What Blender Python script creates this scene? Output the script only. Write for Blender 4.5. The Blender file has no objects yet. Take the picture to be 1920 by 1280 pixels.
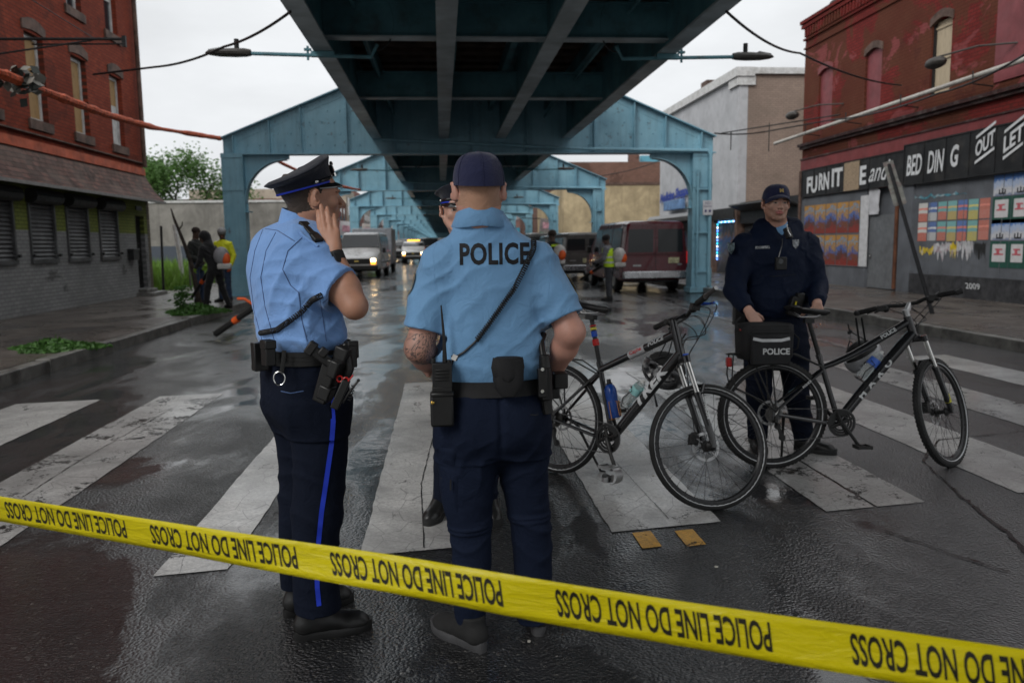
import bpy, bmesh, math, random
import numpy as np
from mathutils import Vector, Matrix, noise
from mathutils.bvhtree import BVHTree
R = math.radians
PI = math.pi
S = bpy.context.scene
C = S.collection
V = Vector
# ---------------------------------------------------------------- camera
CAM_H, YAW, PITCH, ROLL, FPX = 1.47, R(4.93), R(7.03), -0.013, 1493.0
cam_rot = Matrix.Rotation(-YAW, 3, 'Z') @ Matrix.Rotation(PI/2 - PITCH, 3, 'X') @ Matrix.Rotation(ROLL, 3, 'Z')
cd = bpy.data.cameras.new('camera')
cam = bpy.data.objects.new('camera', cd)
C.objects.link(cam)
cam.matrix_world = Matrix.Translation((0, 0, CAM_H)) @ cam_rot.to_4x4()
cd.sensor_width = 36.0
cd.lens = 36.0 * FPX / 1920.0
cd.clip_start = 0.05
cd.clip_end = 3000
cd.dof.use_dof = True
cd.dof.focus_distance = 3.1
cd.dof.aperture_fstop = 3.4
cd.dof.aperture_blades = 9
S.camera = cam
def at(px, py, Y):
	"""world point seen at a pixel of the 1920x1280 photograph, at world depth Y"""
	d = cam_rot @ V(((px - 960) / FPX, -(py - 640) / FPX, -1))
	return V((0, 0, CAM_H)) + d * (Y / d.y)
# ---------------------------------------------------------------- world and sun (overcast)
SUN_EL, SUN_ROT = R(38), R(225)
w = bpy.data.worlds.new('World')
S.world = w
w.use_nodes = True
nt = w.node_tree
for n in list(nt.nodes): nt.nodes.remove(n)
def N(nt, t, **k):
	n = nt.nodes.new(t)
	for a, b in k.items():
		if a in n.inputs: n.inputs[a].default_value = b
		else: setattr(n, a, b)
	return n
sky = N(nt, 'ShaderNodeTexSky', sky_type='NISHITA', sun_disc=False, sun_elevation=SUN_EL, sun_rotation=SUN_ROT, air_density=1.0, dust_density=6.0, ozone_density=1.0)
hs = N(nt, 'ShaderNodeHueSaturation', Saturation=0.12, Value=1.0)
nt.links.new(sky.outputs[0], hs.inputs['Color'])
tc = N(nt, 'ShaderNodeTexCoord')
sep = N(nt, 'ShaderNodeSeparateXYZ')
nt.links.new(tc.outputs['Generated'], sep.inputs[0])
# overcast: a thick even cloud sheet, three times as bright overhead as low down
mr = N(nt, 'ShaderNodeMapRange'); mr.inputs[1].default_value = 0.0; mr.inputs[2].default_value = 1.0; mr.inputs[3].default_value = 7.5; mr.inputs[4].default_value = 11.5
nt.links.new(sep.outputs[2], mr.inputs[0])
nz = N(nt, 'ShaderNodeTexNoise', Scale=2.2, Detail=6.0, Roughness=0.55)
mp = N(nt, 'ShaderNodeMapping'); mp.inputs['Scale'].default_value = (1, 1, 3.2)
nt.links.new(tc.outputs['Generated'], mp.inputs[0]); nt.links.new(mp.outputs[0], nz.inputs['Vector'])
mr2 = N(nt, 'ShaderNodeMapRange'); mr2.inputs[1].default_value = 0.3; mr2.inputs[2].default_value = 0.75; mr2.inputs[3].default_value = 0.82; mr2.inputs[4].default_value = 1.12
nt.links.new(nz.outputs[0], mr2.inputs[0])
mul = N(nt, 'ShaderNodeMath', operation='MULTIPLY')
nt.links.new(mr.outputs[0], mul.inputs[0]); nt.links.new(mr2.outputs[0], mul.inputs[1])
cl = N(nt, 'ShaderNodeMix', data_type='RGBA', blend_type='MULTIPLY'); cl.inputs[0].default_value = 1.0
cl.inputs[6].default_value = (0.945, 0.972, 1.0, 1)
nt.links.new(mul.outputs[0], cl.inputs[7])
mx = N(nt, 'ShaderNodeMix', data_type='RGBA'); mx.inputs[0].default_value = 0.9
nt.links.new(hs.outputs[0], mx.inputs[6]); nt.links.new(cl.outputs[2], mx.inputs[7])
bg = N(nt, 'ShaderNodeBackground', Strength=0.12)
nt.links.new(mx.outputs[2], bg.inputs[0])
wo = N(nt, 'ShaderNodeOutputWorld')
nt.links.new(bg.outputs[0], wo.inputs[0])
sd = bpy.data.lights.new('sun', 'SUN')
sd.energy = 1.5; sd.angle = R(24); sd.color = (1.0, 0.975, 0.94)
so = bpy.data.objects.new('sun', sd); C.objects.link(so)
so.rotation_euler = (R(90) - SUN_EL, 0, R(-42))   # from behind the camera, a little to its left
S.view_settings.view_transform = 'Standard'
S.view_settings.look = 'None'
S.view_settings.exposure = 0.0
S.view_settings.gamma = 1.0
S.view_settings.use_curve_mapping = False
S.cycles.max_bounces = 6
S.cycles.transparent_max_bounces = 12
S.cycles.use_denoising = True
# ---------------------------------------------------------------- object helpers
def tag(o, label=None, cat=None, group=None, kind=None):
	if label: o['label'] = label
	if cat: o['category'] = cat
	if group: o['group'] = group
	if kind: o['kind'] = kind
	return o
def thing(name, label, cat, loc=(0, 0, 0), rz=0.0, group=None):
	o = bpy.data.objects.new(name, None); C.objects.link(o)
	o.empty_display_size = 0.2
	o.location = loc; o.rotation_euler = (0, 0, rz)
	return tag(o, label, cat, group)
def link_mesh(name, me, parent=None):
	o = bpy.data.objects.new(name, me); C.objects.link(o)
	if parent is not None: o.parent = parent
	return o
def copy_tree(o, parent=None):
	c = o.copy(); C.objects.link(c)
	if parent is not None: c.parent = parent
	for ch in list(o.children): copy_tree(ch, c)
	return c
def frame(a, b):
	"""rotation whose Z runs from a to b"""
	z = (V(b) - V(a)).normalized()
	return z.to_track_quat('Z', 'Y').to_matrix()
class MB:
	def __init__(s): s.v = []; s.f = []; s.m = []; s.uv = None
	def add(s, vs, fs, M=None, mi=0):
		n = len(s.v)
		if M is not None: vs = [M @ V(p) for p in vs]
		s.v += [tuple(p) for p in vs]
		s.f += [tuple(i + n for i in f) for f in fs]
		s.m += [mi] * len(fs)
		return s
	def box(s, c, d, rot=None, mi=0, taper=1.0):
		hx, hy, hz = d[0]/2, d[1]/2, d[2]/2
		vs = [V((x*(taper if z > 0 else 1), y*(taper if z > 0 else 1), z)) for z in (-hz, hz) for x, y in ((-hx, -hy), (hx, -hy), (hx, hy), (-hx, hy))]
		if rot is not None: vs = [rot @ p for p in vs]
		c = V(c)
		return s.add([p + c for p in vs], [(3, 2, 1, 0), (4, 5, 6, 7), (0, 1, 5, 4), (1, 2, 6, 5), (2, 3, 7, 6), (3, 0, 4, 7)], mi=mi)
	def bb(s, x0, x1, y0, y1, z0, z1, mi=0):
		return s.box(((x0+x1)/2, (y0+y1)/2, (z0+z1)/2), (abs(x1-x0), abs(y1-y0), abs(z1-z0)), mi=mi)
	def tube(s, pts, r, n=8, cap=True, mi=0, closed=False, flat=None):
		pts = [V(p) for p in pts]; k = len(pts)
		rs = r if isinstance(r, (list, tuple)) else [r]*k
		up = None; vs = []
		for i, p in enumerate(pts):
			a = pts[i-1] if (i > 0 or closed) else p
			b = pts[(i+1) % k] if (i < k-1 or closed) else p
			t = (b - a).normalized()
			if up is None:
				up = V((0, 0, 1)) if abs(t.z) < 0.9 else V((1, 0, 0))
			u = (up - t*up.dot(t))
			if u.length < 1e-6: u = t.orthogonal()
			u.normalize(); w_ = t.cross(u); up = u
			for j in range(n):
				an = 2*PI*(j+0.5)/n
				fu, fw = (1, 1) if flat is None else flat
				vs.append(p + (u*math.cos(an)*fu + w_*math.sin(an)*fw)*rs[i])
		fs = []
		for i in range(k if closed else k-1):
			i2 = (i+1) % k
			for j in range(n):
				j2 = (j+1) % n
				fs.append((i*n+j, i*n+j2, i2*n+j2, i2*n+j))
		if cap and not closed:
			fs.append(tuple(range(n-1, -1, -1))); fs.append(tuple((k-1)*n+j for j in range(n)))
		return s.add(vs, fs, mi=mi)
	def cyl(s, a, b, r, r2=None, n=16, mi=0):
		return s.tube([a, b], [r, r if r2 is None else r2], n=n, mi=mi)
	def lathe(s, prof, c=(0, 0, 0), rot=None, n=24, mi=0, closed=False):
		vs = []; fs = []; k = len(prof)
		for r_, z in prof:
			for j in range(n):
				a = 2*PI*j/n; vs.append(V((r_*math.cos(a), r_*math.sin(a), z)))
		for i in range(k if closed else k-1):
			i2 = (i+1) % k
			for j in range(n):
				j2 = (j+1) % n; fs.append((i*n+j, i*n+j2, i2*n+j2, i2*n+j))
		if not closed:
			if prof[0][0] > 1e-6: fs.append(tuple(range(n-1, -1, -1)))
			if prof[-1][0] > 1e-6: fs.append(tuple((k-1)*n+j for j in range(n)))
		if rot is not None: vs = [rot @ p for p in vs]
		c = V(c)
		return s.add([p + c for p in vs], fs, mi=mi)
	def ball(s, c, r, n=12, m=8, rot=None, mi=0):
		rr = r if isinstance(r, (tuple, list)) else (r, r, r)
		prof = [(math.sin(PI*i/m), -math.cos(PI*i/m)) for i in range(m+1)]
		vs = []; fs = []
		for (q, z) in prof:
			for j in range(n):
				a = 2*PI*j/n; vs.append(V((q*math.cos(a)*rr[0], q*math.sin(a)*rr[1], z*rr[2])))
		for i in range(m):
			for j in range(n):
				j2 = (j+1) % n; fs.append((i*n+j, i*n+j2, (i+1)*n+j2, (i+1)*n+j))
		if rot is not None: vs = [rot @ p for p in vs]
		c = V(c)
		return s.add([p + c for p in vs], fs, mi=mi)
	def prism(s, outline, M, depth, mi=0):
		"""outline in local xy extruded along local z by depth, M to world"""
		n = len(outline)
		vs = [V((x, y, 0)) for x, y in outline] + [V((x, y, depth)) for x, y in outline]
		fs = [tuple(range(n-1, -1, -1)), tuple(range(n, 2*n))] + [(i, (i+1) % n, n+(i+1) % n, n+i) for i in range(n)]
		return s.add([M @ p for p in vs], fs, mi=mi)
	def grid(s, P, mi=0, closeu=False):
		nu = len(P); nv = len(P[0])
		vs = [p for row in P for p in row]
		fs = [(i*nv+j, ((i+1) % nu)*nv+j, ((i+1) % nu)*nv+j+1, i*nv+j+1) for i in range(nu if closeu else nu-1) for j in range(nv-1)]
		return s.add(vs, fs, mi=mi)
	def mesh(s, name='m', smooth=35):
		me = bpy.data.meshes.new(name)
		me.from_pydata(s.v, [], s.f)
		me.polygons.foreach_set('material_index', s.m)
		me.validate()
		bm = bmesh.new(); bm.from_mesh(me)
		bmesh.ops.recalc_face_normals(bm, faces=bm.faces[:])
		bm.to_mesh(me); bm.free()
		if smooth:
			me.shade_smooth(); me.set_sharp_from_angle(angle=R(smooth))
		return me
	def build(s, name, mats, parent=None, smooth=35, bevel=0, inv=False):
		me = s.mesh(name, smooth)
		if not isinstance(mats, (list, tuple)): mats = [mats]
		for m in mats: me.materials.append(m)
		o = link_mesh(name, me, parent)
		if inv and parent is not None:
			o.matrix_parent_inverse = parent.matrix_basis.inverted()
		if bevel:
			b = o.modifiers.new('bevel', 'BEVEL'); b.width = bevel; b.segments = 2; b.limit_method = 'ANGLE'; b.angle_limit = R(40)
		return o
# ---------------------------------------------------------------- materials
def lk(nt, a, b): nt.links.new(a, b)
def new_mat(name):
	m = bpy.data.materials.new(name); m.use_nodes = True
	b = m.node_tree.nodes['Principled BSDF']
	return m, m.node_tree, b
def c4(c): return (c[0], c[1], c[2], 1)
def ramp(nt, fac, stops):
	r = nt.nodes.new('ShaderNodeValToRGB')
	while len(r.color_ramp.elements) < len(stops): r.color_ramp.elements.new(0.5)
	for e, (p, c) in zip(r.color_ramp.elements, stops):
		e.position = p; e.color = c4(c) if not isinstance(c, (int, float)) else (c, c, c, 1)
	lk(nt, fac, r.inputs[0]); return r.outputs[0]
def mixc(nt, fac, a, b, mode='MIX'):
	m = N(nt, 'ShaderNodeMix', data_type='RGBA', blend_type=mode)
	for i, x in ((0, fac), (6, a), (7, b)):
		if hasattr(x, 'node') or hasattr(x, 'links'): lk(nt, x, m.inputs[i])
		else: m.inputs[i].default_value = x if i == 0 else c4(x)
	return m.outputs[2]
def nzt(nt, scale, detail=4, rough=0.55, vec=None, dist=0.0):
	n = N(nt, 'ShaderNodeTexNoise', Scale=scale, Detail=detail, Roughness=rough, Distortion=dist)
	if vec is not None: lk(nt, vec, n.inputs['Vector'])
	return n.outputs[0]
def mathn(nt, op, a, b=None, clamp=False):
	m = N(nt, 'ShaderNodeMath', operation=op); m.use_clamp = clamp
	for i, x in ((0, a), (1, b)):
		if x is None: continue
		if hasattr(x, 'links'): lk(nt, x, m.inputs[i])
		else: m.inputs[i].default_value = x
	return m.outputs[0]
def objco(nt, scale=None, world=False):
	if world:
		g = nt.nodes.new('ShaderNodeNewGeometry'); o = g.outputs['Position']
	else:
		o = nt.nodes.new('ShaderNodeTexCoord').outputs['Object']
	if scale is not None:
		mp = nt.nodes.new('ShaderNodeMapping'); mp.inputs['Scale'].default_value = scale; lk(nt, o, mp.inputs[0]); o = mp.outputs[0]
	return o
def bump(nt, b, h, strength=0.3, dist=0.01, prev=None):
	n = N(nt, 'ShaderNodeBump', Strength=strength, Distance=dist)
	lk(nt, h, n.inputs['Height'])
	if prev is not None: lk(nt, prev, n.inputs['Normal'])
	lk(nt, n.outputs[0], b.inputs['Normal']); return n.outputs[0]
_mc = {}
def mat(name, col, rough=0.5, metal=0.0, var=0.12, scale=8.0, bmp=0.0, bscale=60.0, bdist=0.002, spec=0.3, dirt=None, dirt_amt=0.5, dirt_scale=3.0, coat=0.0, sheen=0.0, alpha=1.0, rvar=0.1):
	if name in _mc: return _mc[name]
	m, nt, b = new_mat(name)
	vec = objco(nt)
	n1 = nzt(nt, scale, 5, 0.6, vec)
	lo = tuple(max(0, x*(1-var*1.6)) for x in col); hi = tuple(min(1, x*(1+var*1.6)) for x in col)
	cc = ramp(nt, n1, [(0.3, lo), (0.7, hi)])
	if dirt is not None:
		n2 = nzt(nt, dirt_scale, 7, 0.65, vec)
		f = ramp(nt, n2, [(0.5, 0.0), (0.68, dirt_amt)])
		cc = mixc(nt, f, cc, dirt)
	lk(nt, cc, b.inputs['Base Color'])
	if rvar:
		rr = ramp(nt, nzt(nt, scale*1.7, 4, 0.6, vec), [(0.3, max(0.02, rough-rvar)), (0.7, min(1, rough+rvar))])
		lk(nt, rr, b.inputs['Roughness'])
	else: b.inputs['Roughness'].default_value = rough
	b.inputs['Metallic'].default_value = metal
	b.inputs['Specular IOR Level'].default_value = spec
	b.inputs['Coat Weight'].default_value = coat
	b.inputs['Sheen Weight'].default_value = sheen
	b.inputs['Alpha'].default_value = alpha
	if bmp: bump(nt, b, nzt(nt, bscale, 5, 0.6, vec), bmp, bdist)
	_mc[name] = m
	return m
def emit(name, col, st):
	if name in _mc: return _mc[name]
	m, nt, b = new_mat(name)
	b.inputs['Base Color'].default_value = c4(col); b.inputs['Emission Color'].default_value = c4(col); b.inputs['Emission Strength'].default_value = st
	_mc[name] = m; return m
def glass(name, col=(0.02, 0.025, 0.03), rough=0.06):
	if name in _mc: return _mc[name]
	m, nt, b = new_mat(name)
	b.inputs['Base Color'].default_value = c4(col); b.inputs['Roughness'].default_value = rough; b.inputs['Specular IOR Level'].default_value = 0.4
	_mc[name] = m; return m
# ---------------------------------------------------------------- text as real geometry
def text_mesh(txt, size=1.0, bold=0.0, shear=0.0, sx=1.0, align='CENTER', ext=0.0, space=1.0):
	cu = bpy.data.curves.new('t', 'FONT'); cu.body = txt; cu.size = size; cu.offset = bold; cu.shear = shear
	cu.align_x = align; cu.align_y = 'CENTER'; cu.extrude = ext; cu.resolution_u = 3; cu.space_character = space
	o = bpy.data.objects.new('t', cu); C.objects.link(o)
	dg = bpy.context.evaluated_depsgraph_get()
	me = bpy.data.meshes.new_from_object(o.evaluated_get(dg))
	bpy.data.objects.remove(o); bpy.data.curves.remove(cu)
	me.transform(Matrix.Diagonal((sx, 1, 1, 1)))
	return me
def text_parts(txt, cut=None, **k):
	"""verts, faces of a text, optionally cut into strips so that it can bend"""
	me = text_mesh(txt, **k)
	bm = bmesh.new(); bm.from_mesh(me); bpy.data.meshes.remove(me)
	bmesh.ops.remove_doubles(bm, verts=bm.verts[:], dist=1e-6)
	if cut and bm.verts:
		for ax in (0, 1):
			lo = min(v.co[ax] for v in bm.verts); hi = max(v.co[ax] for v in bm.verts)
			x = lo + cut
			while x < hi:
				no = V((1, 0, 0)) if ax == 0 else V((0, 1, 0))
				bmesh.ops.bisect_plane(bm, geom=bm.verts[:]+bm.edges[:]+bm.faces[:], plane_co=no*x, plane_no=no)
				x += cut
	bm.verts.index_update()
	vs = [v.co.copy() for v in bm.verts]; fs = [tuple(v.index for v in f.verts) for f in bm.faces]
	bm.free(); return vs, fs
def add_text(mb, txt, M, mi=0, **k):
	vs, fs = text_parts(txt, **k)
	mb.add(vs, fs, M, mi=mi)
def basis(o, x, y):
	"""matrix with local x, y directions (z = x cross y) at o"""
	x = V(x).normalized(); z = x.cross(V(y)).normalized(); y = z.cross(x)
	return Matrix(((x.x, y.x, z.x, o[0]), (x.y, y.y, z.y, o[1]), (x.z, y.z, z.z, o[2]), (0, 0, 0, 1)))
def drape(vs, target, off=0.0015, direc=None, M=None):
	"""project points along direc (world) on a BVH target"""
	out = []
	for p in vs:
		q = M @ V(p) if M is not None else V(p)
		h = target.ray_cast(q, direc, 1.5)
		if h[0] is None:
			h2 = target.find_nearest(q); out.append(h2[0] + h2[1]*off)
		else:
			out.append(h[0] - V(direc)*off)
	return out
# ---------------------------------------------------------------- implicit surfaces for organic shapes
class Field:
	def __init__(s, lo, hi, h):
		s.h = h; s.lo = np.array(lo, float); s.n = np.ceil((np.array(hi)-s.lo)/h).astype(int)+1
		s.ax = [s.lo[i] + h*np.arange(s.n[i]) for i in range(3)]
		s.F = np.full(tuple(s.n), 0.25, np.float32)
	def win(s, lo, hi):
		sl = []
		for i in range(3):
			a = int(max(0, math.floor((lo[i]-s.lo[i])/s.h))); b = int(min(s.n[i], math.ceil((hi[i]-s.lo[i])/s.h)+1))
			if b <= a: return None
			sl.append(slice(a, b))
		g = [s.ax[i][sl[i]].astype(np.float32) for i in range(3)]
		return tuple(sl), g[0][:, None, None], g[1][None, :, None], g[2][None, None, :]
	def put(s, sl, d, k, op):
		A = s.F[sl]
		if op == 'add':
			if k > 0:
				h = np.clip(0.5+0.5*(A-d)/k, 0, 1); s.F[sl] = A*(1-h)+d*h-k*h*(1-h)
			else: s.F[sl] = np.minimum(A, d)
		elif op == 'cut':
			d = -d
			if k > 0:
				h = np.clip(0.5-0.5*(A-d)/k, 0, 1); s.F[sl] = A*(1-h)+d*h+k*h*(1-h)
			else: s.F[sl] = np.maximum(A, d)
	def cone(s, a, b, ra, rb=None, k=0.01, op='add', flat=None):
		"""flat = (direction, factor): squash across a direction"""
		rb = ra if rb is None else rb; a = np.array(a, float); b = np.array(b, float); m = max(ra, rb)*1.35+k+2*s.h
		w_ = s.win(np.minimum(a, b)-m, np.maximum(a, b)+m)
		if w_ is None: return s
		sl, X, Y, Z = w_; ab = b-a; L2 = max(1e-9, float(ab@ab))
		px, py, pz = X-a[0], Y-a[1], Z-a[2]
		t = np.clip((px*ab[0]+py*ab[1]+pz*ab[2])/L2, 0, 1)
		qx, qy, qz = px-t*ab[0], py-t*ab[1], pz-t*ab[2]
		if flat is not None:
			e = np.array(flat[0], float); e /= np.linalg.norm(e); c = qx*e[0]+qy*e[1]+qz*e[2]
			g = (1/flat[1]-1); qx, qy, qz = qx+c*e[0]*g, qy+c*e[1]*g, qz+c*e[2]*g
		d = np.sqrt(qx*qx+qy*qy+qz*qz)-(ra+(rb-ra)*t)
		s.put(sl, d, k, op); return s
	def chain(s, pts, rs, k=0.01, op='add', flat=None):
		for i in range(len(pts)-1): s.cone(pts[i], pts[i+1], rs[i], rs[i+1], k, op, flat)
		return s
	def ell(s, c, r, M=None, k=0.01, op='add'):
		c = np.array(c, float); r = np.array(r, float); m = r.max()+k+2*s.h
		w_ = s.win(c-m, c+m)
		if w_ is None: return s
		sl, X, Y, Z = w_; X, Y, Z = X-c[0], Y-c[1], Z-c[2]
		if M is not None:
			Mi = np.array(M).T
			X, Y, Z = Mi[0, 0]*X+Mi[0, 1]*Y+Mi[0, 2]*Z, Mi[1, 0]*X+Mi[1, 1]*Y+Mi[1, 2]*Z, Mi[2, 0]*X+Mi[2, 1]*Y+Mi[2, 2]*Z
		k0 = np.sqrt((X/r[0])**2+(Y/r[1])**2+(Z/r[2])**2); k1 = np.sqrt((X/r[0]**2)**2+(Y/r[1]**2)**2+(Z/r[2]**2)**2)+1e-9
		s.put(sl, (k0*(k0-1)/k1).astype(np.float32), k, op); return s
	def loft(s, rows, yaw=0.0, k=0.02, op='add', p=2.3):
		"""rows: (z, cx, cy, rx, ry) horizontal superellipses; yaw turns their axes"""
		rows = sorted(rows); A = np.array(rows, float); m = A[:, 3:5].max()+k+2*s.h
		w_ = s.win((A[:, 1].min()-m, A[:, 2].min()-m, A[0, 0]-k-2*s.h), (A[:, 1].max()+m, A[:, 2].max()+m, A[-1, 0]+k+2*s.h))
		if w_ is None: return s
		sl, X, Y, Z = w_; z = Z.ravel(); zz = A[:, 0]
		def itp(c):
			# smooth (cubic hermite) interpolation
			t = np.gradient(c, zz); out = np.empty(len(z))
			zc = np.clip(z, zz[0], zz[-1]); i = np.clip(np.searchsorted(zz, zc)-1, 0, len(zz)-2)
			hh = zz[i+1]-zz[i]; u = (zc-zz[i])/hh
			return ((2*u**3-3*u**2+1)*c[i]+(u**3-2*u**2+u)*hh*t[i]+(-2*u**3+3*u**2)*c[i+1]+(u**3-u**2)*hh*t[i+1]).astype(np.float32)[None, None, :]
		cx, cy, rx, ry = (itp(A[:, j]) for j in range(1, 5))
		ca, sa = math.cos(yaw), math.sin(yaw); dx, dy = X-cx, Y-cy
		u, v = np.abs(dx*ca+dy*sa)/rx, np.abs(-dx*sa+dy*ca)/ry
		q = (u**p+v**p)**(1/p)
		d = (q-1)*np.minimum(rx, ry)
		d = np.maximum(d, np.maximum(A[0, 0]-Z, Z-A[-1, 0]))
		s.put(sl, d.astype(np.float32), k, op); return s
	def box(s, c, hs_, M=None, r=0.005, k=0.0, op='add'):
		c = np.array(c, float); hs_ = np.array(hs_, float); m = np.linalg.norm(hs_)+k+2*s.h
		w_ = s.win(c-m, c+m)
		if w_ is None: return s
		sl, X, Y, Z = w_; X, Y, Z = X-c[0], Y-c[1], Z-c[2]
		if M is not None:
			Mi = np.array(M).T
			X, Y, Z = Mi[0, 0]*X+Mi[0, 1]*Y+Mi[0, 2]*Z, Mi[1, 0]*X+Mi[1, 1]*Y+Mi[1, 2]*Z, Mi[2, 0]*X+Mi[2, 1]*Y+Mi[2, 2]*Z
		ax_, ay, az = np.abs(X)-hs_[0]+r, np.abs(Y)-hs_[1]+r, np.abs(Z)-hs_[2]+r
		d = np.sqrt(np.maximum(ax_, 0)**2+np.maximum(ay, 0)**2+np.maximum(az, 0)**2)+np.minimum(np.maximum(ax_, np.maximum(ay, az)), 0)-r
		s.put(sl, d.astype(np.float32), k, op); return s
	def plane(s, c, n, rad, k=0.0):
		"""cut away everything on the n side of the plane within rad of c"""
		c = np.array(c, float); n = np.array(n, float); n /= np.linalg.norm(n)
		w_ = s.win(c-rad, c+rad)
		if w_ is None: return s
		sl, X, Y, Z = w_
		d = (X-c[0])*n[0]+(Y-c[1])*n[1]+(Z-c[2])*n[2]
		near = (X-c[0])**2+(Y-c[1])**2+(Z-c[2])**2 < rad*rad
		A = s.F[sl]; s.F[sl] = np.where(near, np.maximum(A, d), A); return s
	def disp(s, fn):
		"""add a small displacement fn(X,Y,Z) near the surface"""
		idx = np.argwhere(np.abs(s.F) < 0.03+s.h)
		P = s.lo+idx*s.h
		s.F[idx[:, 0], idx[:, 1], idx[:, 2]] += fn(P[:, 0], P[:, 1], P[:, 2]).astype(np.float32)
		return s
	def mesh(s, name='body'):
		F = s.F; h = s.h; ins = F < 0
		for ax in range(3):   # close at the borders
			ii = [slice(None)]*3
			ii[ax] = 0; ins[tuple(ii)] = False; ii[ax] = -1; ins[tuple(ii)] = False
		cnt = np.zeros(tuple(np.array(F.shape)-1), np.int8)
		for a in (0, 1):
			for b in (0, 1):
				for c in (0, 1):
					cnt += ins[a:F.shape[0]-1+a, b:F.shape[1]-1+b, c:F.shape[2]-1+c]
		act = (cnt > 0) & (cnt < 8)
		idx = np.argwhere(act); n = len(idx)
		vid = np.full(act.shape, -1, np.int32); vid[act] = np.arange(n)
		co = {}
		for a in (0, 1):
			for b in (0, 1):
				for c in (0, 1): co[a, b, c] = F[idx[:, 0]+a, idx[:, 1]+b, idx[:, 2]+c].astype(float)
		acc = np.zeros((n, 3)); wt = np.zeros(n)
		ks = list(co)
		for a in ks:
			for ax in range(3):
				if a[ax] == 1: continue
				b = list(a); b[ax] = 1; b = tuple(b)
				fa, fb = co[a], co[b]; m = (fa < 0) != (fb < 0)
				t = np.where(m, fa/np.where(np.abs(fa-fb) < 1e-12, 1, fa-fb), 0)
				p = np.array(a, float)[None, :].repeat(n, 0); p[:, ax] += t
				acc += p*m[:, None]; wt += m
		P = s.lo+(idx+acc/np.maximum(wt, 1)[:, None])*h
		faces = []
		for ax in range(3):
			o1, o2 = (ax+1) % 3, (ax+2) % 3
			sl0 = [slice(None)]*3; sl1 = [slice(None)]*3
			sl0[ax] = slice(0, -1); sl1[ax] = slice(1, None)
			A, B = ins[tuple(sl0)], ins[tuple(sl1)]
			e = np.argwhere(A != B)
			ok = (e[:, o1] > 0) & (e[:, o2] > 0) & (e[:, o1] < F.shape[o1]-1) & (e[:, o2] < F.shape[o2]-1)
			e = e[ok]; fl = A[e[:, 0], e[:, 1], e[:, 2]]
			q = []
			for d1, d2 in ((-1, -1), (0, -1), (0, 0), (-1, 0)):
				g = e.copy(); g[:, o1] += d1; g[:, o2] += d2
				q.append(vid[g[:, 0], g[:, 1], g[:, 2]])
			q = np.stack(q, 1); q = np.where(fl[:, None], q, q[:, ::-1])
			q = q[(q >= 0).all(1)]
			faces.append(q)
		Q = np.concatenate(faces)
		me = bpy.data.meshes.new(name)
		me.vertices.add(n); me.vertices.foreach_set('co', P.astype(np.float32).ravel())
		me.loops.add(len(Q)*4); me.loops.foreach_set('vertex_index', Q.astype(np.int32).ravel())
		me.polygons.add(len(Q)); me.polygons.foreach_set('loop_start', np.arange(0, len(Q)*4, 4, dtype=np.int32))
		me.update(calc_edges=True); me.validate()
		me.shade_smooth()
		return me
def join_meshes(name, mes):
	bm = bmesh.new()
	for m in mes: bm.from_mesh(m)
	me = bpy.data.meshes.new(name); bm.to_mesh(me); bm.free()
	for m in mes: bpy.data.meshes.remove(m)
	return me
def mesh_bvh(me):
	return BVHTree.FromPolygons([v.co for v in me.vertices], [tuple(p.vertices) for p in me.polygons])
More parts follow.
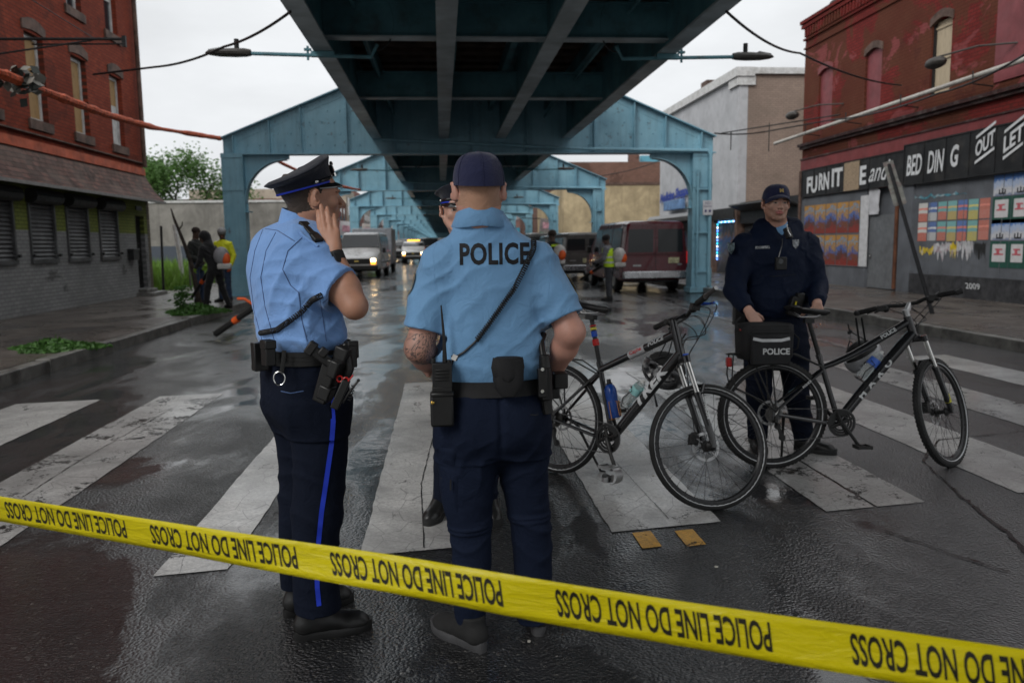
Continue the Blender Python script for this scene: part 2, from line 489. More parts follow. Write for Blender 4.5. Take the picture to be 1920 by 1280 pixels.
# ================================================================ GROUND
def asphalt_mat():
	m, nt, b = new_mat('wet_asphalt')
	P = objco(nt, world=True)
	big = nzt(nt, 0.35, 5, 0.6, P)
	mid = nzt(nt, 2.2, 6, 0.6, P, 0.4)
	st = nzt(nt, 1.0, 6, 0.6, objco(nt, (0.9, 0.35, 1), world=True), 0.8)
	fine = nzt(nt, 75, 6, 0.75, P)
	vor = N(nt, 'ShaderNodeTexVoronoi', Scale=95.0); lk(nt, P, vor.inputs['Vector'])
	vor2 = N(nt, 'ShaderNodeTexVoronoi', Scale=75.0); lk(nt, P, vor2.inputs['Vector'])
	col = ramp(nt, mid, [(0.3, (0.006, 0.0063, 0.007)), (0.55, (0.012, 0.0125, 0.0135)), (0.75, (0.022, 0.022, 0.023))])
	# newer, paler asphalt patch on the right of the crossing
	sp = nt.nodes.new('ShaderNodeSeparateXYZ'); lk(nt, P, sp.inputs[0])
	wob = mathn(nt, 'MULTIPLY', mathn(nt, 'SUBTRACT', nzt(nt, 1.4, 5, 0.7, P), 0.5), 0.7)
	ed = mathn(nt, 'ADD', mathn(nt, 'SUBTRACT', sp.outputs[0], mathn(nt, 'MULTIPLY', sp.outputs[1], 0.22)), wob)
	patch = mathn(nt, 'MULTIPLY', ramp(nt, mathn(nt, 'MULTIPLY', mathn(nt, 'SUBTRACT', ed, 1.45), 8.0, True), [(0.0, 0.0), (1.0, 1.0)]), mathn(nt, 'LESS_THAN', sp.outputs[1], 10.5))
	col = mixc(nt, mathn(nt, 'MULTIPLY', patch, 0.6), col, (0.042, 0.041, 0.043))
	spk = ramp(nt, vor.outputs['Color'], [(0.80, 0.0), (0.95, 1.0)])
	col = mixc(nt, mathn(nt, 'MULTIPLY', spk, 0.7), col, (0.12, 0.115, 0.105))
	rust = ramp(nt, nzt(nt, 0.9, 7, 0.7, P, 1.2), [(0.70, 0.0), (0.80, 0.3)])
	col = mixc(nt, rust, col, (0.022, 0.012, 0.008))
	lk(nt, col, b.inputs['Base Color'])
	wet = ramp(nt, mathn(nt, 'ADD', mathn(nt, 'MULTIPLY', big, 0.45), mathn(nt, 'MULTIPLY', st, 0.55)), [(0.415, 0.0), (0.53, 1.0)])
	wet = mathn(nt, 'MULTIPLY', wet, mathn(nt, 'SUBTRACT', 1.0, mathn(nt, 'MULTIPLY', patch, 0.55)))
	r = N(nt, 'ShaderNodeMapRange'); lk(nt, wet, r.inputs[0]); r.inputs[3].default_value = 0.36; r.inputs[4].default_value = 0.28
	b.inputs['Specular IOR Level'].default_value = 0.3
	lk(nt, r.outputs[0], b.inputs['Roughness'])
	cw = N(nt, 'ShaderNodeMapRange'); lk(nt, wet, cw.inputs[0]); cw.inputs[3].default_value = 0.8; cw.inputs[4].default_value = 1.0
	lk(nt, cw.outputs[0], b.inputs['Coat Weight'])
	cr = N(nt, 'ShaderNodeMapRange'); lk(nt, wet, cr.inputs[0]); cr.inputs[3].default_value = 0.12; cr.inputs[4].default_value = 0.03
	lk(nt, cr.outputs[0], b.inputs['Coat Roughness']); b.inputs['Coat IOR'].default_value = 1.65
	hgt = mathn(nt, 'ADD', mathn(nt, 'MULTIPLY', vor.outputs['Distance'], -0.7), mathn(nt, 'ADD', mathn(nt, 'MULTIPLY', vor2.outputs['Distance'], -1.8), mathn(nt, 'MULTIPLY', fine, 1.2)))
	n1 = N(nt, 'ShaderNodeBump', Strength=1.0, Distance=0.006); lk(nt, hgt, n1.inputs['Height'])
	lk(nt, n1.outputs[0], b.inputs['Normal'])
	# the water film rides over the stones: softer where it is deep
	cs = N(nt, 'ShaderNodeMapRange'); lk(nt, wet, cs.inputs[0]); cs.inputs[3].default_value = 0.5; cs.inputs[4].default_value = 0.03
	n2 = N(nt, 'ShaderNodeBump', Distance=0.008); lk(nt, hgt, n2.inputs['Height']); lk(nt, cs.outputs[0], n2.inputs['Strength'])
	wv = nzt(nt, 3.0, 4, 0.6, P, 0.5)
	n3 = N(nt, 'ShaderNodeBump', Strength=0.22, Distance=0.02); lk(nt, wv, n3.inputs['Height']); lk(nt, n2.outputs[0], n3.inputs['Normal'])
	lk(nt, n3.outputs[0], b.inputs['Coat Normal'])
	return m
M_ASPH = asphalt_mat()
def concrete_walk():
	m, nt, b = new_mat('wet_pavement')
	P = objco(nt, world=True)
	col = ramp(nt, nzt(nt, 1.3, 7, 0.65, P, 0.3), [(0.3, (0.045, 0.036, 0.031)), (0.5, (0.085, 0.070, 0.060)), (0.72, (0.15, 0.128, 0.11))])
	col = mixc(nt, ramp(nt, nzt(nt, 30, 5, 0.7, P), [(0.35, 0.5), (0.65, 0.0)]), col, (0.05, 0.042, 0.036))
	br = N(nt, 'ShaderNodeTexBrick', Scale=1.0); lk(nt, P, br.inputs['Vector'])
	br.offset = 0.0; br.inputs['Brick Width'].default_value = 1.5; br.inputs['Row Height'].default_value = 1.5; br.inputs['Mortar Size'].default_value = 0.012
	col = mixc(nt, br.outputs['Fac'], col, (0.018, 0.016, 0.014))
	lk(nt, col, b.inputs['Base Color'])
	lk(nt, ramp(nt, nzt(nt, 0.8, 5, 0.6, P, 0.6), [(0.38, 0.15), (0.6, 0.5)]), b.inputs['Roughness'])
	h = mathn(nt, 'SUBTRACT', nzt(nt, 90, 5, 0.7, P), mathn(nt, 'MULTIPLY', br.outputs['Fac'], 2.0))
	bump(nt, b, h, 0.35, 0.004)
	return m
M_WALK = concrete_walk()
M_KERB = mat('kerb_stone', (0.13, 0.125, 0.115), 0.4, var=0.3, scale=4, bmp=0.4, bscale=40, bdist=0.006, dirt=(0.03, 0.027, 0.024), dirt_amt=0.8)
def soil():
	return mat('soil', (0.05, 0.045, 0.03), 0.9, var=0.4, scale=3, bmp=0.6, bscale=20, bdist=0.02)
mb = MB(); mb.add([(-400, -60, -0.03), (400, -60, -0.03), (400, 900, -0.03), (-400, 900, -0.03)], [(0, 1, 2, 3)])
tag(mb.build('ground', soil(), smooth=0), kind='structure')
mb = MB(); mb.add([(-40, -30, 0), (40, -30, 0), (40, 9.2, 0), (7.35, 9.2, 0), (7.35, 600, 0), (-4.72, 600, 0), (-4.72, 6.2, 0), (-40, 6.2, 0)], [tuple(range(8))])
tag(mb.build('road', M_ASPH, smooth=0), kind='structure')
def walk(name, x0, x1, y0, y1):
	mb = MB(); mb.bb(x0, x1, y0, y1, -0.2, 0.15)
	tag(mb.build(name, M_WALK, smooth=0), kind='structure')
walk('pavement', -40, -4.9, 6.4, 23.95); walk('pavement', -8.45, -4.9, 23.95, 600)
walk('pavement', 7.53, 11.42, 9.4, 600); walk('pavement', 11.42, 40, 9.4, 11)
def kerb(pts):
	mb = MB()
	random.seed(4)
	(xa, ya), (xb, yb) = pts
	L = math.hypot(xb-xa, yb-ya); n = max(1, int(L/1.8)); ux, uy = (xb-xa)/L, (yb-ya)/L
	for i in range(min(n, 90)):
		a, b = i*L/n+0.006, (i+1)*L/n-0.006
		dz = random.uniform(-0.012, 0.008); dx = random.uniform(-0.008, 0.008)
		cx, cy = xa+ux*(a+b)/2, ya+uy*(a+b)/2
		rot = Matrix.Rotation(math.atan2(uy, ux)+random.uniform(-.004, .004), 3, 'Z')
		mb.box((cx+dx, cy, 0.0+dz), (b-a, 0.18, 0.31), rot)
	tag(mb.build('kerb', M_KERB, bevel=0.012), kind='structure')
kerb(((-4.81, 6.3), (-4.81, 160))); kerb(((7.44, 9.3), (7.44, 160))); kerb(((-22, 6.29), (-4.9, 6.29))); kerb(((7.53, 9.29), (26, 9.29)))
mb = MB(); mb.add([(-60, 23.95, 0.1), (-8.45, 23.95, 0.1), (-8.45, 46, 0.1), (-60, 46, 0.1)], [(0, 1, 2, 3)])
tag(mb.build('ground', soil(), smooth=0), kind='structure')
# ---- painted crossing, worn
def paint(name, col, wear=0.5, seed=0.0):
	m, nt, b = new_mat(name)
	P = objco(nt, world=True)
	c = ramp(nt, nzt(nt, 3.0, 6, 0.65, P), [(0.3, tuple(x*0.62 for x in col)), (0.7, col)])
	c = mixc(nt, ramp(nt, nzt(nt, 55, 6, 0.75, P), [(0.38, 0.75), (0.62, 0.0)]), c, tuple(x*0.38 for x in col))
	v = N(nt, 'ShaderNodeTexVoronoi', Scale=7.0, feature='DISTANCE_TO_EDGE'); lk(nt, mixc(nt, 0.12, P, N(nt, 'ShaderNodeTexNoise', Scale=9.0).outputs[1]), v.inputs['Vector'])
	crack = ramp(nt, v.outputs['Distance'], [(0.0, 1.0), (0.018, 0.0)])
	c = mixc(nt, mathn(nt, 'MULTIPLY', crack, 0.75), c, (0.02, 0.02, 0.02))
	c = mixc(nt, ramp(nt, nzt(nt, 1.1, 8, .7, P, .8), [(.42, 0.0), (.62, .72)]), c, tuple(x*.3 for x in col))
	lk(nt, c, b.inputs['Base Color'])
	b.inputs['Roughness'].default_value = 0.38
	lk(nt, ramp(nt, nzt(nt, 1.2, 4, 0.6, P), [(0.4, 0.1), (0.6, 0.7 if col[2] > .1 else 0)]), b.inputs['Coat Weight']); b.inputs['Coat Roughness'].default_value = 0.18
	bump(nt, b, nzt(nt, 110, 5, 0.75, P), 0.5, 0.003)
	w1 = nzt(nt, 2.4, 8, 0.75, P, 0.5); w2 = nzt(nt, 26, 6, 0.8, P)
	a = mathn(nt, 'ADD', mathn(nt, 'MULTIPLY', w1, 0.66), mathn(nt, 'MULTIPLY', w2, 0.34))
	lk(nt, ramp(nt, a, [(0.30+wear*0.28, 0.0), (0.335+wear*0.28, 1.0)]), b.inputs['Alpha'])
	return m
M_P1 = paint('crossing_paint', (0.60, 0.59, 0.57), 0.30)
M_P2 = paint('worn_paint', (0.48, 0.475, 0.46), 0.48)
M_P3 = paint('faint_paint', (0.20, 0.20, 0.195), 0.55)
M_PY = paint('yellow_paint', (0.85, 0.43, 0.02), 0.42)
def sheet(pts, z=0.004):
	return [(x, y, z) for x, y in pts]
near = lambda x: 3.74+0.135*x
far = lambda x: 8.5+0.15*x
wear = []
def stripe(mb, x0, x1, y0=None, y1=None):
	n = 44; random.seed(int(x0*100))
	ya, yb = (near(x0), near(x1)) if y0 is None else (y0, y0)
	yc, yd = (far(x0), far(x1)) if y1 is None else (y1, y1)
	L = [(x0+random.uniform(-.005, .005), ya+(yc-ya)*i/n) for i in range(n+1)]
	Rr = [(x1+random.uniform(-.005, .005), yb+(yd-yb)*i/n) for i in range(n+1)]
	base = len(mb.v)
	mb.add(sheet(L)+sheet(Rr), [(i, n+1+i, n+2+i, i+1) for i in range(n)])
mbA, mbB, mbC = MB(), MB(), MB()
stripe(mbA, -0.42, 0.09); stripe(mbA, 0.83, 1.43)
stripe(mbA, -4.10, -3.36); stripe(mbB, -2.83, -2.23); stripe(mbA, -1.33, -1.01)
stripe(mbB, 2.05, 2.34); stripe(mbB, 2.36, 2.66)
stripe(mbA, 3.28, 3.86); stripe(mbB, 4.50, 5.08); stripe(mbA, 5.72, 6.30)
stripe(mbC, 5.22, 5.33, 12.4, 30); stripe(mbC, 5.42, 5.55, 9.4, 12.4)
stripe(mbC, 1.05, 1.15, 14, 60)
for i, (mbx, mm, ln) in enumerate(((mbA, M_P1, 0), (mbB, M_P2, 0), (mbC, M_P3, 0))):
	tag(mbx.build('crosswalk_marking', mm, smooth=0), kind='structure')
mb = MB()
for x0 in (0.93, 1.15): mb.add(sheet([(x0, 3.62), (x0+.10, 3.635), (x0+.10, 3.845), (x0, 3.83)]), [(0, 1, 2, 3)])
tag(mb.build('lane_marking', M_PY, smooth=0), kind='structure')
# ---- cracks in the asphalt: narrow dark filled seams
M_CRACK = mat('crack_filler', (0.006, 0.006, 0.006), 0.3, var=0.3, bmp=0.5, bscale=80)
def crack(pts, w=0.012, seed=1):
	random.seed(seed); mb = MB(); P = []
	for i in range(len(pts)-1):
		a, b = V((*pts[i], 0)), V((*pts[i+1], 0)); n = max(2, int((b-a).length/0.06))
		for k in range(n):
			p = a.lerp(b, k/n); P.append(p+V((random.gauss(0, w*.5), random.gauss(0, w*.5), 0)))
	vs, fs = [], []
	for i, p in enumerate(P):
		t = (P[min(i+1, len(P)-1)]-P[max(i-1, 0)]); s_ = V((-t.y, t.x, 0)).normalized()*w*random.uniform(.25, 1.2)
		vs += [(p.x+s_.x, p.y+s_.y, .0075), (p.x-s_.x, p.y-s_.y, .0075)]
		if i: fs.append((2*i-2, 2*i-1, 2*i+1, 2*i))
	mb.add(vs, fs); return tag(mb.build('road_crack', M_CRACK, smooth=0), kind='structure')
crack([(2.9, 4.1), (2.78, 3.6), (2.62, 3.1), (2.5, 2.7)], .012, 2)
crack([(2.9, 4.1), (3.15, 4.9), (3.6, 5.4), (4.6, 5.6)], .008, 3)
crack([(-.12, 3.75), (-.16, 4.8), (-.1, 6.0), (-.13, 8.0)], .003, 4)
crack([(1.17, 4.0), (1.12, 5.4), (1.14, 7.6), (1.1, 10)], .003, 5)
crack([(-2.5, 4.0), (-2.55, 5.6), (-2.5, 7.5)], .0035, 6)
crack([(2.2, 3.7), (2.35, 3.35), (2.5, 3.1)], .01, 7)
# ================================================================ ELEVATED RAILWAY
def steel():
	m, nt, b = new_mat('blue_green_steel_paint')
	P = objco(nt, world=True)
	c = ramp(nt, nzt(nt, 1.5, 7, 0.6, P), [(0.3, (0.15, 0.32, 0.41)), (0.7, (0.23, 0.43, 0.52))])
	st = nzt(nt, 1.0, 6, 0.7, objco(nt, (9, 9, 0.5), world=True))
	c = mixc(nt, ramp(nt, st, [(0.5, 0.0), (0.75, 0.35)]), c, (0.045, 0.085, 0.10))
	c = mixc(nt, ramp(nt, nzt(nt, 5, 8, 0.75, P), [(0.60, 0.0), (0.68, 0.7)]), c, (0.09, 0.05, 0.03))
	lk(nt, c, b.inputs['Base Color'])
	lk(nt, ramp(nt, nzt(nt, 5, 4, 0.6, P), [(0.3, 0.34), (0.7, 0.55)]), b.inputs['Roughness'])
	bump(nt, b, nzt(nt, 22, 4, 0.6, P), 0.15, 0.004)
	return m
M_STEEL = steel()
M_STEEL2 = mat('road_lit_flange_steel', (0.36, 0.42, 0.445), 0.42, var=0.25, scale=1.2, dirt=(0.17, 0.18, 0.18), dirt_amt=0.35, dirt_scale=2, bmp=0.15, bscale=14, bdist=0.004)  # bottom flanges only: paler grey carries the light thrown up by the wet road
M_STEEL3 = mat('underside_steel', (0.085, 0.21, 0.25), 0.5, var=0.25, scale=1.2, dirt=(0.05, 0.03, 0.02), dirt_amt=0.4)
M_TIE = mat('deck_timber', (0.075, 0.05, 0.038), 0.85, var=0.35, scale=3, bmp=0.4, bscale=30, bdist=0.004)
M_CONC = mat('deck_edge_concrete', (0.16, 0.14, 0.12), 0.8, var=0.3, scale=2, dirt=(0.05, 0.04, 0.035), dirt_amt=0.6)
GX = (-1.68, 0.13, 1.68, 3.52); GZ = 4.32
deck = thing('elevated_railway', 'blue green steel deck of the elevated railway running overhead down the street', 'elevated railway', (0.85, 22, 0))
inv = True
Y0, Y1 = -14, 345
for i, gx in enumerate(GX):
	mb = MB(); top = 5.85 if i in (0, 3) else 5.3
	mb.bb(gx-.135, gx+.135, Y0, Y1, GZ, GZ+.035, mi=0)
	mb.bb(gx-.015, gx+.015, Y0, Y1, GZ+.035, top, mi=1)
	mb.bb(gx-.135, gx+.135, Y0, Y1, top, top+.03, mi=1)
	y = -7.4
	while y < 110:
		for s_ in (-1, 1):
			if (i == 0 and s_ < 0) or (i == 3 and s_ > 0): mb.bb(gx+s_*.016, gx+s_*.11, y-.01, y+.01, GZ+.04, top-.01, mi=1)
		y += 1.65
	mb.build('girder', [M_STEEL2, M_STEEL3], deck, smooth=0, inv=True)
ys = [22.3-4.95*k for k in range(7, 0, -1)] + [22.3+4.95*k for k in range(0, 63)]
for k, y in enumerate(ys):
	if abs((y-22.3) % 14.85) < .1: continue
	mb = MB()
	for a, b_ in ((GX[0], GX[1]), (GX[1], GX[2]), (GX[2], GX[3])):
		a += .017; b_ -= .017
		mb.bb(a, b_, y-.11, y+.11, 4.50, 4.525, mi=1); mb.bb(a, b_, y-.011, y+.011, 4.525, 5.02, mi=0); mb.bb(a, b_, y-.11, y+.11, 5.02, 5.045, mi=0)
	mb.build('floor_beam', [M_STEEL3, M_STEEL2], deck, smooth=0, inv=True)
mb = MB(); mb.bb(-1.9, 3.74, Y0, Y1, 5.88+.01, 6.05)
for y in np.arange(-13, 60, .62):
	mb.bb(-1.66, 3.50, y, y+.3, 5.33, 5.6)
	mb.bb(-1.66, 3.50, y+.02, y+.28, 5.6, 5.88)
mb.build('track_timber', M_TIE, deck, smooth=0, inv=True)
mb = MB()
for a, b_ in ((-1.25, .3), (1.4, 2.95)):
	for x in (a, b_): mb.bb(x-.06, x+.06, Y0, Y1, 5.05, 5.32)
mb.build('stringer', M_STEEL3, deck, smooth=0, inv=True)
for k in range(44):
	y = 4.6+1.53*k; mb = MB()
	mb.add([(-2.02, y, 4.98), (-2.02, y+.78, 4.98), (-1.69, y+.78, 4.78), (-1.69, y, 4.78), (-2.02, y, 5.45), (-2.02, y+.78, 5.45), (-1.69, y+.78, 5.45), (-1.69, y, 5.45)],
		   [(3, 2, 1, 0), (4, 5, 6, 7), (0, 1, 5, 4), (1, 2, 6, 5), (2, 3, 7, 6), (3, 0, 4, 7)])
	mb.build('deck_bracket', M_CONC, deck, smooth=0, inv=True)
mb = MB(); mb.bb(-2.0, -1.9, Y0, Y1, 5.46, 6.25); mb.bb(3.74, 3.84, Y0, Y1, 5.3, 6.25)
mb.build('parapet', M_CONC, deck, smooth=0, inv=True)
mb = MB()   # conduits under the deck
mb.tube([(-1.2, Y0, 4.95), (-1.2, 120, 4.95)], .035, 8); mb.tube([(2.9, Y0, 4.9), (2.9, 120, 4.9)], .03, 8)
mb.build('conduit', M_STEEL3, deck, inv=True)
# ---- one portal frame, copied down the street
def rivet(mb, x, y, z, r=.017, face=-1):
	k = 6; vs = [(x+r*math.cos(2*PI*j/k), y, z+r*math.sin(2*PI*j/k)) for j in range(k)] + [(x+r*.6*math.cos(2*PI*j/k), y+face*r*.6, z+r*.6*math.sin(2*PI*j/k)) for j in range(k)]
	mb.add(vs, [(j, (j+1) % k, k+(j+1) % k, k+j) for j in range(k)]+[tuple(range(k, 2*k))])
XL, XR, ZB = -5.74, 7.66, 3.93
def ztop(x):
	if x < -2.3: return 4.31+(x-XL)*(5.73-4.31)/(XL*-1-2.3)
	if x > 4.35: return 4.34+(XR-x)*(5.73-4.34)/(XR-4.35)
	return 5.73
def bent_parts(root):
	prof = [XL, -2.3, 4.35, XR]
	mb = MB()   # web plate
	out = [(XL, ZB)]+[(x, ztop(x)) for x in prof]+[(XR, ZB)]
	mb.prism([(x, z) for x, z in out][::-1], Matrix(((1, 0, 0, 0), (0, 0, 1, -.012), (0, 1, 0, 0), (0, 0, 0, 1))), .024)
	st = [-5.45, -4.5, -3.67, -2.46, 4.27, 5.39, 6.27, 7.3, -1.2, .9, 2.4]
	for x in st:
		for sy in (-1, 1): mb.bb(x-.013, x+.007, sy*.013, sy*.16, ZB+.005, ztop(x)-.02)
		for sy in (-1, 1): mb.bb(x-.09, x+.09, sy*.013, sy*.030, ZB+.01, ztop(x)-.06)
	# edge angles following the slopes (they read as a darker double line)
	for a, b_ in (((XL+.05), -2.3), (4.35, XR-.05)):
		za, zb = ztop(a)-.2, ztop(b_)-.2
		mb.add([(a, -.02, za-.012), (b_, -.02, zb-.012), (b_, -.02, zb+.012), (a, -.02, za+.012), (a, -.012, za-.012), (b_, -.012, zb-.012), (b_, -.012, zb+.012), (a, -.012, za+.012)],
			   [(0, 1, 2, 3), (0, 1, 5, 4), (3, 2, 6, 7)])
	web = mb
	mb = MB()   # flanges
	for i in range(3):
		a, b_ = prof[i], prof[i+1]; za, zb = ztop(a), ztop(b_)
		mb.add([(a-(.04 if i == 0 else 0), -.19, za), (b_+(.04 if i == 2 else 0), -.19, zb), (b_+(.04 if i == 2 else 0), .19, zb), (a-(.04 if i == 0 else 0), .19, za)] +
			   [(a-(.04 if i == 0 else 0), -.19, za+.03), (b_+(.04 if i == 2 else 0), -.19, zb+.03), (b_+(.04 if i == 2 else 0), .19, zb+.03), (a-(.04 if i == 0 else 0), .19, za+.03)],
			   [(0, 1, 2, 3), (4, 5, 6, 7), (0, 1, 5, 4), (2, 3, 7, 6), (0, 3, 7, 4), (1, 2, 6, 5)])
	mb.bb(XL-.03, XR+.03, -.2, .2, ZB-.035, ZB)
	mb.build('flange', M_STEEL, root, smooth=0)
	for s_, x0, x1 in ((1, -5.75, -5.22), (-1, 7.05, 7.57)):
		mb = MB()
		mb.bb(x0, x1, -.02, .02, 0.1, ZB-.036)
		for x in (x0, x1): mb.bb(x-.012, x+.012, -.22, .22, 0.1, ZB-.036)
		mb.bb(x0+.012, x1-.012, -.215, -.195, .1, ZB-.036); mb.bb(x0+.012, x1-.012, .195, .215, .1, ZB-.036)
		for z in (3.0, 3.86): mb.bb(x0-.02, x1+.02, -.235, -.222, z-.05, z+.05)
		mb.bb(x0-.08, x1+.08, -.3, .3, .02, .16); mb.bb(x0-.03, x1+.03, -.25, .25, .16, .7)
		mb.build('column', M_STEEL, root, smooth=0)
		# knee bracket with the curved edge
		xi = x1 if s_ > 0 else x0; rr = 1.12
		cx, cz = xi+s_*1.12, 2.66
		arc = [(cx-s_*rr*math.cos(t), cz+rr*math.sin(t)*1.0) for t in np.linspace(0, PI/2, 14)]
		out = [(xi, 2.41), (xi+s_*.06, 2.41), (xi+s_*.06, 2.58)]+[(x+s_*.03, z) for x, z in arc]+[(cx+s_*.08, cz+rr), (cx+s_*.08, ZB-.036), (xi, ZB-.036)]
		if s_ < 0: out = out[::-1]
		mb = MB(); mb.prism(out, Matrix(((1, 0, 0, 0), (0, 0, 1, -.015), (0, 1, 0, 0), (0, 0, 0, 1))), .03)
		for i in range(13):
			(xa, za), (xb, zb) = arc[i], arc[i+1]
			mb.add([(xa, -.16, za), (xb, -.16, zb), (xb, .16, zb), (xa, .16, za), (xa+s_*.02, -.16, za-.02), (xb+s_*.02, -.16, zb-.02), (xb+s_*.02, .16, zb-.02), (xa+s_*.02, .16, za-.02)], [(0, 1, 2, 3), (4, 5, 6, 7), (0, 1, 5, 4), (3, 2, 6, 7)])
		mb.bb(xi, xi+s_*.13, -.17, .17, 2.38, 2.41)
		mb.build('knee_bracket', M_STEEL, root, smooth=30)
	mb = web
	for x in st:
		z = ZB+.1
		while z < ztop(x)-.12:
			for dx in (-.055, .055): rivet(mb, x+dx, -.0305, z, .019)
			z += .12
	x = XL+.12
	while x < XR:
		rivet(mb, x, -.0125, ZB+.06, .019); rivet(mb, x+.05, -.0125, ztop(x)-.07, .019)
		if x < -2.4 or x > 4.1: rivet(mb, x+.02, -.0205, ztop(x)-.2, .012)
		x += .11
	for i, x in enumerate(np.arange(XL+.3, XR-.2, .33)):
		for j, z in enumerate(np.arange(ZB+.22, 5.7, .3)):
			xx = x+(.16 if j % 2 else 0)
			if z < ztop(xx)-.3 and (xx < -2 or xx > 4): rivet(mb, xx, -.0125, z, .026)
	for x0, x1 in ((-5.75, -5.22), (7.05, 7.57)):
		for x in (x0+.05, x1-.05):
			for z in np.arange(.25, ZB-.1, .12): rivet(mb, x, -.2155, z, .019)
		s_ = 1 if x0 < 0 else -1; xi = x1 if s_ > 0 else x0
		for t in np.linspace(.05, PI/2, 12):
			rivet(mb, xi+s_*1.12-s_*1.2*math.cos(t), -.0155, 2.66+1.2*math.sin(t), .012)
		for z in np.arange(2.7, ZB-.1, .1): rivet(mb, xi+s_*.06, -.0155, z, .012)
	mb.build('web_plate', M_STEEL, root, smooth=0)
	mb = MB()  # rain pipes on the right column and along the flange
	mb.tube([(4.1, -.27, ZB+.07), (7.42, -.27, ZB+.02), (7.5, -.3, ZB-.1), (7.5, -.3, .2)], .05, 8)
	mb.tube([(7.16, -.28, ZB-.5), (7.16, -.28, .2)], .035, 8)
	mb.tube([(-1.6, -.25, 4.28), (4.1, -.27, ZB+.07)], .035, 8)
	for z in (.6, 1.7, 2.9): mb.bb(7.1, 7.56, -.31, -.22, z-.02, z+.02)
	mb.build('rain_pipe', M_STEEL, root)
nth = ['first', 'second', 'third', 'fourth', 'fifth', 'sixth', 'seventh', 'eighth', 'ninth', 'tenth', 'eleventh', 'twelfth', 'thirteenth', 'fourteenth', 'fifteenth', 'sixteenth', 'seventeenth', 'eighteenth', 'nineteenth', 'twentieth', 'last']
grp = 'blue green portal frames carrying the railway'
bent = thing('portal_frame', 'nearest blue green riveted steel portal frame spanning the street', 'portal frame', (0, 22.3, 0), 0, grp)
bent_parts(bent)
for k in range(1, 21):
	c = copy_tree(bent); c.location.y = 22.3+14.85*k
	c['label'] = f'{nth[k]} blue green steel portal frame down the street, counted from the near one'
# old column behind the camera keeps the deck up
c = copy_tree(bent); c.location.y = -7.4; c['label'] = 'blue green portal frame behind the crossing'
# ---- lamps hung from the deck
M_LAMP = mat('lamp_grey', (0.055, 0.05, 0.045), 0.5, var=0.2)
M_DARKM = mat('dark_metal', (0.02, 0.02, 0.02), 0.5, var=0.2)
M_CABLE = mat('black_cable', (0.012, 0.012, 0.013), 0.5, var=0.1)
def lamp(s_, y, label):
	gx = GX[0] if s_ < 0 else GX[3]
	x0 = gx-s_*.8; x1 = -2.72 if s_ < 0 else 4.55
	r_ = thing('street_lamp', label, 'street lamp', (gx, y, 4.24), 0, 'street lamps on arms under the railway deck')
	mb = MB(); z = 0
	mb.tube([(x0-gx, 0, .18), (x0-gx+s_*.1, 0, .0), (x1-gx+s_*.08, 0, .02+.02)], .028, 8)
	mb.box((s_*.0, 0, .035), (.34, .1, .075)); mb.cyl((s_*.22, 0, -.05), (s_*.22, 0, .15), .018, n=8); mb.box((s_*.22, 0, .1), (.1, .06, .03))
	mb.build('arm', M_STEEL3, r_)
	hx = x1-gx; mb = MB()
	prof = [(-.0, .05, .055), (.08, .10, .07), (.25, .14, .07), (.48, .14, .055), (.6, .09, .035), (.65, .02, .01)]
	rows = []
	for d, wy, hz in prof:
		x = hx+s_*d
		rows.append([(x, wy*math.cos(t), .04+hz*max(-.55, math.sin(t))) for t in np.linspace(0, 2*PI, 15)])
	mb.grid(rows); mb.add(rows[0][:-1], [tuple(range(14))]); mb.add(rows[-1][:-1], [tuple(range(14))])
	for k in range(9): mb.box((hx+s_*(.4+.024*k), 0, .092-.003*k), (.006, .16-.008*k, .045))
	h = mb.build('lamp_head', M_LAMP, r_)
	mb = MB(); mb.cyl((hx+s_*.2, 0, .1), (hx+s_*.2, 0, .24), .035, n=10); mb.build('photocell', M_DARKM, h)
	mb = MB(); mb.tube([(x0-gx, 0, .1)]+[(x0-gx-s_*.25*math.sin(t), 0, .5-.4*math.cos(t)) for t in np.linspace(.2, 2.7, 9)], .012, 6)
	mb.build('cable', M_CABLE, r_)
	return r_
for k, (y, zz) in enumerate(((12.4, 'near'), (31, 'second'), (50, 'third'), (69, 'fourth'), (88, 'fifth'))):
	for s_ in (-1, 1):
		side = 'over the left lane' if s_ < 0 else 'over the right lane'
		l = lamp(s_, y, (f'large grey street lamp nearest the crossing, {side}' if k == 0 else f'{zz} grey street lamp down the street, {side}'))
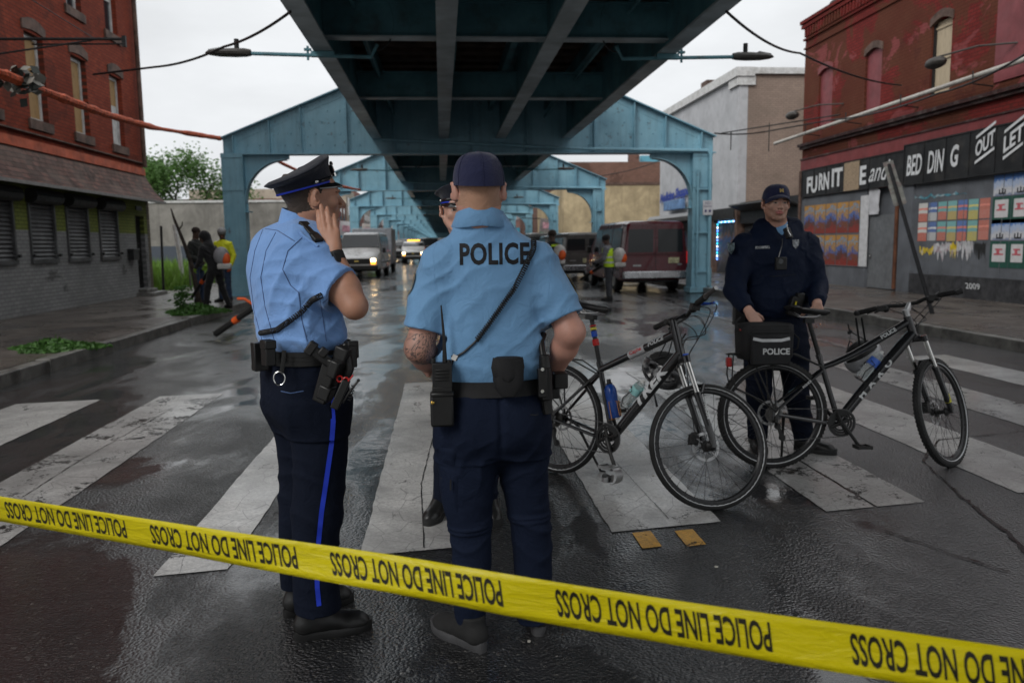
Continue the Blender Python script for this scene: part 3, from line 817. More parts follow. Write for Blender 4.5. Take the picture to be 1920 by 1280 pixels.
# ================================================================ BUILDINGS
def brick(name, c1, c2, mortar, axis='y', patches=(), rough=0.75, bw=0.215, rh=0.078, wetlow=None):
	"""brick running along world axis; patches: (colour, noise scale, threshold, seed)"""
	m, nt, b = new_mat(name)
	P = objco(nt, world=True); sp = nt.nodes.new('ShaderNodeSeparateXYZ'); lk(nt, P, sp.inputs[0])
	cb = nt.nodes.new('ShaderNodeCombineXYZ'); lk(nt, sp.outputs[1 if axis == 'y' else 0], cb.inputs[0]); lk(nt, sp.outputs[2], cb.inputs[1])
	wob = N(nt, 'ShaderNodeTexNoise', Scale=3.0); lk(nt, P, wob.inputs['Vector'])
	br = N(nt, 'ShaderNodeTexBrick', Scale=1.0); lk(nt, mixc(nt, 0.012, cb.outputs[0], wob.outputs[1]), br.inputs['Vector'])
	br.inputs['Brick Width'].default_value = bw; br.inputs['Row Height'].default_value = rh; br.inputs['Mortar Size'].default_value = 0.007
	br.inputs['Color1'].default_value = c4(c1); br.inputs['Color2'].default_value = c4(c2); br.inputs['Mortar'].default_value = c4(mortar); br.inputs['Bias'].default_value = -0.1
	col = br.outputs[0]
	for i, (pc, sc, th, am) in enumerate(patches):
		v = objco(nt, (1, 1, 1.3), world=True)
		mp = nt.nodes.new('ShaderNodeMapping'); mp.inputs['Location'].default_value = (7.3*i, 3.1*i, 1.7*i); lk(nt, v, mp.inputs[0])
		f = ramp(nt, nzt(nt, sc, 6, 0.62, mp.outputs[0], 0.6), [(th, 0.0), (th+0.02, am)])
		col = mixc(nt, f, col, mixc(nt, br.outputs['Fac'], pc, tuple(x*.7 for x in pc)))
	col = mixc(nt, ramp(nt, nzt(nt, 0.8, 7, 0.65, P), [(0.35, 0.45), (0.65, 0.0)]), col, tuple(x*0.4 for x in c1))
	lk(nt, col, b.inputs['Base Color']); b.inputs['Roughness'].default_value = rough; b.inputs['Specular IOR Level'].default_value = .08
	h = mathn(nt, 'SUBTRACT', mathn(nt, 'MULTIPLY', nzt(nt, 45, 4, 0.6, P), 0.35), br.outputs['Fac'])
	bump(nt, b, h, 0.5, 0.008)
	return m
def wall_grid(mb, axis, c, a0, a1, z0, z1, holes, th=0.3, face=1, mi=0):
	"""wall in plane (axis 'x': x=c, running along y) with rectangular holes (a0,a1,z0,z1); thickness goes behind the face"""
	A = sorted(set([a0, a1]+[v for h in holes for v in h[:2]])); Z = sorted(set([z0, z1]+[v for h in holes for v in h[2:4]]))
	A = [v for v in A if a0 <= v <= a1]; Z = [v for v in Z if z0 <= v <= z1]
	d0, d1 = (c-th, c) if face > 0 else (c, c+th)
	for i in range(len(A)-1):
		run = None
		for j in range(len(Z)-1):
			am, zm = (A[i]+A[i+1])/2, (Z[j]+Z[j+1])/2
			hole = any(h[0] < am < h[1] and h[2] < zm < h[3] for h in holes)
			if not hole and run is None: run = Z[j]
			if (hole or j == len(Z)-2) and run is not None:
				ze = Z[j] if hole else Z[j+1]
				if axis == 'x': mb.bb(d0, d1, A[i], A[i+1], run, ze, mi=mi)
				else: mb.bb(A[i], A[i+1], d0, d1, run, ze, mi=mi)
				run = None
M_BOARD = None
def wood(name, c, sc=(3, 3, 0.4)):
	m, nt, b = new_mat(name)
	v = objco(nt, sc)
	col = ramp(nt, nzt(nt, 6, 7, 0.7, v, 1.5), [(0.3, tuple(x*.6 for x in c)), (0.7, c)])
	col = mixc(nt, ramp(nt, nzt(nt, 2.2, 6, .7, objco(nt)), [(0.55, 0), (0.72, .6)]), col, tuple(x*.35 for x in c))
	lk(nt, col, b.inputs['Base Color']); b.inputs['Roughness'].default_value = .75; bump(nt, b, nzt(nt, 20, 4, .6, v), .3, .003); return m
M_PLY = wood('plywood', (0.42, 0.26, 0.11))
M_PLANK = wood('bare_boards', (0.55, 0.45, 0.31), (5, 5, .5))
M_FRAME = mat('white_frame', (0.55, 0.55, 0.54), 0.5, dirt=(.2, .18, .15))
M_GLASS = glass('dark_glass')
M_STONE = mat('brown_stone', (0.10, 0.062, 0.048), 0.7, var=0.35, scale=4, bmp=0.4, bscale=25, bdist=.008)
# ---------------- left corner building
LX = -8.4
M_BR1 = brick('red_brick', (0.27, 0.055, 0.030), (0.20, 0.038, 0.022), (0.075, 0.035, 0.026), patches=(((0.115, 0.035, 0.025), .7, .56, .7),))
M_BR2 = brick('grey_painted_brick', (0.27, 0.27, 0.265), (0.22, 0.22, 0.222), (0.14, 0.14, 0.14), patches=(((0.07, .068, .065), .9, .62, .7),))
M_BR3 = brick('olive_painted_brick', (0.20, 0.23, 0.06), (0.17, 0.20, 0.055), (0.07, 0.08, 0.03))
lb = thing('brick_building', 'three storey red brick corner building with boarded windows and grey painted ground floor', 'building', (LX-4, 16, .15))
wins = []
for r_, (z0, z1) in enumerate(((4.15, 5.92), (7.0, 8.75), (9.9, 11.5))):
	for yc in (12.1, 14.1, 16.1, 18.1, 20.17, 22.32): wins.append((yc-.39, yc+.39, z0, z1))
mb = MB(); wall_grid(mb, 'x', LX, 8, 23.88, 3.5, 13, wins, .35)
mb.bb(LX-12, LX-.35, 23.58, 23.88, .15, 13); mb.bb(LX-12, LX-.36, 8, 8.3, .15, 13)
mb.bb(LX-12, LX-.351, 8.31, 23.57, 12.8, 13)
mb.build('wall', M_BR1, lb, smooth=0, inv=True)
mb = MB(); mb.bb(LX-11.5, LX-1.5, 8.5, 23.4, .2, 12.7)
mb.build('interior', mat('dark_interior', (.01, .01, .01), .9), lb, smooth=0, inv=True)
for i, (a, b_, z0, z1) in enumerate(wins):
	mb = MB()
	mb.bb(LX-.2, LX-.12, a, a+.07, z0, z1); mb.bb(LX-.2, LX-.12, b_-.07, b_, z0, z1)
	mb.bb(LX-.2, LX-.12, a+.07, b_-.07, z1-.08, z1); mb.bb(LX-.2, LX-.12, a+.07, b_-.07, z0, z0+.07)
	if z0 > 6: mb.bb(LX-.19, LX-.13, a+.07, b_-.07, (z0+z1)/2-.03, (z0+z1)/2+.03)
	f = mb.build('window', M_FRAME, lb, smooth=0, inv=True)
	mb = MB()
	zs = z0+(z1-z0)*(.55 if i == 5 else 0)
	if z0 < 6:
		mb.bb(LX-.17, LX-.15, a+.071, b_-.071, zs+.071, z1-.081)
		bo = mb.build('board', M_PLY, f, smooth=0, inv=False)
		if i == 5:
			mb = MB(); mb.bb(LX-.17, LX-.15, a+.071, b_-.071, z0+.071, zs+.07); bp = mb.build('board', M_FRAME, f, smooth=0)
			bp.matrix_parent_inverse = lb.matrix_basis.inverted(); f.matrix_parent_inverse = lb.matrix_basis.inverted(); bp.matrix_parent_inverse = Matrix()
	else:
		mb.bb(LX-.165, LX-.155, a+.071, b_-.071, z0+.071, z1-.081); mb.build('pane', M_GLASS, f, smooth=0)
	mb = MB()
	mb.bb(LX-.02, LX+.05, a-.12, b_+.12, z0-.2, z0)
	mb.build('sill', M_STONE, lb, smooth=0, inv=True); mb = MB()
	n = 10; rows = []
	for k in range(n+1):
		t = k/n; y = a-.1+(b_-a+.2)*t; hz = .12*math.sin(PI*t)
		rows.append([(LX-.02, y, z1+.02+hz*.4), (LX+.035, y, z1+.02+hz*.4), (LX+.035, y, z1+.2+hz), (LX-.02, y, z1+.2+hz), (LX-.02, y, z1+.02+hz*.4)])
	mb.grid(rows); mb.add(rows[0][:4], [(0, 1, 2, 3)]); mb.add(rows[-1][:4], [(0, 1, 2, 3)])
	mb.build('lintel', M_STONE, lb, smooth=0, inv=True)
shut = [(12.0, 13.2), (13.7, 14.9), (15.4, 16.53), (17.11, 18.22), (18.75, 19.87), (20.46, 21.61)]
holes = [(a, b_, 1.2, 2.45) for a, b_ in shut]+[(22.85, 23.5, .35, 2.35)]
mb = MB(); wall_grid(mb, 'x', LX+.06, 8, 23.9, .1, 1.86, holes, .36); mb.build('lower_wall', M_BR2, lb, smooth=0, inv=True)
mb = MB(); wall_grid(mb, 'x', LX+.06, 8, 23.9, 1.86, 2.85, holes, .36); mb.build('upper_wall', M_BR3, lb, smooth=0, inv=True)
mb = MB(); mb.bb(LX+.0, LX+.068, 23.73, 23.92, .1, 2.8); mb.build('quoin', brick('corner_brick', (.2, .17, .12), (.13, .12, .1), (.06, .05, .05)), lb, smooth=0, inv=True)
def shutter_mat(name='shutter_grey', c=(0.09, 0.09, 0.092)):
	return mat(name, c, 0.45, metal=0.3, var=0.25, scale=2, dirt=(.02, .018, .016), dirt_amt=.5)
M_SH = shutter_mat()
def slats(mb, axis, c, a0, a1, z0, z1, pitch=.1, depth=.035, face=1):
	n = int(round((z1-z0)/pitch)); p = (z1-z0)/n
	rows = []
	for i in range(n*4+1):
		z = z0+p*i/4; d = depth*(0.5+0.5*math.cos(2*PI*(i/4)))*(1 if (i % 4) != 2 else 0.2)
		rows.append([(c+face*d, a0, z), (c+face*d, a1, z)] if axis == 'x' else [(a0, c+face*d, z), (a1, c+face*d, z)])
	mb.grid(rows)
for a, b_ in shut:
	mb = MB(); slats(mb, 'x', LX+.03, a+.05, b_-.05, 1.26, 2.45, .085, .03)
	for y in (a+.025, b_-.025): mb.bb(LX, LX+.1, y-.03, y+.03, 1.2, 2.45)
	mb.bb(LX+.03, LX+.11, a-.02, b_+.02, 1.18, 1.26)
	sh = mb.build('roller_shutter', M_SH, lb, smooth=0, inv=True)
	mb = MB(); mb.tube([(LX+.16, a-.04, 2.55), (LX+.16, b_+.04, 2.55)], .15, 10); mb.build('shutter_box', M_DARKM, sh)
	mb = MB()
	for y in (a+.0, b_-.0): mb.box((LX+.14, y, 1.34), (.05, .06, .06))
	mb.tube([(LX+.14, a, 1.34), (LX+.13, b_, 1.34)], .008, 6); mb.build('lock_bar', M_DARKM, sh)
mb = MB(); mb.bb(LX-.12, LX-.06, 22.85, 23.5, .35, 2.35)
for y in np.arange(22.92, 23.5, .12): mb.bb(LX-.055, LX-.04, y-.01, y+.01, .4, 2.3)
for z in (.42, 1.0, 1.6, 2.26): mb.bb(LX-.055, LX-.035, 22.86, 23.49, z-.015, z+.015)
d_ = mb.build('door', mat('black_gate', (.012, .012, .012), .5), lb, smooth=0, inv=True)
mb = MB(); mb.bb(LX+.062, LX+.5, 22.6, 23.75, .15, .25); mb.bb(LX+.062, LX+.28, 22.75, 23.6, .25, .34); mb.build('step', M_KERB, lb, bevel=.01, inv=True)
mb = MB(); mb.bb(LX+.07, LX+.22, 22.15, 22.55, 1.15, 1.40); mb.bb(LX+.07, LX+.25, 22.13, 22.57, 1.405, 1.45); mb.build('mailbox', M_DARKM, lb, bevel=.01, inv=True)
mb = MB(); mb.bb(LX+.07, LX+.1, 22.9, 23.3, 2.5, 2.62); mb.build('number_plate', M_DARKM, lb, inv=True)
# slate skirt roof over the ground floor
def shingle():
	m, nt, b = new_mat('worn_shingles')
	P = objco(nt, world=True); sp = nt.nodes.new('ShaderNodeSeparateXYZ'); lk(nt, P, sp.inputs[0])
	cb = nt.nodes.new('ShaderNodeCombineXYZ'); lk(nt, sp.outputs[1], cb.inputs[0]); lk(nt, sp.outputs[2], cb.inputs[1])
	br = N(nt, 'ShaderNodeTexBrick', Scale=1.0); lk(nt, cb.outputs[0], br.inputs['Vector'])
	br.inputs['Brick Width'].default_value = .26; br.inputs['Row Height'].default_value = .105; br.inputs['Mortar Size'].default_value = .008
	br.inputs['Color1'].default_value = (.17, .085, .068, 1); br.inputs['Color2'].default_value = (.075, .045, .038, 1); br.inputs['Mortar'].default_value = (.015, .012, .012, 1)
	col = mixc(nt, ramp(nt, nzt(nt, 1.6, 6, .65, P), [(.4, 0), (.6, .45)]), br.outputs[0], (.15, .12, .10))
	col = mixc(nt, ramp(nt, nzt(nt, 2.6, 5, .65, P), [(.56, 0), (.66, .7)]), col, (.035, .022, .02))
	lk(nt, col, b.inputs['Base Color']); b.inputs['Roughness'].default_value = .7; b.inputs['Specular IOR Level'].default_value = .15
	bump(nt, b, mathn(nt, 'SUBTRACT', nzt(nt, 25, 4, .6, P), br.outputs['Fac']), .7, .012); return m
mb = MB(); rows = []
for y in np.linspace(7.8, 23.96, 60):
	j = .012*math.sin(y*3.7)
	rows.append([(LX+.01, y, 3.5), (LX+.1, y, 3.34), (LX+.26, y, 3.05+j), (LX+.50, y, 2.78+j), (LX+.50, y, 2.72+j), (LX+.01, y, 2.86), (LX+.01, y, 3.5)])
mb.grid(rows); mb.add(rows[-1][:6], [tuple(range(6))]); mb.add(rows[0][:6], [tuple(range(6))])
mb.build('skirt_roof', shingle(), lb, smooth=0, inv=True)
mb = MB(); mb.bb(LX+.505, LX+.55, 7.8, 23.98, 2.71, 2.775); mb.build('gutter', mat('pale_gutter', (.22, .21, .2), .5), lb, inv=True)
mb = MB(); mb.bb(LX+.01, LX+.05, 8, 23.9, 3.505, 3.70); mb.build('flashing', mat('orange_flashing', (.42, .085, .035), .55, var=.25, scale=3), lb, inv=True)
mb = MB(); mb.bb(LX+.003, LX+.09, 8, 23.9, 4.02-.2, 4.02-.17); mb.build('string_course', M_STONE, lb, inv=True)
mb = MB(); mb.tube([(LX+.12, 23.7, 3.72), (LX+.12, 23.7, 12.8)], .06, 8); mb.build('downpipe', M_STONE, lb, inv=True)
# bracket pole out of the wall with old lamp arm
br_ = thing('wall_bracket', 'black iron bracket sticking out of the red brick wall below the boarded windows', 'bracket', (LX, 14.5, 4.9))
mb = MB(); mb.tube([(0, 0, .05), (3.1, .1, .1)], .025, 6); mb.tube([(0, -.5, -.5), (2.6, .1, .08)], .016, 6); mb.tube([(1.6, .1, .0), (3.1, .1, .02)], .014, 6)
mb.box((3.1, .1, .06), (.06, .06, .18)); mb.build('arm', M_DARKM, br_)
# ---------------- walled lot, back building, fence, tree
def cast(name, top, low, zsplit):
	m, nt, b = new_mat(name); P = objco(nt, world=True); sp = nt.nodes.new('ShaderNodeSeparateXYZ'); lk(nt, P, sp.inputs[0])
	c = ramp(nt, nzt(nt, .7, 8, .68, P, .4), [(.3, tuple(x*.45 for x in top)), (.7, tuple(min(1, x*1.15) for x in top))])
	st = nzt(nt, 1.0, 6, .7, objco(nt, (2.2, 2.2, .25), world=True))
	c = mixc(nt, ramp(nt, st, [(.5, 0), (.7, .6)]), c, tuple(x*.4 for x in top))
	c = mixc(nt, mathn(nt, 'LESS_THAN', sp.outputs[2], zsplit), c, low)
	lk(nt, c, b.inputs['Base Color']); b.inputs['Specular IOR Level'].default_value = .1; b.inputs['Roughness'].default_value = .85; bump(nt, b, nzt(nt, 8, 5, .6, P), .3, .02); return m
o_ = thing('stucco_building', 'low grey stained stucco building behind the grassy lot', 'building', (-18, 48, 0))
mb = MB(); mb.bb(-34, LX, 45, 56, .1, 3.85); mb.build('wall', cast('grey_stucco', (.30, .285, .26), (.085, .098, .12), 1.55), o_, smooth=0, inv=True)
mb = MB(); mb.bb(-34.05, LX+.04, 44.94, 56.05, 3.853, 3.98); mb.build('coping', M_FRAME, o_, smooth=0, inv=True)
# fence round the lot
M_GALV = mat('galvanised', (.16, .16, .16), .4, metal=.6)
def chain_mat():
	m, nt, b = new_mat('chain_link'); P = objco(nt)
	b.inputs['Base Color'].default_value = (.1, .1, .1, 1)
	sp = nt.nodes.new('ShaderNodeSeparateXYZ'); lk(nt, P, sp.inputs[0])
	s1 = mathn(nt, 'FRACT', mathn(nt, 'MULTIPLY', mathn(nt, 'ADD', sp.outputs[1], sp.outputs[2]), 12)); s2 = mathn(nt, 'FRACT', mathn(nt, 'MULTIPLY', mathn(nt, 'SUBTRACT', sp.outputs[1], sp.outputs[2]), 12))
	a = mathn(nt, 'MAXIMUM', mathn(nt, 'LESS_THAN', s1, .07), mathn(nt, 'LESS_THAN', s2, .07)); lk(nt, a, b.inputs['Alpha']); return m
fe = thing('chain_link_fence', 'chain link fence with steel rail between pavement and grassy lot', 'fence', (-8.3, 24, .15))
mb = MB(); mb.tube([(0, 3.2, 1.35), (0, 20.5, 1.35)], .025, 6); mb.build('rail', M_GALV, fe)
for y in (3.2, 6.2, 9.2, 12.2, 15.2, 18.2, 20.5):
	mb = MB(); mb.cyl((0, y, 0), (0, y, 1.38), .03, n=8); mb.build('post', M_GALV, fe)
mb = MB(); mb.add([(0.02, 3.2, .05), (.02, 20.5, .05), (.02, 20.5, 1.33), (.02, 3.2, 1.33)], [(0, 1, 2, 3)]); mb.build('mesh', chain_mat(), fe, smooth=0)
p_ = MB().cyl((0, 0, 0), (.05, 0, 1.95), .035, n=8).build('gate_post', M_DARKM); p_.location = (-8.2, 24.3, .15); tag(p_, 'thin dark gate post at the far corner of the brick building', 'post')
p_ = MB(); p_.tube([(0, 0, 0), (-.05, 0, 1.0), (-.17, 0, 2.1)], .075, 8); p_ = p_.build('white_post', M_FRAME); a_ = at(343, 528, 29); p_.location = (a_.x, 29, .15); tag(p_, 'leaning white painted post standing in the long grass', 'post')
# vegetation
def leafmat(name, c, tr=0.25):
	if name in _mc: return _mc[name]
	m, nt, b = new_mat(name); P = objco(nt, world=True)
	col = ramp(nt, nzt(nt, 1.5, 4, .7, P), [(.3, tuple(x*.55 for x in c)), (.5, c), (.72, tuple(min(1, x*1.6) for x in c))])
	lk(nt, col, b.inputs['Base Color']); b.inputs['Roughness'].default_value = .6
	b.inputs['Transmission Weight'].default_value = 0; b.inputs['Subsurface Weight'].default_value = 0
	t = nt.nodes.new('ShaderNodeBsdfTranslucent'); lk(nt, col, t.inputs[0]); ms = nt.nodes.new('ShaderNodeMixShader'); ms.inputs[0].default_value = tr
	lk(nt, b.outputs[0], ms.inputs[1]); lk(nt, t.outputs[0], ms.inputs[2]); lk(nt, ms.outputs[0], nt.nodes['Material Output'].inputs[0])
	_mc[name] = m; return m
M_GRASS = leafmat('grass_green', (.13, .25, .03)); M_LEAF = leafmat('leaf_green', (.075, .16, .035), .35); M_WEED = leafmat('weed_green', (.055, .14, .024))
M_BARK = mat('bark', (.035, .027, .022), .9, var=.4, bmp=.6, bscale=20, bdist=.02)
random.seed(11)
mb = MB()
for i in range(16000):
	x = random.uniform(-19, -8.6); y = random.uniform(26, 44); h = random.uniform(.2, .75)*(1 if random.random() < .8 else 1.35); a = random.uniform(0, PI); wd = random.uniform(.012, .04)
	dx, dy = math.cos(a)*wd, math.sin(a)*wd; lx, ly = random.gauss(0, .12), random.gauss(0, .12)
	mb.add([(x-dx, y-dy, .1), (x+dx, y+dy, .1), (x+lx*.4+dx, y+ly*.4+dy, .1+h*.6), (x+lx*.4-dx, y+ly*.4-dy, .1+h*.6), (x+lx, y+ly, .1+h)], [(0, 1, 2, 3), (3, 2, 4)])
tag(mb.build('grass', M_GRASS, smooth=0), kind='stuff')
def leaf(mb, p, s, n=None):
	a = V((random.gauss(0, 1), random.gauss(0, 1), random.gauss(0, .6))).normalized(); b_ = a.orthogonal().normalized(); b_ = Matrix.Rotation(random.uniform(0, 6.28), 3, a) @ b_
	mb.add([p-a*s, p+b_*s*.45-a*s*.1, p+a*s, p-b_*s*.45-a*s*.1], [(0, 1, 2, 3)])
def weed(loc, rx, ry, n, hmax, label, tall=None):
	mb = MB(); random.seed(int(abs(loc[0]*100)+abs(loc[1]*7)))
	for i in range(n):
		r_ = math.sqrt(random.random()); a = random.uniform(0, 2*PI); x, y = rx*r_*math.cos(a)*(1+.3*math.sin(3*a)), ry*r_*math.sin(a)
		z = random.uniform(0.01, hmax)*(1.05-r_)
		leaf(mb, V((x, y, z)), random.uniform(.025, .06))
	if tall:
		for i in range(tall[0]):
			z = random.uniform(0, tall[1]); leaf(mb, V((tall[2]+random.gauss(0, .08), random.gauss(0, .08), z)), random.uniform(.03, .07))
	o = mb.build('weed_clump', M_WEED, smooth=0); o.location = loc
	tag(o, label, 'weeds', 'weed clumps growing along the pavement edge')
weed((-5.15, 11.0, .15), .55, .45, 1500, .16, 'low green weed clump growing in the near pavement beside the kerb')
weed((-5.0, 16.6, .15), .55, .7, 2000, .22, 'green weed clump at the kerb by the feet of the hooded worker', (260, .55, -.25))
def tree(loc, h, rad, label, nl=5200, name='tree', seed=3, sz=.16):
	random.seed(seed)
	t = thing(name, label, 'tree', loc, 0, 'trees showing above the far roofs')
	mb = MB(); tips = []
	def grow(p, d, L, r_, dep):
		pts = [p]; q = p
		for i in range(3):
			d = (d+V((random.gauss(0, .16), random.gauss(0, .16), random.gauss(0, .08)))).normalized(); q = q+d*L/3; pts.append(q)
		mb.tube(pts, [r_*(1-.14*i) for i in range(4)], 6)
		if dep >= 2: tips.append((pts[2], L)); tips.append((q, L))
		if dep < 4:
			for i in range(random.choice((2, 3))):
				a = random.uniform(0, 2*PI); s_ = random.uniform(.45, .95)
				nd = (d+V((math.cos(a), math.sin(a), random.uniform(-.1, .5)))*s_).normalized()
				grow(q, nd, L*random.uniform(.58, .8), r_*.58, dep+1)
	grow(V((0, 0, 0)), V((0, 0, 1)), h*.36, h*.028, 0)
	mb.build('trunk', M_BARK, t)
	mb = MB()
	for i in range(nl):
		p, L = random.choice(tips); g = rad*.17
		leaf(mb, p+V((random.gauss(0, g), random.gauss(0, g), random.gauss(0, g*.8))), random.uniform(.5, 1.1)*sz)
	mb.build('crown', M_LEAF, t, smooth=0)
	return t
tree((-20.5, 62, 0), 8.6, 3.6, 'leafy green tree above the grey stucco wall', 11000, seed=8, sz=.17)
tree((-25.5, 60, 0), 7.6, 2.8, 'thinner tree beside the roof edge of the brick building', 7000, seed=5, sz=.17)
tree((-15.6, 66, 0), 5.6, 2.2, 'small tree seen through the arch of the nearest portal frame', 2400, seed=21)
# dead branch propped up as a post
mb = MB(); mb.tube([(0, 0, 0), (-.07, 0, .55), (-.13, 0, .95), (-.27, 0, 1.45), (-.44, 0, 1.95), (-.5, 0, 2.2)], [.065, .055, .05, .04, .03, .012], 7)
mb.tube([(-.36, 0, 1.72), (-.28, 0, 1.82), (-.27, 0, 1.9)], [.02, .015, .01], 6)
a_ = at(374, 560, 18.6); o_ = mb.build('dead_branch', M_BARK); o_.location = (a_.x, 18.6, .14); tag(o_, 'bare dead tree branch standing upright in the pavement', 'branch')
# ---------------- right: red painted brick shop
RX = 11.4
def FY(px): return RX/at(px, 440, 1).x
M_RB = brick('maroon_painted_brick', (0.20, 0.030, 0.026), (0.155, 0.023, 0.020), (0.075, 0.022, 0.02),
			 patches=(((0.115, 0.045, 0.026), .45, .47, .9), ((0.27, 0.075, 0.075), .6, .57, .85), ((0.36, .34, .32), 1.3, .70, .8), ((.09, .028, .022), .8, .6, .6)))
M_MAR = mat('maroon_panel', (.20, .050, .056), .55, var=.15, scale=2, dirt=(.12, .03, .03))
M_MARB = mat('maroon_band', (.185, .033, .034), .5, var=.15, scale=2, dirt=(.09, .02, .02))
rb = thing('furniture_store', 'red and maroon painted brick store with black lettered sign boards and postered front', 'building', (RX+5, 18, .15))
wr = [(22.92, 23.75, 4.72, 6.45), (20.3, 21.1, 4.75, 6.4), (17.45, 18.2, 4.75, 6.4), (12.2, 13.1, 4.75, 6.5)]
mb = MB(); wall_grid(mb, 'x', RX, 10, 24.75, 3.95, 8.15, wr, .35, -1)
mb.bb(RX+.35, RX+14, 24.4, 24.75, .15, 8.15); mb.bb(RX+.36, RX+14, 10, 10.3, .15, 8.15); mb.bb(RX+.36, RX+14, 10.31, 24.39, 7.9, 8.1)
mb.build('wall', M_RB, rb, smooth=0, inv=True)
mb = MB()
for z, d, h in ((8.15, .16, .1), (8.02, .12, .1), (7.62, .06, .06), (7.35, .04, .05)): mb.bb(RX-d, RX-.002, 9.9, 24.77+d*.5, z-h, z)
for y in np.arange(10.1, 24.7, .17): mb.bb(RX-.1, RX-.003, y, y+.08, 7.64, 7.9)
mb.build('cornice', M_RB, rb, smooth=0, inv=True)
mb = MB(); mb.ball((RX+.3, 23.2, 8.25), (.3, .4, .16)); mb.build('roof_vent', M_DARKM, rb, inv=True)
for i, (a, b_, z0, z1) in enumerate(wr):
	mb = MB()
	if i == 2:
		for k in range(4): mb.bb(RX+.1, RX+.125, a+.06+.16*k, a+.06+.16*k+.155, z0, z1-.03)
		mb.bb(RX+.075, RX+.1, a+.05, b_-.05, 5.5, 5.54); mb.bb(RX+.075, RX+.1, a+.05, b_-.05, z1-.2, z1-.15)
		w_ = mb.build('window', M_PLANK, rb, smooth=0, inv=True)
		mb = MB(); mb.bb(RX+.05, RX+.15, a, a+.06, z0, z1); mb.bb(RX+.05, RX+.15, b_-.05, b_, z0, z1); mb.build('frame', M_DARKM, w_)
	else:
		mb.bb(RX+.06, RX+.08, a, b_, z0, z1); w_ = mb.build('window', M_MAR, rb, smooth=0, inv=True)
	n = 10; rows = []
	for k in range(n+1):
		t = k/n; y = a-.05+(b_-a+.1)*t; hz = .13*math.sin(PI*t)
		rows.append([(RX-.03, y, z1-.12+hz), (RX+.06, y, z1-.12+hz), (RX+.06, y, z1+.06+hz), (RX-.03, y, z1+.06+hz), (RX-.03, y, z1-.12+hz)])
	mb = MB(); mb.grid(rows); mb.add(rows[0][:4], [(0, 1, 2, 3)]); mb.add(rows[-1][:4], [(0, 1, 2, 3)])
	mb.build('lintel', M_STONE if i != 0 else M_MARB, rb, smooth=0, inv=True)
mb = MB(); mb.bb(RX-.03, RX-.002, 10.0, 15.95, 4.6, 7.4); mb.build('sheet_panel', M_MAR, rb, smooth=0, inv=True)
mb = MB(); mb.bb(RX-.04, RX, 10, 24.75, 3.62, 3.95); mb.build('fascia', M_MARB, rb, smooth=0, inv=True)
mb = MB(); mb.bb(RX-.16, RX-.003, 10, 24.78, 4.34, 4.42); mb.bb(RX-.09, RX-.003, 10, 24.78, 4.26, 4.34); mb.bb(RX-.07, RX-.041, 10, 24.76, 3.93, 3.97)
mb.build('ledge', mat('dark_ledge', (.045, .014, .013), .6, var=.3, dirt=(.25, .24, .22), dirt_amt=.35, dirt_scale=2.5), rb, inv=True)
M_GP = mat('grey_painted_boards', (.105, .112, .125), .6, var=.14, scale=1.6, dirt=(.065, .066, .07), dirt_amt=.6, dirt_scale=1.5, bmp=.15, bscale=12, bdist=.004)
mb = MB()
mb.bb(RX-.0, RX+.3, 10, 19.3, .62, 2.78); mb.bb(RX, RX+.3, 20.75, 24.75, .15, 2.78); mb.bb(RX+.12, RX+.3, 19.3, 20.75, .15, 2.78)
for y in (21.6, 22.6, 23.6): mb.bb(RX-.006, RX, y-.006, y+.006, .2, .72)
mb.bb(RX-.02, RX, 20.75, 24.75, .70, .72)
for y in np.arange(10.6, 18.4, 1.22): mb.bb(RX-.008, RX, y-.01, y+.01, .63, 2.77)
mb.bb(RX-.06, RX+.0, 18.55, 19.1, .15, 2.78)
mb.build('boarded_front', M_GP, rb, smooth=0, inv=True)
mb = MB(); mb.bb(RX-.07, RX+.3, 10, 18.54, .15, .619); mb.build('plinth', mat('dark_plinth', (.035, .035, .038), .5, var=.3, dirt=(.1, .1, .1), dirt_amt=.4), rb, inv=True)
mb = MB(); mb.bb(RX+.06, RX+.11, 19.45, 20.68, .17, 2.08); dr = mb.build('door', mat('grey_steel_door', (.13, .137, .145), .5, var=.1, dirt=(.07, .07, .07)), rb, inv=True)
mb = MB(); mb.ball((RX+.03, 20.55, 1.0), .035); mb.box((RX+.05, 20.55, 1.0), (.03, .05, .12)); mb.build('handle', M_GALV, dr)
mb = MB(); mb.tube([(RX-.06, 19.2, .2), (RX-.06, 19.2, 2.72)], .05, 8); mb.build('rusty_pipe', mat('rust', (.09, .035, .018), .8, var=.3), rb, inv=True)
mb = MB(); mb.tube([(RX-.05, 24.7, .2), (RX-.05, 24.7, 3.6)], .05, 8); mb.build('downpipe', M_STONE, rb, inv=True)
# sign boards
M_BLK = mat('black_sign_board', (.012, .012, .013), .5, var=.3, scale=2, dirt=(.05, .045, .04), dirt_amt=.5)
M_WHT = mat('white_letter', (.62, .63, .64), .6, var=.12, scale=6, dirt=(.25, .24, .23), dirt_amt=.3)
M_OSB = mat('chipboard', (.30, .225, .15), .8, var=.3, scale=30)
def sign(y0, y1, z0, z1, x):
	mb = MB(); mb.bb(x, RX-.002 if x > RX-.04 else RX-.041, y0, y1, z0, z1)
	n = max(1, int(round((y1-y0)/.82)))
	for k in range(n+1):
		y = y0+(y1-y0)*k/n; mb.bb(x-.012, x, y-.014, y+.014, z0+.03, z1-.03)
	mb.bb(x-.018, x, y0, y1, z0, z0+.03); mb.bb(x-.018, x, y0, y1, z1-.03, z1)
	return mb.build('sign_board', M_BLK, rb, smooth=0, inv=True)
s1 = sign(19.02, 24.6, 2.78, 3.61, RX-.05)
s2 = sign(10, 18.95, 2.74, 3.72, RX-.09)
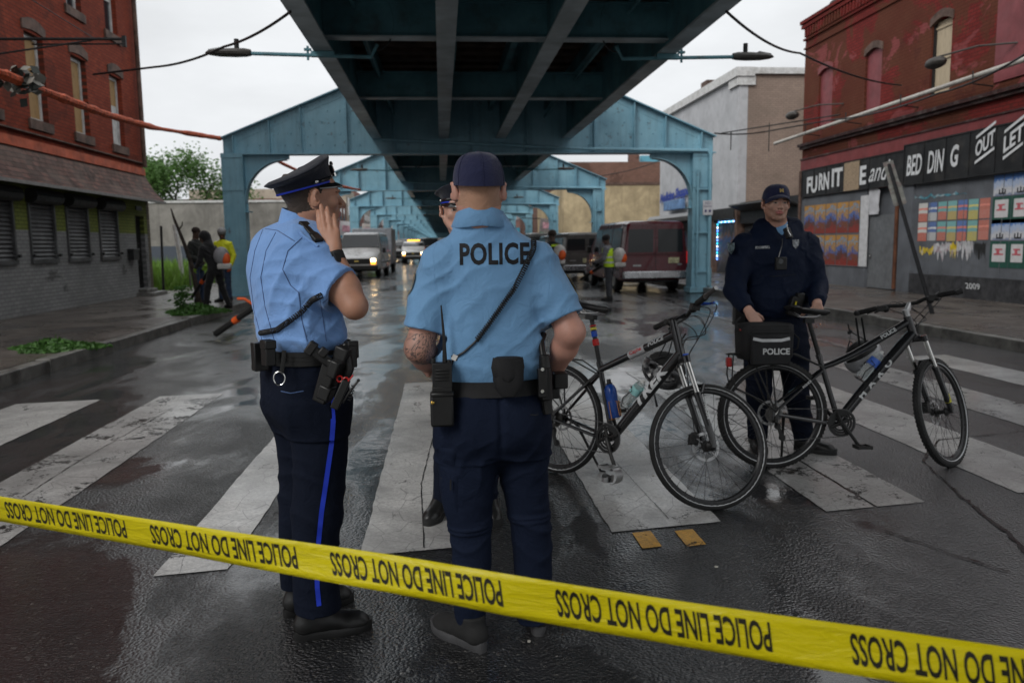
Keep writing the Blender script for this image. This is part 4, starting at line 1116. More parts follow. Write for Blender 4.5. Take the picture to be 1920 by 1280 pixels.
def letters(txt, px0, px1, zc, h, x, par, name='lettering', m=None, **k):
	"""lettering on the store front between two photograph columns; reads along -y"""
	ya, yb = FY(px0), FY(px1)
	vs, fs = text_parts(txt, **k)
	xs = [v.x for v in vs]; zs = [v.y for v in vs]; w0, h0 = max(xs)-min(xs), max(zs)-min(zs)
	mb = MB()
	vv = [((x, ya+(v.x-min(xs))/w0*(yb-ya), zc+(v.y-(max(zs)+min(zs))/2)/h0*h)) for v in vs]
	mb.add(vv, fs); return mb.build(name, m or M_WHT, par, smooth=0)
for t_, a, b_, zc, h, sh_ in (('FU', 1514, 1533, 3.12, .5, 0), ('RN', 1536, 1555, 3.17, .5, 0), ('IT', 1560, 1580, 3.22, .52, 0), ('E', 1612, 1624, 3.16, .5, 0)):
	letters(t_, a, b_, zc, h, RX-.068, s1, bold=.035, shear=sh_)
letters('and', 1629, 1668, 3.2, .5, RX-.068, s1, bold=.004, shear=.5)
mb = MB(); mb.bb(RX-.075, RX-.069, FY(1611), FY(1583), 2.8, 3.57); mb.build('blank_board', M_OSB, s1, smooth=0)
letters('BED', 1702, 1730, 3.2, .48, RX-.11, s2, bold=.02, shear=.15)
letters('DIN', 1741, 1771, 3.2, .50, RX-.11, s2, bold=.015, shear=.15)
letters('G', 1783, 1798, 3.25, .48, RX-.11, s2, bold=.03, shear=.15)
for t_, a, b_ in (('OUT', 1829, 1864), ('LET', 1881, 1917)):
	# slanted word between two rules
	ya, yb = FY(a), FY(b_); vs, fs = text_parts(t_, bold=.03)
	xs = [v.x for v in vs]; zs = [v.y for v in vs]; w0, h0 = max(xs)-min(xs), max(zs)-min(zs); mb = MB()
	vv = []
	for v in vs:
		t = (v.x-min(xs))/w0; vv.append((RX-.11, ya+t*(yb-ya), 3.13+.22*t+(v.y-min(zs))/h0*.32))
	mb.add(vv, fs)
	for dz in (-.1, .42): mb.add([(RX-.11, ya, 3.10+dz), (RX-.11, yb, 3.34+dz), (RX-.11, yb, 3.40+dz), (RX-.11, ya, 3.16+dz)], [(0, 1, 2, 3)])
	mb.build('lettering', M_WHT, s2, smooth=0)
# white pipe and cables along the front
mb = MB(); mb.tube([(RX-.42, 25.9, 4.60), (RX-.35, 9.5, 4.86)], .05, 10); mb.build('white_pipe', mat('dirty_white_pipe', (.48, .46, .42), .5, dirt=(.2, .17, .13), dirt_amt=.5), rb, inv=True)
mb = MB()
for y in (11, 13.5, 16, 18.6, 21.2, 23.6): mb.tube([(RX-.003, y, 4.55), (RX-.45, y, 4.6), (RX-.45, y, 4.85)], .015, 6)
mb.build('pipe_hanger', M_DARKM, rb, inv=True)
for y, lb_ in ((16.4, 'x'), (23.3, 'x')):
	mb = MB(); mb.tube([(RX-.003, y-1.1, 5.25), (RX-.5, y-.6, 5.3), (RX-.95, y, 5.22)], .02, 6)
	mb.ball((RX-1.0, y+.02, 5.1), (.17, .30, .12)); mb.build('sign_lamp', M_LAMP, rb, inv=True)
mb = MB(); mb.tube([(RX-.1, 22.2, 4.95), (RX-2.1, 26.2, 4.98)], .02, 6); mb.tube([(RX-1.9, 25.9, 4.97), (RX-1.9, 25.9, 4.4)], .018, 6); mb.tube([(RX-1.2, 24.5, 5.06), (RX-1.2, 24.5, 4.2)], .015, 6)
mb.build('bracket', M_DARKM, rb, inv=True)
# posters and scraps
def poster_mat(name, stops, zr, detail):
	"""vertical bands of colour broken up by shapes: stops of (height fraction, colour)"""
	m, nt, b = new_mat(name); tcn = nt.nodes.new('ShaderNodeTexCoord'); sp = nt.nodes.new('ShaderNodeSeparateXYZ'); lk(nt, tcn.outputs['Generated'], sp.inputs[0])
	gm = nt.nodes.new('ShaderNodeMapping'); gm.inputs['Scale'].default_value = (0, 1, 1.5); lk(nt, tcn.outputs['Generated'], gm.inputs[0]); gv = gm.outputs[0]; n = nzt(nt, 4.5, 5, .7, gv, 1.0)
	yy_ = mathn(nt, 'ABSOLUTE', mathn(nt, 'SUBTRACT', sp.outputs[1], .45))
	f = mathn(nt, 'ADD', mathn(nt, 'ADD', sp.outputs[2], mathn(nt, 'MULTIPLY', yy_, zr*.35)), mathn(nt, 'MULTIPLY', mathn(nt, 'SUBTRACT', n, .55), zr*1.9))
	c = ramp(nt, f, stops); nt.nodes[c.node.name].color_ramp.interpolation = 'CONSTANT'
	v = N(nt, 'ShaderNodeTexVoronoi', Scale=detail[1]*.22); lk(nt, gv, v.inputs['Vector'])
	c = mixc(nt, mathn(nt, 'MULTIPLY', mathn(nt, 'GREATER_THAN', mathn(nt, 'FRACT', mathn(nt, 'MULTIPLY', v.outputs['Distance'], 7.0)), .62), detail[2]), c, detail[0])
	c = mixc(nt, ramp(nt, nzt(nt, 3, 6, .7, objco(nt)), [(.6, 0), (.7, .35)]), c, (.25, .25, .26))
	lk(nt, c, b.inputs['Base Color']); b.inputs['Roughness'].default_value = .55; return m
PO = [poster_mat('orange_poster', [(0, (.22, .03, .02)), (.18, (.16, .06, .03)), (.36, (.06, .12, .34)), (.5, (.38, .24, .10)), (.62, (.45, .22, .04)), (.72, (.14, .36, .52)), (.82, (.48, .25, .05))], .55, ((.11, .03, .025), 22, .55))]
PO2 = poster_mat('orange_poster_dark', [(0, (.25, .03, .02)), (.25, (.10, .04, .03)), (.45, (.05, .14, .40)), (.6, (.40, .24, .10)), (.78, (.12, .32, .5)), (.86, (.46, .24, .05))], .5, ((.08, .03, .03), 18, .6))
def panel(y0, y1, z0, z1, x=None, th=.004):
	x = RX-.003 if x is None else x
	mb = MB(); mb.bb(x-th, x, y0, y1, z0, z1); return mb
gp = 'orange film style posters pasted in a block on the grey boards'
yy = [FY(p) for p in (1507, 1527, 1547, 1568, 1590, 1611)]
rowsz = [(1.64, 2.5), (.72, 1.58)]
for i in range(5):
	for j, (za, zb) in enumerate(rowsz):
		o = panel(yy[i+1]+.022, yy[i]-.022, za, zb).build('poster', PO[0] if (i+j) % 2 else PO2, smooth=0)
		tag(o, f'orange and blue poster, {nth[i]} from the store corner in the {"upper" if j == 0 else "lower"} row of five', 'poster', gp)
o = panel(FY(1627), FY(1612), .72, 2.62).build('paper_strip', mat('white_paper', (.5, .5, .51), .7, var=.1, bmp=.3, bscale=9, bdist=.01), smooth=0); tag(o, 'long white blank paper strip pasted beside the orange posters', 'paper')
mb = MB(); random.seed(5)
pts = [(FY(1626.5), 2.76)]+[(FY(1628+18*(k/6))+0, 2.78) for k in range(6)]+[(FY(1648)+random.uniform(-.08, .08), 2.7-.12*k) for k in range(6)]+[(FY(1628), 2.1)]
mb.prism([(a, b_) for a, b_ in pts], Matrix(((0, 0, 1, RX-.008), (1, 0, 0, 0), (0, 1, 0, 0), (0, 0, 0, 1))), .004)
tag(mb.build('torn_paper', mat('white_paper2', (.46, .46, .48), .7, var=.15, scale=3, bmp=.6, bscale=6, bdist=.03), smooth=0), 'torn white crumpled paper above the grey steel door', 'paper')
g7 = 'small bright posters in two rows on the grey boards'
cols = [((.55, .53, .5), (.45, .10, .06)), ((.03, .10, .32), (.42, .42, .42)), ((.10, .33, .33), (.42, .11, .07)), ((.13, .36, .36), (.40, .30, .08)), ((.04, .12, .36), (.45, .10, .06)), ((.12, .34, .33), (.42, .36, .08)), ((.42, .10, .06), (.45, .13, .09))]
ys7 = [FY(p) for p in (1720, 1738.5, 1756, 1774, 1793, 1812.5, 1833, 1855)]
for j, (za, zb) in enumerate(((1.86, 2.28), (1.40, 1.83))):
	for i in range(7):
		hi, lo = cols[i]; nm = f'flyer_{i}'
		if nm not in _mc: _mc[nm] = poster_mat(nm, [(0, lo), (.45, hi), (.62, tuple(min(1, x*1.5) for x in lo)), (.72, hi)], .1, ((.5, .5, .48), 26, .35))
		o = panel(ys7[i+1]+.025, ys7[i]-.025, za+random.uniform(-.015, .015), zb).build('flyer', _mc[nm], smooth=0)
		tag(o, f'small bright flyer, {nth[i]} from the pilaster in the {"upper" if j == 0 else "lower"} row of seven', 'flyer', g7)
M_HS = poster_mat('blue_sky_poster', [(0, (.22, .25, .34)), (.1, (.5, .5, .52)), (.34, (.42, .44, .5)), (.45, (.35, .42, .56)), (.72, (.06, .16, .42))], .5, ((.04, .05, .09), 6, .12))
M_GG = mat('green_poster', (.018, .075, .055), .6, var=.1)
M_GW = mat('white_poster_field', (.52, .51, .51), .6, var=.06)
M_PK = mat('red_print', (.45, .10, .12), .6)
ysL = [FY(p) for p in (1858, 1893, 1926)]
for i in range(2):
	for j, zt in enumerate((2.82-.1, 1.82)):
		y0, y1 = ysL[i+1]+.01, ysL[i]-.01
		o = panel(y0, y1, zt-.42, zt).build('poster', M_HS, smooth=0); tag(o, f'blue sky poster, {"upper" if j == 0 else "lower"} one in the {nth[i]} column beyond the small flyers', 'poster', 'blue and green posters at the end of the store front')
		mb = MB(); M4 = lambda yy_: None
		mb.prism([(-.10, 0), (.10, 0), (.10, .10), (.07, .10), (.07, .03), (.015, .03), (.015, .12), (-.015, .12), (-.015, .03), (-.07, .03), (-.07, .10), (-.10, .10)], Matrix(((0, 0, 1, RX-.012), (1, 0, 0, (y0+y1)/2), (0, 1, 0, zt-.39), (0, 0, 0, 1))), .004)
		mb.build('print', M_DARKM, o, smooth=0)
		o = panel(y0, y1, zt-.98, zt-.44).build('poster', M_GG, smooth=0); tag(o, f'dark green bordered poster, {"upper" if j == 0 else "lower"} one in the {nth[i]} column beyond the small flyers', 'poster', 'blue and green posters at the end of the store front')
		mb = MB(); mb.bb(RX-.011, RX-.0075, y0+.07, y1-.07, zt-.86, zt-.5); mb.build('field', M_GW, o, smooth=0)
		mb = MB(); W_ = y1-y0; ym = (y0+y1)/2
		mb.prism([(-W_*.26, 0), (W_*.26, 0), (W_*.26, .03), (W_*.12, .03), (W_*.12, .10), (W_*.2, .10), (W_*.2, .13), (-W_*.2, .13), (-W_*.2, .10), (-W_*.05, .10), (-W_*.05, .03), (-W_*.26, .03)], Matrix(((0, 0, 1, RX-.015), (1, 0, 0, ym), (0, 1, 0, zt-.72), (0, 0, 0, 1))), .003)
		mb.build('print', M_PK, o, smooth=0)
# torn scraps
random.seed(9)
def scrap(px0, px1, z0, z1, m, label, seed, name='torn_poster'):
	random.seed(seed); n = 16; y0, y1 = FY(px0), FY(px1)
	up = [(y0+(y1-y0)*k/n, z1+random.uniform(-.07, .03)) for k in range(n+1)]; dn = [(y0+(y1-y0)*k/n, z0+random.uniform(0, (z1-z0)*.75)) for k in range(n+1)]
	mb = MB(); x = RX-.004-.0015*(seed % 5)
	for k in range(n): mb.add([(x, *dn[k]), (x, *dn[k+1]), (x, *up[k+1]), (x, *up[k])], [(0, 1, 2, 3)])
	o = mb.build(name, m, smooth=0); return tag(o, label, 'torn poster')
M_YP = mat('yellow_scrap', (.52, .38, .02), .6, var=.3, scale=6, dirt=(.5, .5, .5), dirt_amt=.9, dirt_scale=5); M_WP = mat('white_scrap', (.46, .46, .47), .6, var=.3, scale=7, dirt=(.2, .05, .08), dirt_amt=.8, dirt_scale=9)
scrap(1726, 1752, 1.05, 1.25, M_YP, 'yellow torn poster scrap low on the grey boards nearest the pilaster', 2)
scrap(1752, 1790, .9, 1.36, M_WP, 'white and maroon torn poster remains under the flyer rows', 3)
scrap(1783, 1796, .95, 1.36, M_YP, 'narrow yellow torn strip among the white scraps', 4)
scrap(1794, 1826, .92, 1.4, M_WP, 'white ragged torn poster with hanging strips below the flyers', 6)
scrap(1828, 1850, .95, 1.38, M_DARKM, 'dark torn poster remnant below the last flyer', 7)
scrap(1706, 1810, 2.36, 2.47, mat('teal_scrap', (.06, .22, .28), .6, var=.3, dirt=(.4, .4, .4), dirt_amt=.9, dirt_scale=4), 'teal and white paint streak high on the grey boards', 8, 'paint_streak')
mb = MB(); vs, fs = text_parts('2009', size=.2, shear=-.2)
mb.add([(RX-.073, FY(1836)-v.x*1.2, .42+v.y*.9) for v in vs], fs); mb.build('graffiti', M_WHT, rb, smooth=0, inv=True)
# leaning street sign
lp = thing('leaning_sign_post', 'black pole leaning over the pavement with a scratched grey double sign on top', 'sign post', (0, 0, 0))
a_ = at(1748, 603, 13.2); b2 = at(1662, 292, 16.5); a_ = V((a_.x, a_.y, .13));
mb = MB(); mb.tube([a_, a_.lerp(b2, .93)], .036, 10); mb.build('pole', mat('black_pole', (.006, .006, .007), .6, spec=.15), lp)
d = (b2-a_).normalized(); side = V((0.75, -.66, 0)); side = (side-d*side.dot(d)).normalized(); no = d.cross(side)
mb = MB(); p0, p1 = a_.lerp(b2, .66), a_.lerp(b2, .97)
M4 = Matrix(((side.x, d.x, no.x, 0), (side.y, d.y, no.y, 0), (side.z, d.z, no.z, 0), (0, 0, 0, 1)))
L = (p1-p0).length
mb.prism([(-.10, 0), (.10, 0), (.12, .05), (.12, L*.45), (.10, L*.5), (.10, L), (-.10, L), (-.10, L*.5), (-.12, L*.45), (-.12, .05)], Matrix.Translation(p0) @ M4 @ Matrix.Translation((0, 0, .05)), .006)
sg = mb.build('sign_plate', mat('scratched_sign', (.085, .085, .075), .5, var=.3, scale=5, dirt=(.07, .02, .02), dirt_amt=.7, dirt_scale=6), lp)
# ---------------- infill shop, beige brick, white building
fy0, fy1 = 24.8, 30.2
inf = thing('shuttered_shop', 'low dark shop with rolled shutters squeezed between the red store and the beige wall', 'building', (RX+2, 27.6, .15))
mb = MB(); mb.bb(RX+.1, RX+6, fy0, fy1, 2.1, 2.9); mb.bb(RX+.1, RX+.4, fy0, fy0+.3, .15, 2.1); mb.bb(RX+.1, RX+.4, 27.2, 27.5, .15, 2.1); mb.build('front_wall', mat('black_front', (.015, .015, .017), .5), inf, smooth=0, inv=True)
for a, b_ in ((fy0+.3, 27.2), (27.5, fy1)):
	mb = MB(); slats(mb, 'x', RX+.3, a, b_, .15, 2.1, .09, .03, -1); mb.build('roller_shutter', mat('dark_shutter', (.035, .035, .038), .5, dirt=(.35, .30, .03), dirt_amt=.9, dirt_scale=1.6), inf, smooth=0, inv=True)
mb = MB(); mb.box((RX-.15, 27.6, 2.68), (.55, 5.0, .05), Matrix.Rotation(R(24), 3, 'Y')); mb.build('awning', M_DARKM, inf, inv=True)
M_BEI = brick('beige_brick', (0.36, 0.275, 0.225), (0.31, 0.235, 0.195), (0.22, .17, .14), axis='x', patches=(((.28, .22, .18), .8, .55, .6),), rough=.85)
M_WHB = mat('white_render', (.43, .435, .45), .8, var=.08, scale=1.2, dirt=(.3, .3, .31), dirt_amt=.5, bmp=.1, bscale=9)
wb = thing('white_building', 'two storey white rendered building with beige brick side wall beyond the red store', 'building', (RX+6, 36, .15))
mb = MB(); mb.bb(RX+.35, RX+13, 30.3, 30.65, .15, 7.7); mb.build('side_wall', M_BEI, wb, smooth=0, inv=True)
mb = MB(); mb.bb(RX, RX+.34, 30.28, 41.3, 2.75, 7.62); mb.bb(RX+.341, RX+13, 41.0, 41.3, .15, 7.6); mb.build('front_wall', M_WHB, wb, smooth=0, inv=True)
mb = MB(); mb.bb(RX-.16, RX+.55, 30.15, 41.4, 7.62, 7.95); mb.bb(RX+.551, RX+13, 30.17, 30.7, 7.71, 7.94); mb.bb(RX-.1, RX+.6, 30.2, 31.2, 7.3, 7.62); mb.build('cornice', M_FRAME, wb, smooth=0, inv=True)
mb = MB(); mb.bb(RX+.5, RX+1.6, 35.6, 36.4, 7.9, 8.55); mb.build('roof_box', M_STONE, wb, inv=True)
for a, b_ in ((30.3, 30.55), (33.0, 33.3), (36.3, 36.6), (38.7, 38.95), (41.0, 41.29)):
	mb = MB(); mb.bb(RX+.02, RX+.33, a, b_, .15, 2.75); mb.build('pier', M_STONE, wb, smooth=0, inv=True)
mb = MB(); slats(mb, 'x', RX+.25, 33.3, 36.3, .15, 2.7, .09, .03, -1); slats(mb, 'x', RX+.25, 38.95, 41.0, .15, 2.7, .09, .03, -1); mb.build('roller_shutter', mat('pale_shutter', (.14, .145, .15), .5, var=.2), wb, smooth=0, inv=True)
gl_m = poster_mat('shop_window', [(0, (.03, .03, .035)), (.25, (.06, .05, .05)), (.4, (.02, .05, .12)), (.6, (.10, .05, .03)), (.7, (.02, .025, .03))], .5, ((.1, .12, .18), 5, .3))
for q_ in ((30.55, 33.0, .15, 2.3), (36.6, 38.7, .15, 2.7)): mb = MB(); mb.bb(RX+.2, RX+.22, *q_); mb.build('shop_window', gl_m, wb, smooth=0, inv=True)
mb = MB(); mb.bb(RX-.03, RX+.33, 30.56, 32.99, 2.3, 2.74); mb.build('shop_fascia', M_DARKM, wb, smooth=0, inv=True)
led = [emit('led_blue', (.12, .3, 1.0), 4), emit('led_white', (.6, .8, 1.0), 4), emit('led_cyan', (.05, .6, .8), 3)]
mb = MB(); k = 0
for y in (30.75, 32.85):
	for z in np.arange(.7, 2.25, .13): mb.ball((RX+.15, y, z), (.03, .035, .045), 6, 4, mi=k % 3); k += 1
for y in np.arange(30.9, 32.8, .15): mb.ball((RX+.15, y, 2.22), (.03, .035, .03), 6, 4, mi=k % 3); k += 1
mb.build('lit_string', led, wb, inv=True)
# curved awning, blue lettered sign, light box
mb = MB(); rows = []
for y in np.linspace(33.1, 41.2, 12): rows.append([(RX+.0, y, 2.75), (RX-.55, y, 2.72), (RX-.72, y, 2.55), (RX-.68, y, 2.38), (RX, y, 2.38)])
mb.grid(rows); mb.add(rows[0], [tuple(range(5))]); mb.add(rows[-1], [tuple(range(5))]); mb.build('awning', M_GALV, wb, inv=True)
mb = MB(); vs, fs = text_parts('Medicine Shoppe', size=.5, bold=.03, shear=.2); xs = [v.x for v in vs]
mb.add([(RX-.1, 40.9-(v.x-min(xs))/(max(xs)-min(xs))*4.8, 3.62+v.y*1.15+.16*(v.x-min(xs))/(max(xs)-min(xs))) for v in vs], fs)
mb.build('lettering', mat('blue_letter', (.015, .045, .28), .5), wb, smooth=0, inv=True)
mb = MB(); mb.bb(RX-.4, RX-.15, 36.4, 39.2, 2.95, 3.4); s_ = mb.build('light_box', mat('pale_blue_sign', (.12, .22, .40), .5, var=.3, scale=3), wb, bevel=.02, inv=True)
# no parking plate on the near column
o_ = MB(); o_.bb(-.14, .14, -.01, .01, -.2, .2); o_ = o_.build('parking_sign', mat('white_sign', (.5, .5, .52), .5)); o_.location = (7.42, 21.93, 2.38); tag(o_, 'small white parking sign fixed to the right column of the nearest portal frame', 'sign')
mb = MB(); add_text(mb, 'NO', Matrix.Translation((0, -.0115, .12)) @ Matrix.Rotation(R(90), 4, 'X'), size=.1); add_text(mb, 'PARKING', Matrix.Translation((0, -.0115, .03)) @ Matrix.Rotation(R(90), 4, 'X'), size=.055); mb.box((-.06, -.0115, -.09), (.06, .001, .07)); mb.box((.06, -.0115, -.09), (.06, .001, .07))
mb.build('lettering', mat('navy_print', (.03, .03, .12), .6), o_, smooth=0)
# ---------------- farther right: yellow wall and brown building, and on down the street
M_YEL = cast('yellow_stucco', (.50, .40, .25), (.40, .33, .23), .5)
yb_ = thing('yellow_building', 'low building with a stained pale yellow side wall beyond the white one', 'building', (RX+6, 60, .15))
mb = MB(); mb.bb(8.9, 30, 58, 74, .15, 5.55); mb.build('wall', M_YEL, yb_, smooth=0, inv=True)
mb = MB(); mb.bb(8.85, 30, 57.95, 58.2, 5.553, 5.75); mb.build('coping', M_STONE, yb_, smooth=0, inv=True)
M_BRN = brick('brown_brick', (.20, .11, .085), (.15, .085, .07), (.12, .09, .08), axis='x', patches=(((.10, .06, .05), .25, .52, .8),))
bb_ = thing('brown_building', 'tall brown brick building rising behind the yellow wall', 'building', (RX+8, 80, .15))
mb = MB(); mb.bb(9.3, 34, 76, 95, .15, 9.0); mb.build('wall', M_BRN, bb_, smooth=0, inv=True)
mb = MB(); mb.bb(22.8, 24.6, 75.9, 75.99, 6.7, 8.0); mb.build('window', M_DARKM, bb_, smooth=0, inv=True)
mb = MB(); mb.bb(23.1, 23.35, 75.85, 75.89, 6.9, 7.8); mb.bb(24.0, 24.25, 75.85, 75.89, 6.9, 7.8); mb.build('pane', M_FRAME, bb_, smooth=0, inv=True)
mb = MB(); mb.bb(18.3, 19.2, 77, 78, 9.0, 9.9); mb.build('chimney', M_BRN, bb_, smooth=0, inv=True)
mb = MB(); mb.bb(19.6, 22.8, 78, 80, 9.0, 9.8); mb.build('roof_hut', mat('pale_blue_sheet', (.12, .35, .45), .5), bb_, smooth=0, inv=True)
random.seed(31)
fr = [((.16, .07, .05), 'brown brick'), ((.30, .28, .25), 'grey'), ((.22, .10, .08), 'red brick'), ((.35, .31, .25), 'cream'), ((.12, .12, .13), 'dark')]
def row_house(x0, x1, y0, y1, h, ci, label, face):
	t = thing('shop_house', label, 'building', ((x0+x1)/2, (y0+y1)/2, .15), 0, 'shop houses lining the far street')
	m = mat('front_'+fr[ci][1].replace(' ', '_'), fr[ci][0], .8, var=.2, scale=1.5)
	mb = MB(); mb.bb(x0, x1, y0, y1, .15, h); mb.build('wall', m, t, smooth=0, inv=True)
	xf = x1 if face > 0 else x0
	y = y0+1
	while y < y1-1.5:
		if h > 5:
			mb = MB(); mb.bb(xf-.03, xf+.03, y, y+.9, 4.2, 5.8) if h > 6 else mb.bb(xf-.03, xf+.03, y, y+.9, 3.6, h-.6); mb.build('window', M_GLASS, t, smooth=0, inv=True)
		y += 2.2
	mb = MB(); mb.bb(xf-.04, xf+.05, y0+.4, y1-.4, .2, 2.5); mb.build('shop_front', M_SH, t, smooth=0, inv=True)
	mb = MB(); a = xf+face*.02; mb.bb(min(a, a+face*.5), max(a, a+face*.5), y0+.2, y1-.2, 2.55, 3.3); mb.build('shop_sign', mat('shop_sign_'+str(ci), [(.45, .45, .46), (.35, .06, .05), (.06, .28, .40), (.40, .36, .30), (.25, .06, .10)][ci], .5, var=.3, scale=.9), t, smooth=0, inv=True)
y = 56.2; k = 0
for wd, h, ci in ((9, 4.6, 1), (8, 5.2, 0), (7, 6.5, 3), (9, 6.8, 2), (8, 5.4, 1), (8, 7.4, 0), (9, 6.6, 4), (10, 7, 2), (9, 6.4, 1), (10, 7.2, 3), (12, 7, 0), (12, 6.8, 2)):
	row_house(-22, LX, y, y+wd-.1, h, ci, f'{fr[ci][1]} shop house on the left side, {["first","second","third","fourth","fifth","sixth","seventh","eighth","ninth","tenth","eleventh","twelfth"][k]} beyond the grey stucco building', 1); y += wd; k += 1
y = 95.2; k = 0
for wd, h, ci in ((9, 7, 2), (9, 6.2, 3), (10, 7.5, 0), (10, 6.4, 1), (12, 7, 2), (12, 6.8, 4)):
	row_house(9.6, 24, y, y+wd-.1, h, ci, f'{fr[ci][1]} shop house on the right side, {nth[k]} beyond the brown building', -1); y += wd; k += 1
# close the street far away
t = thing('distant_block', 'pale hazy block of houses closing the far end of the street', 'building', (0, 420, 0))
mb = MB(); mb.bb(-60, 60, 420, 430, 0, 9); mb.build('wall', mat('hazy_wall', (.12, .125, .13), .9), t, smooth=0, inv=True)
# tilted billboards hung over the left shops
def board(px0, px1, y, zt, zb, m, label, stripe=None):
	a, b_ = at(px0, 440, y), at(px1, 440, y); o = thing('hanging_billboard', label, 'billboard', ((a.x+b_.x)/2, y, zb))
	w_ = abs(b_.x-a.x)/2; rot = Matrix.Rotation(R(7), 3, 'Y')
	mb = MB(); mb.box((0, 0, (zt-zb)/2), (2*w_, .25, zt-zb), rot); mb.build('panel', m, o, bevel=.01)
	if stripe: mb = MB(); mb.box((0, -.01, (zt-zb)*.12), (2*w_+.02, .26, (zt-zb)*.14), rot); mb.build('edge_stripe', stripe, o)
	mb = MB(); mb.box((0.0, -.14, (zt-zb)*.6), (w_*1.2, .01, (zt-zb)*.35), rot); mb.build('print', mat('pale_print', (.45, .25, .3), .6, var=.5, scale=3), o)
	mb = MB(); mb.tube([(0, .1, zt-zb), (-2.0, .1, zt-zb+.1)], .04, 6); mb.build('hanger', M_DARKM, o)
board(637, 664, 60, 3.2, 1.9, mat('white_board', (.55, .55, .56), .6), 'white hanging billboard with a blue lower edge over the left shops', mat('blue_edge', (.05, .3, .45), .5))
board(678, 706, 70, 3.25, 1.75, mat('cream_board', (.5, .45, .42), .6, var=.3, scale=1.2), 'cream and red tilted billboard above the white van', mat('red_edge', (.4, .04, .08), .5))
board(716, 730, 82, 3.3, 1.8, mat('grey_board', (.38, .33, .3), .6, var=.4, scale=1.0), 'narrow grey billboard farther down the left side')
board(1012, 1040, 62, 3.3, 2.0, mat('grey_tarp', (.2, .18, .18), .5, var=.3), 'grey and green tilted awning board beyond the right columns', mat('green_edge', (.03, .2, .08), .5))
# ---------------- wires and the orange wrapped line
M_OR = mat('orange_mesh', (.55, .10, .035), .7, var=.4, scale=14, bmp=.9, bscale=22, bdist=.03)
def sagline(pts, n=14):
	out = []
	for i in range(len(pts)-1):
		a, b_, s_ = V(pts[i][:3]), V(pts[i+1][:3]), pts[i][3]
		for k in range(n): t = k/n; p = a.lerp(b_, t); p.z -= s_*4*t*(1-t); out.append(p)
	out.append(V(pts[-1][:3])); return out
def wire(name, pts, r, m, label, cat='wire', n=14, nn=6, jit=0):
	P = sagline(pts, n); random.seed(len(label))
	rs = [r*(1+random.uniform(-jit, jit)) for _ in P]
	mb = MB(); mb.tube(P, rs, nn); return tag(mb.build(name, m), label, cat)
pa, pb = at(-160, 85, 7.6), at(0, 137, 8.8)
pc_, pd_ = at(100, 178, 10.6), at(200, 215, 13.3)
wire('orange_line', [(*at(-400, 30, 6.6), 0), (*pb, 0), (*pc_, 0), (*pd_, 0), (*at(290, 240, 17), 0), (-5.8, 22.25, 4.33, 0)], .052, M_OR, 'sagging line wrapped in orange plastic mesh from the brick building to the steel frame', 'wrapped line', 12, 8, .28)
wire('orange_line', [(-5.2, 23.5, 4.2, 0.2), (-3.6, 37, 3.95, .1)], .05, M_OR, 'short orange wrapped line seen through the left arch', 'wrapped line', 10, 7, .25)
mb = MB(); random.seed(2)
p0 = at(42, 152, 9.4)
for i in range(60):
	q = V((random.gauss(0, .10), random.gauss(0, .1), random.gauss(0, .06))); a = V((random.gauss(0, 1), random.gauss(0, 1), random.gauss(0, 1))).normalized()*.06; b_ = a.orthogonal().normalized()*.05
	mb.add([q-a, q+b_, q+a*1.2, q-b_+a*.3], [(0, 1, 2, 3)], mi=i % 2)
o_ = mb.build('snagged_bag', [mat('grey_plastic', (.16, .15, .13), .5), mat('dark_plastic', (.03, .035, .03), .5)], smooth=0); o_.location = p0; tag(o_, 'shredded plastic bags snagged on the orange wrapped line', 'plastic bag')
wire('cable', [(*at(175, 140, 14.6), .0), (*at(290, 126, 13.5), .05), (*at(420, 88, 12.0), .05), (*at(545, 22, 9.8), 0)], .017, M_CABLE, 'black cable rising from the brick building to the railway deck')
wire('cable', [(*at(1362, 22, 9.2), .1), (*at(1500, 100, 13), .1), (*at(1690, 160, 17.5), 0)], .017, M_CABLE, 'black cable from the railway deck to the red store front')
wire('cable', [(*at(1340, 250, 22.5), .05), (*at(1435, 247, 24), 0), (*at(1560, 225, 21.5), .1), (*at(1760, 175, 16.8), .15), (*at(1990, 55, 13.2), 0)], .022, M_CABLE, 'thick cable looped along the red store front above the white pipe')
wire('cable', [(*at(1125, 330, 37), .1), (*at(1240, 300, 40), 0)], .02, M_CABLE, 'thin cable from the second frame to the white building')
wire('cable', [(*at(180, 75, 17), 0.0), (*at(60, 0, 14), 0)], .008, M_CABLE, 'thin cable hanging down the red brick wall')
# ================================================================ BICYCLES
M_FRB = mat('black_frame_paint', (0.010, 0.010, 0.011), 0.22, var=.1, coat=.6, rvar=.05)
M_RUB = mat('tyre_rubber', (0.014, 0.014, 0.014), 0.7, var=.2, bmp=.4, bscale=90)
M_RIM = mat('black_rim', (0.02, 0.02, 0.021), 0.3, metal=.4)
M_CHR = mat('polished_steel', (0.55, 0.54, 0.52), 0.2, metal=1, var=.1)
M_ALU = mat('brushed_alloy', (0.30, 0.30, 0.30), 0.35, metal=1)
M_BPL = mat('black_plastic', (0.012, 0.012, 0.012), 0.45)
M_BNY = mat('black_nylon', (0.011, 0.011, 0.012), 0.75, bmp=.5, bscale=300, bdist=.0006)
M_REFL = mat('reflective_tape', (0.42, 0.43, 0.44), 0.35)
M_SILT = mat('silver_lettering', (0.50, 0.51, 0.52), 0.35)
M_GREYT = mat('grey_lettering', (0.45, 0.46, 0.46), 0.5)
M_REDP = mat('red_plastic', (0.35, 0.012, 0.01), 0.3)
M_BLUEP = mat('blue_plastic', (0.012, 0.06, 0.35), 0.3)
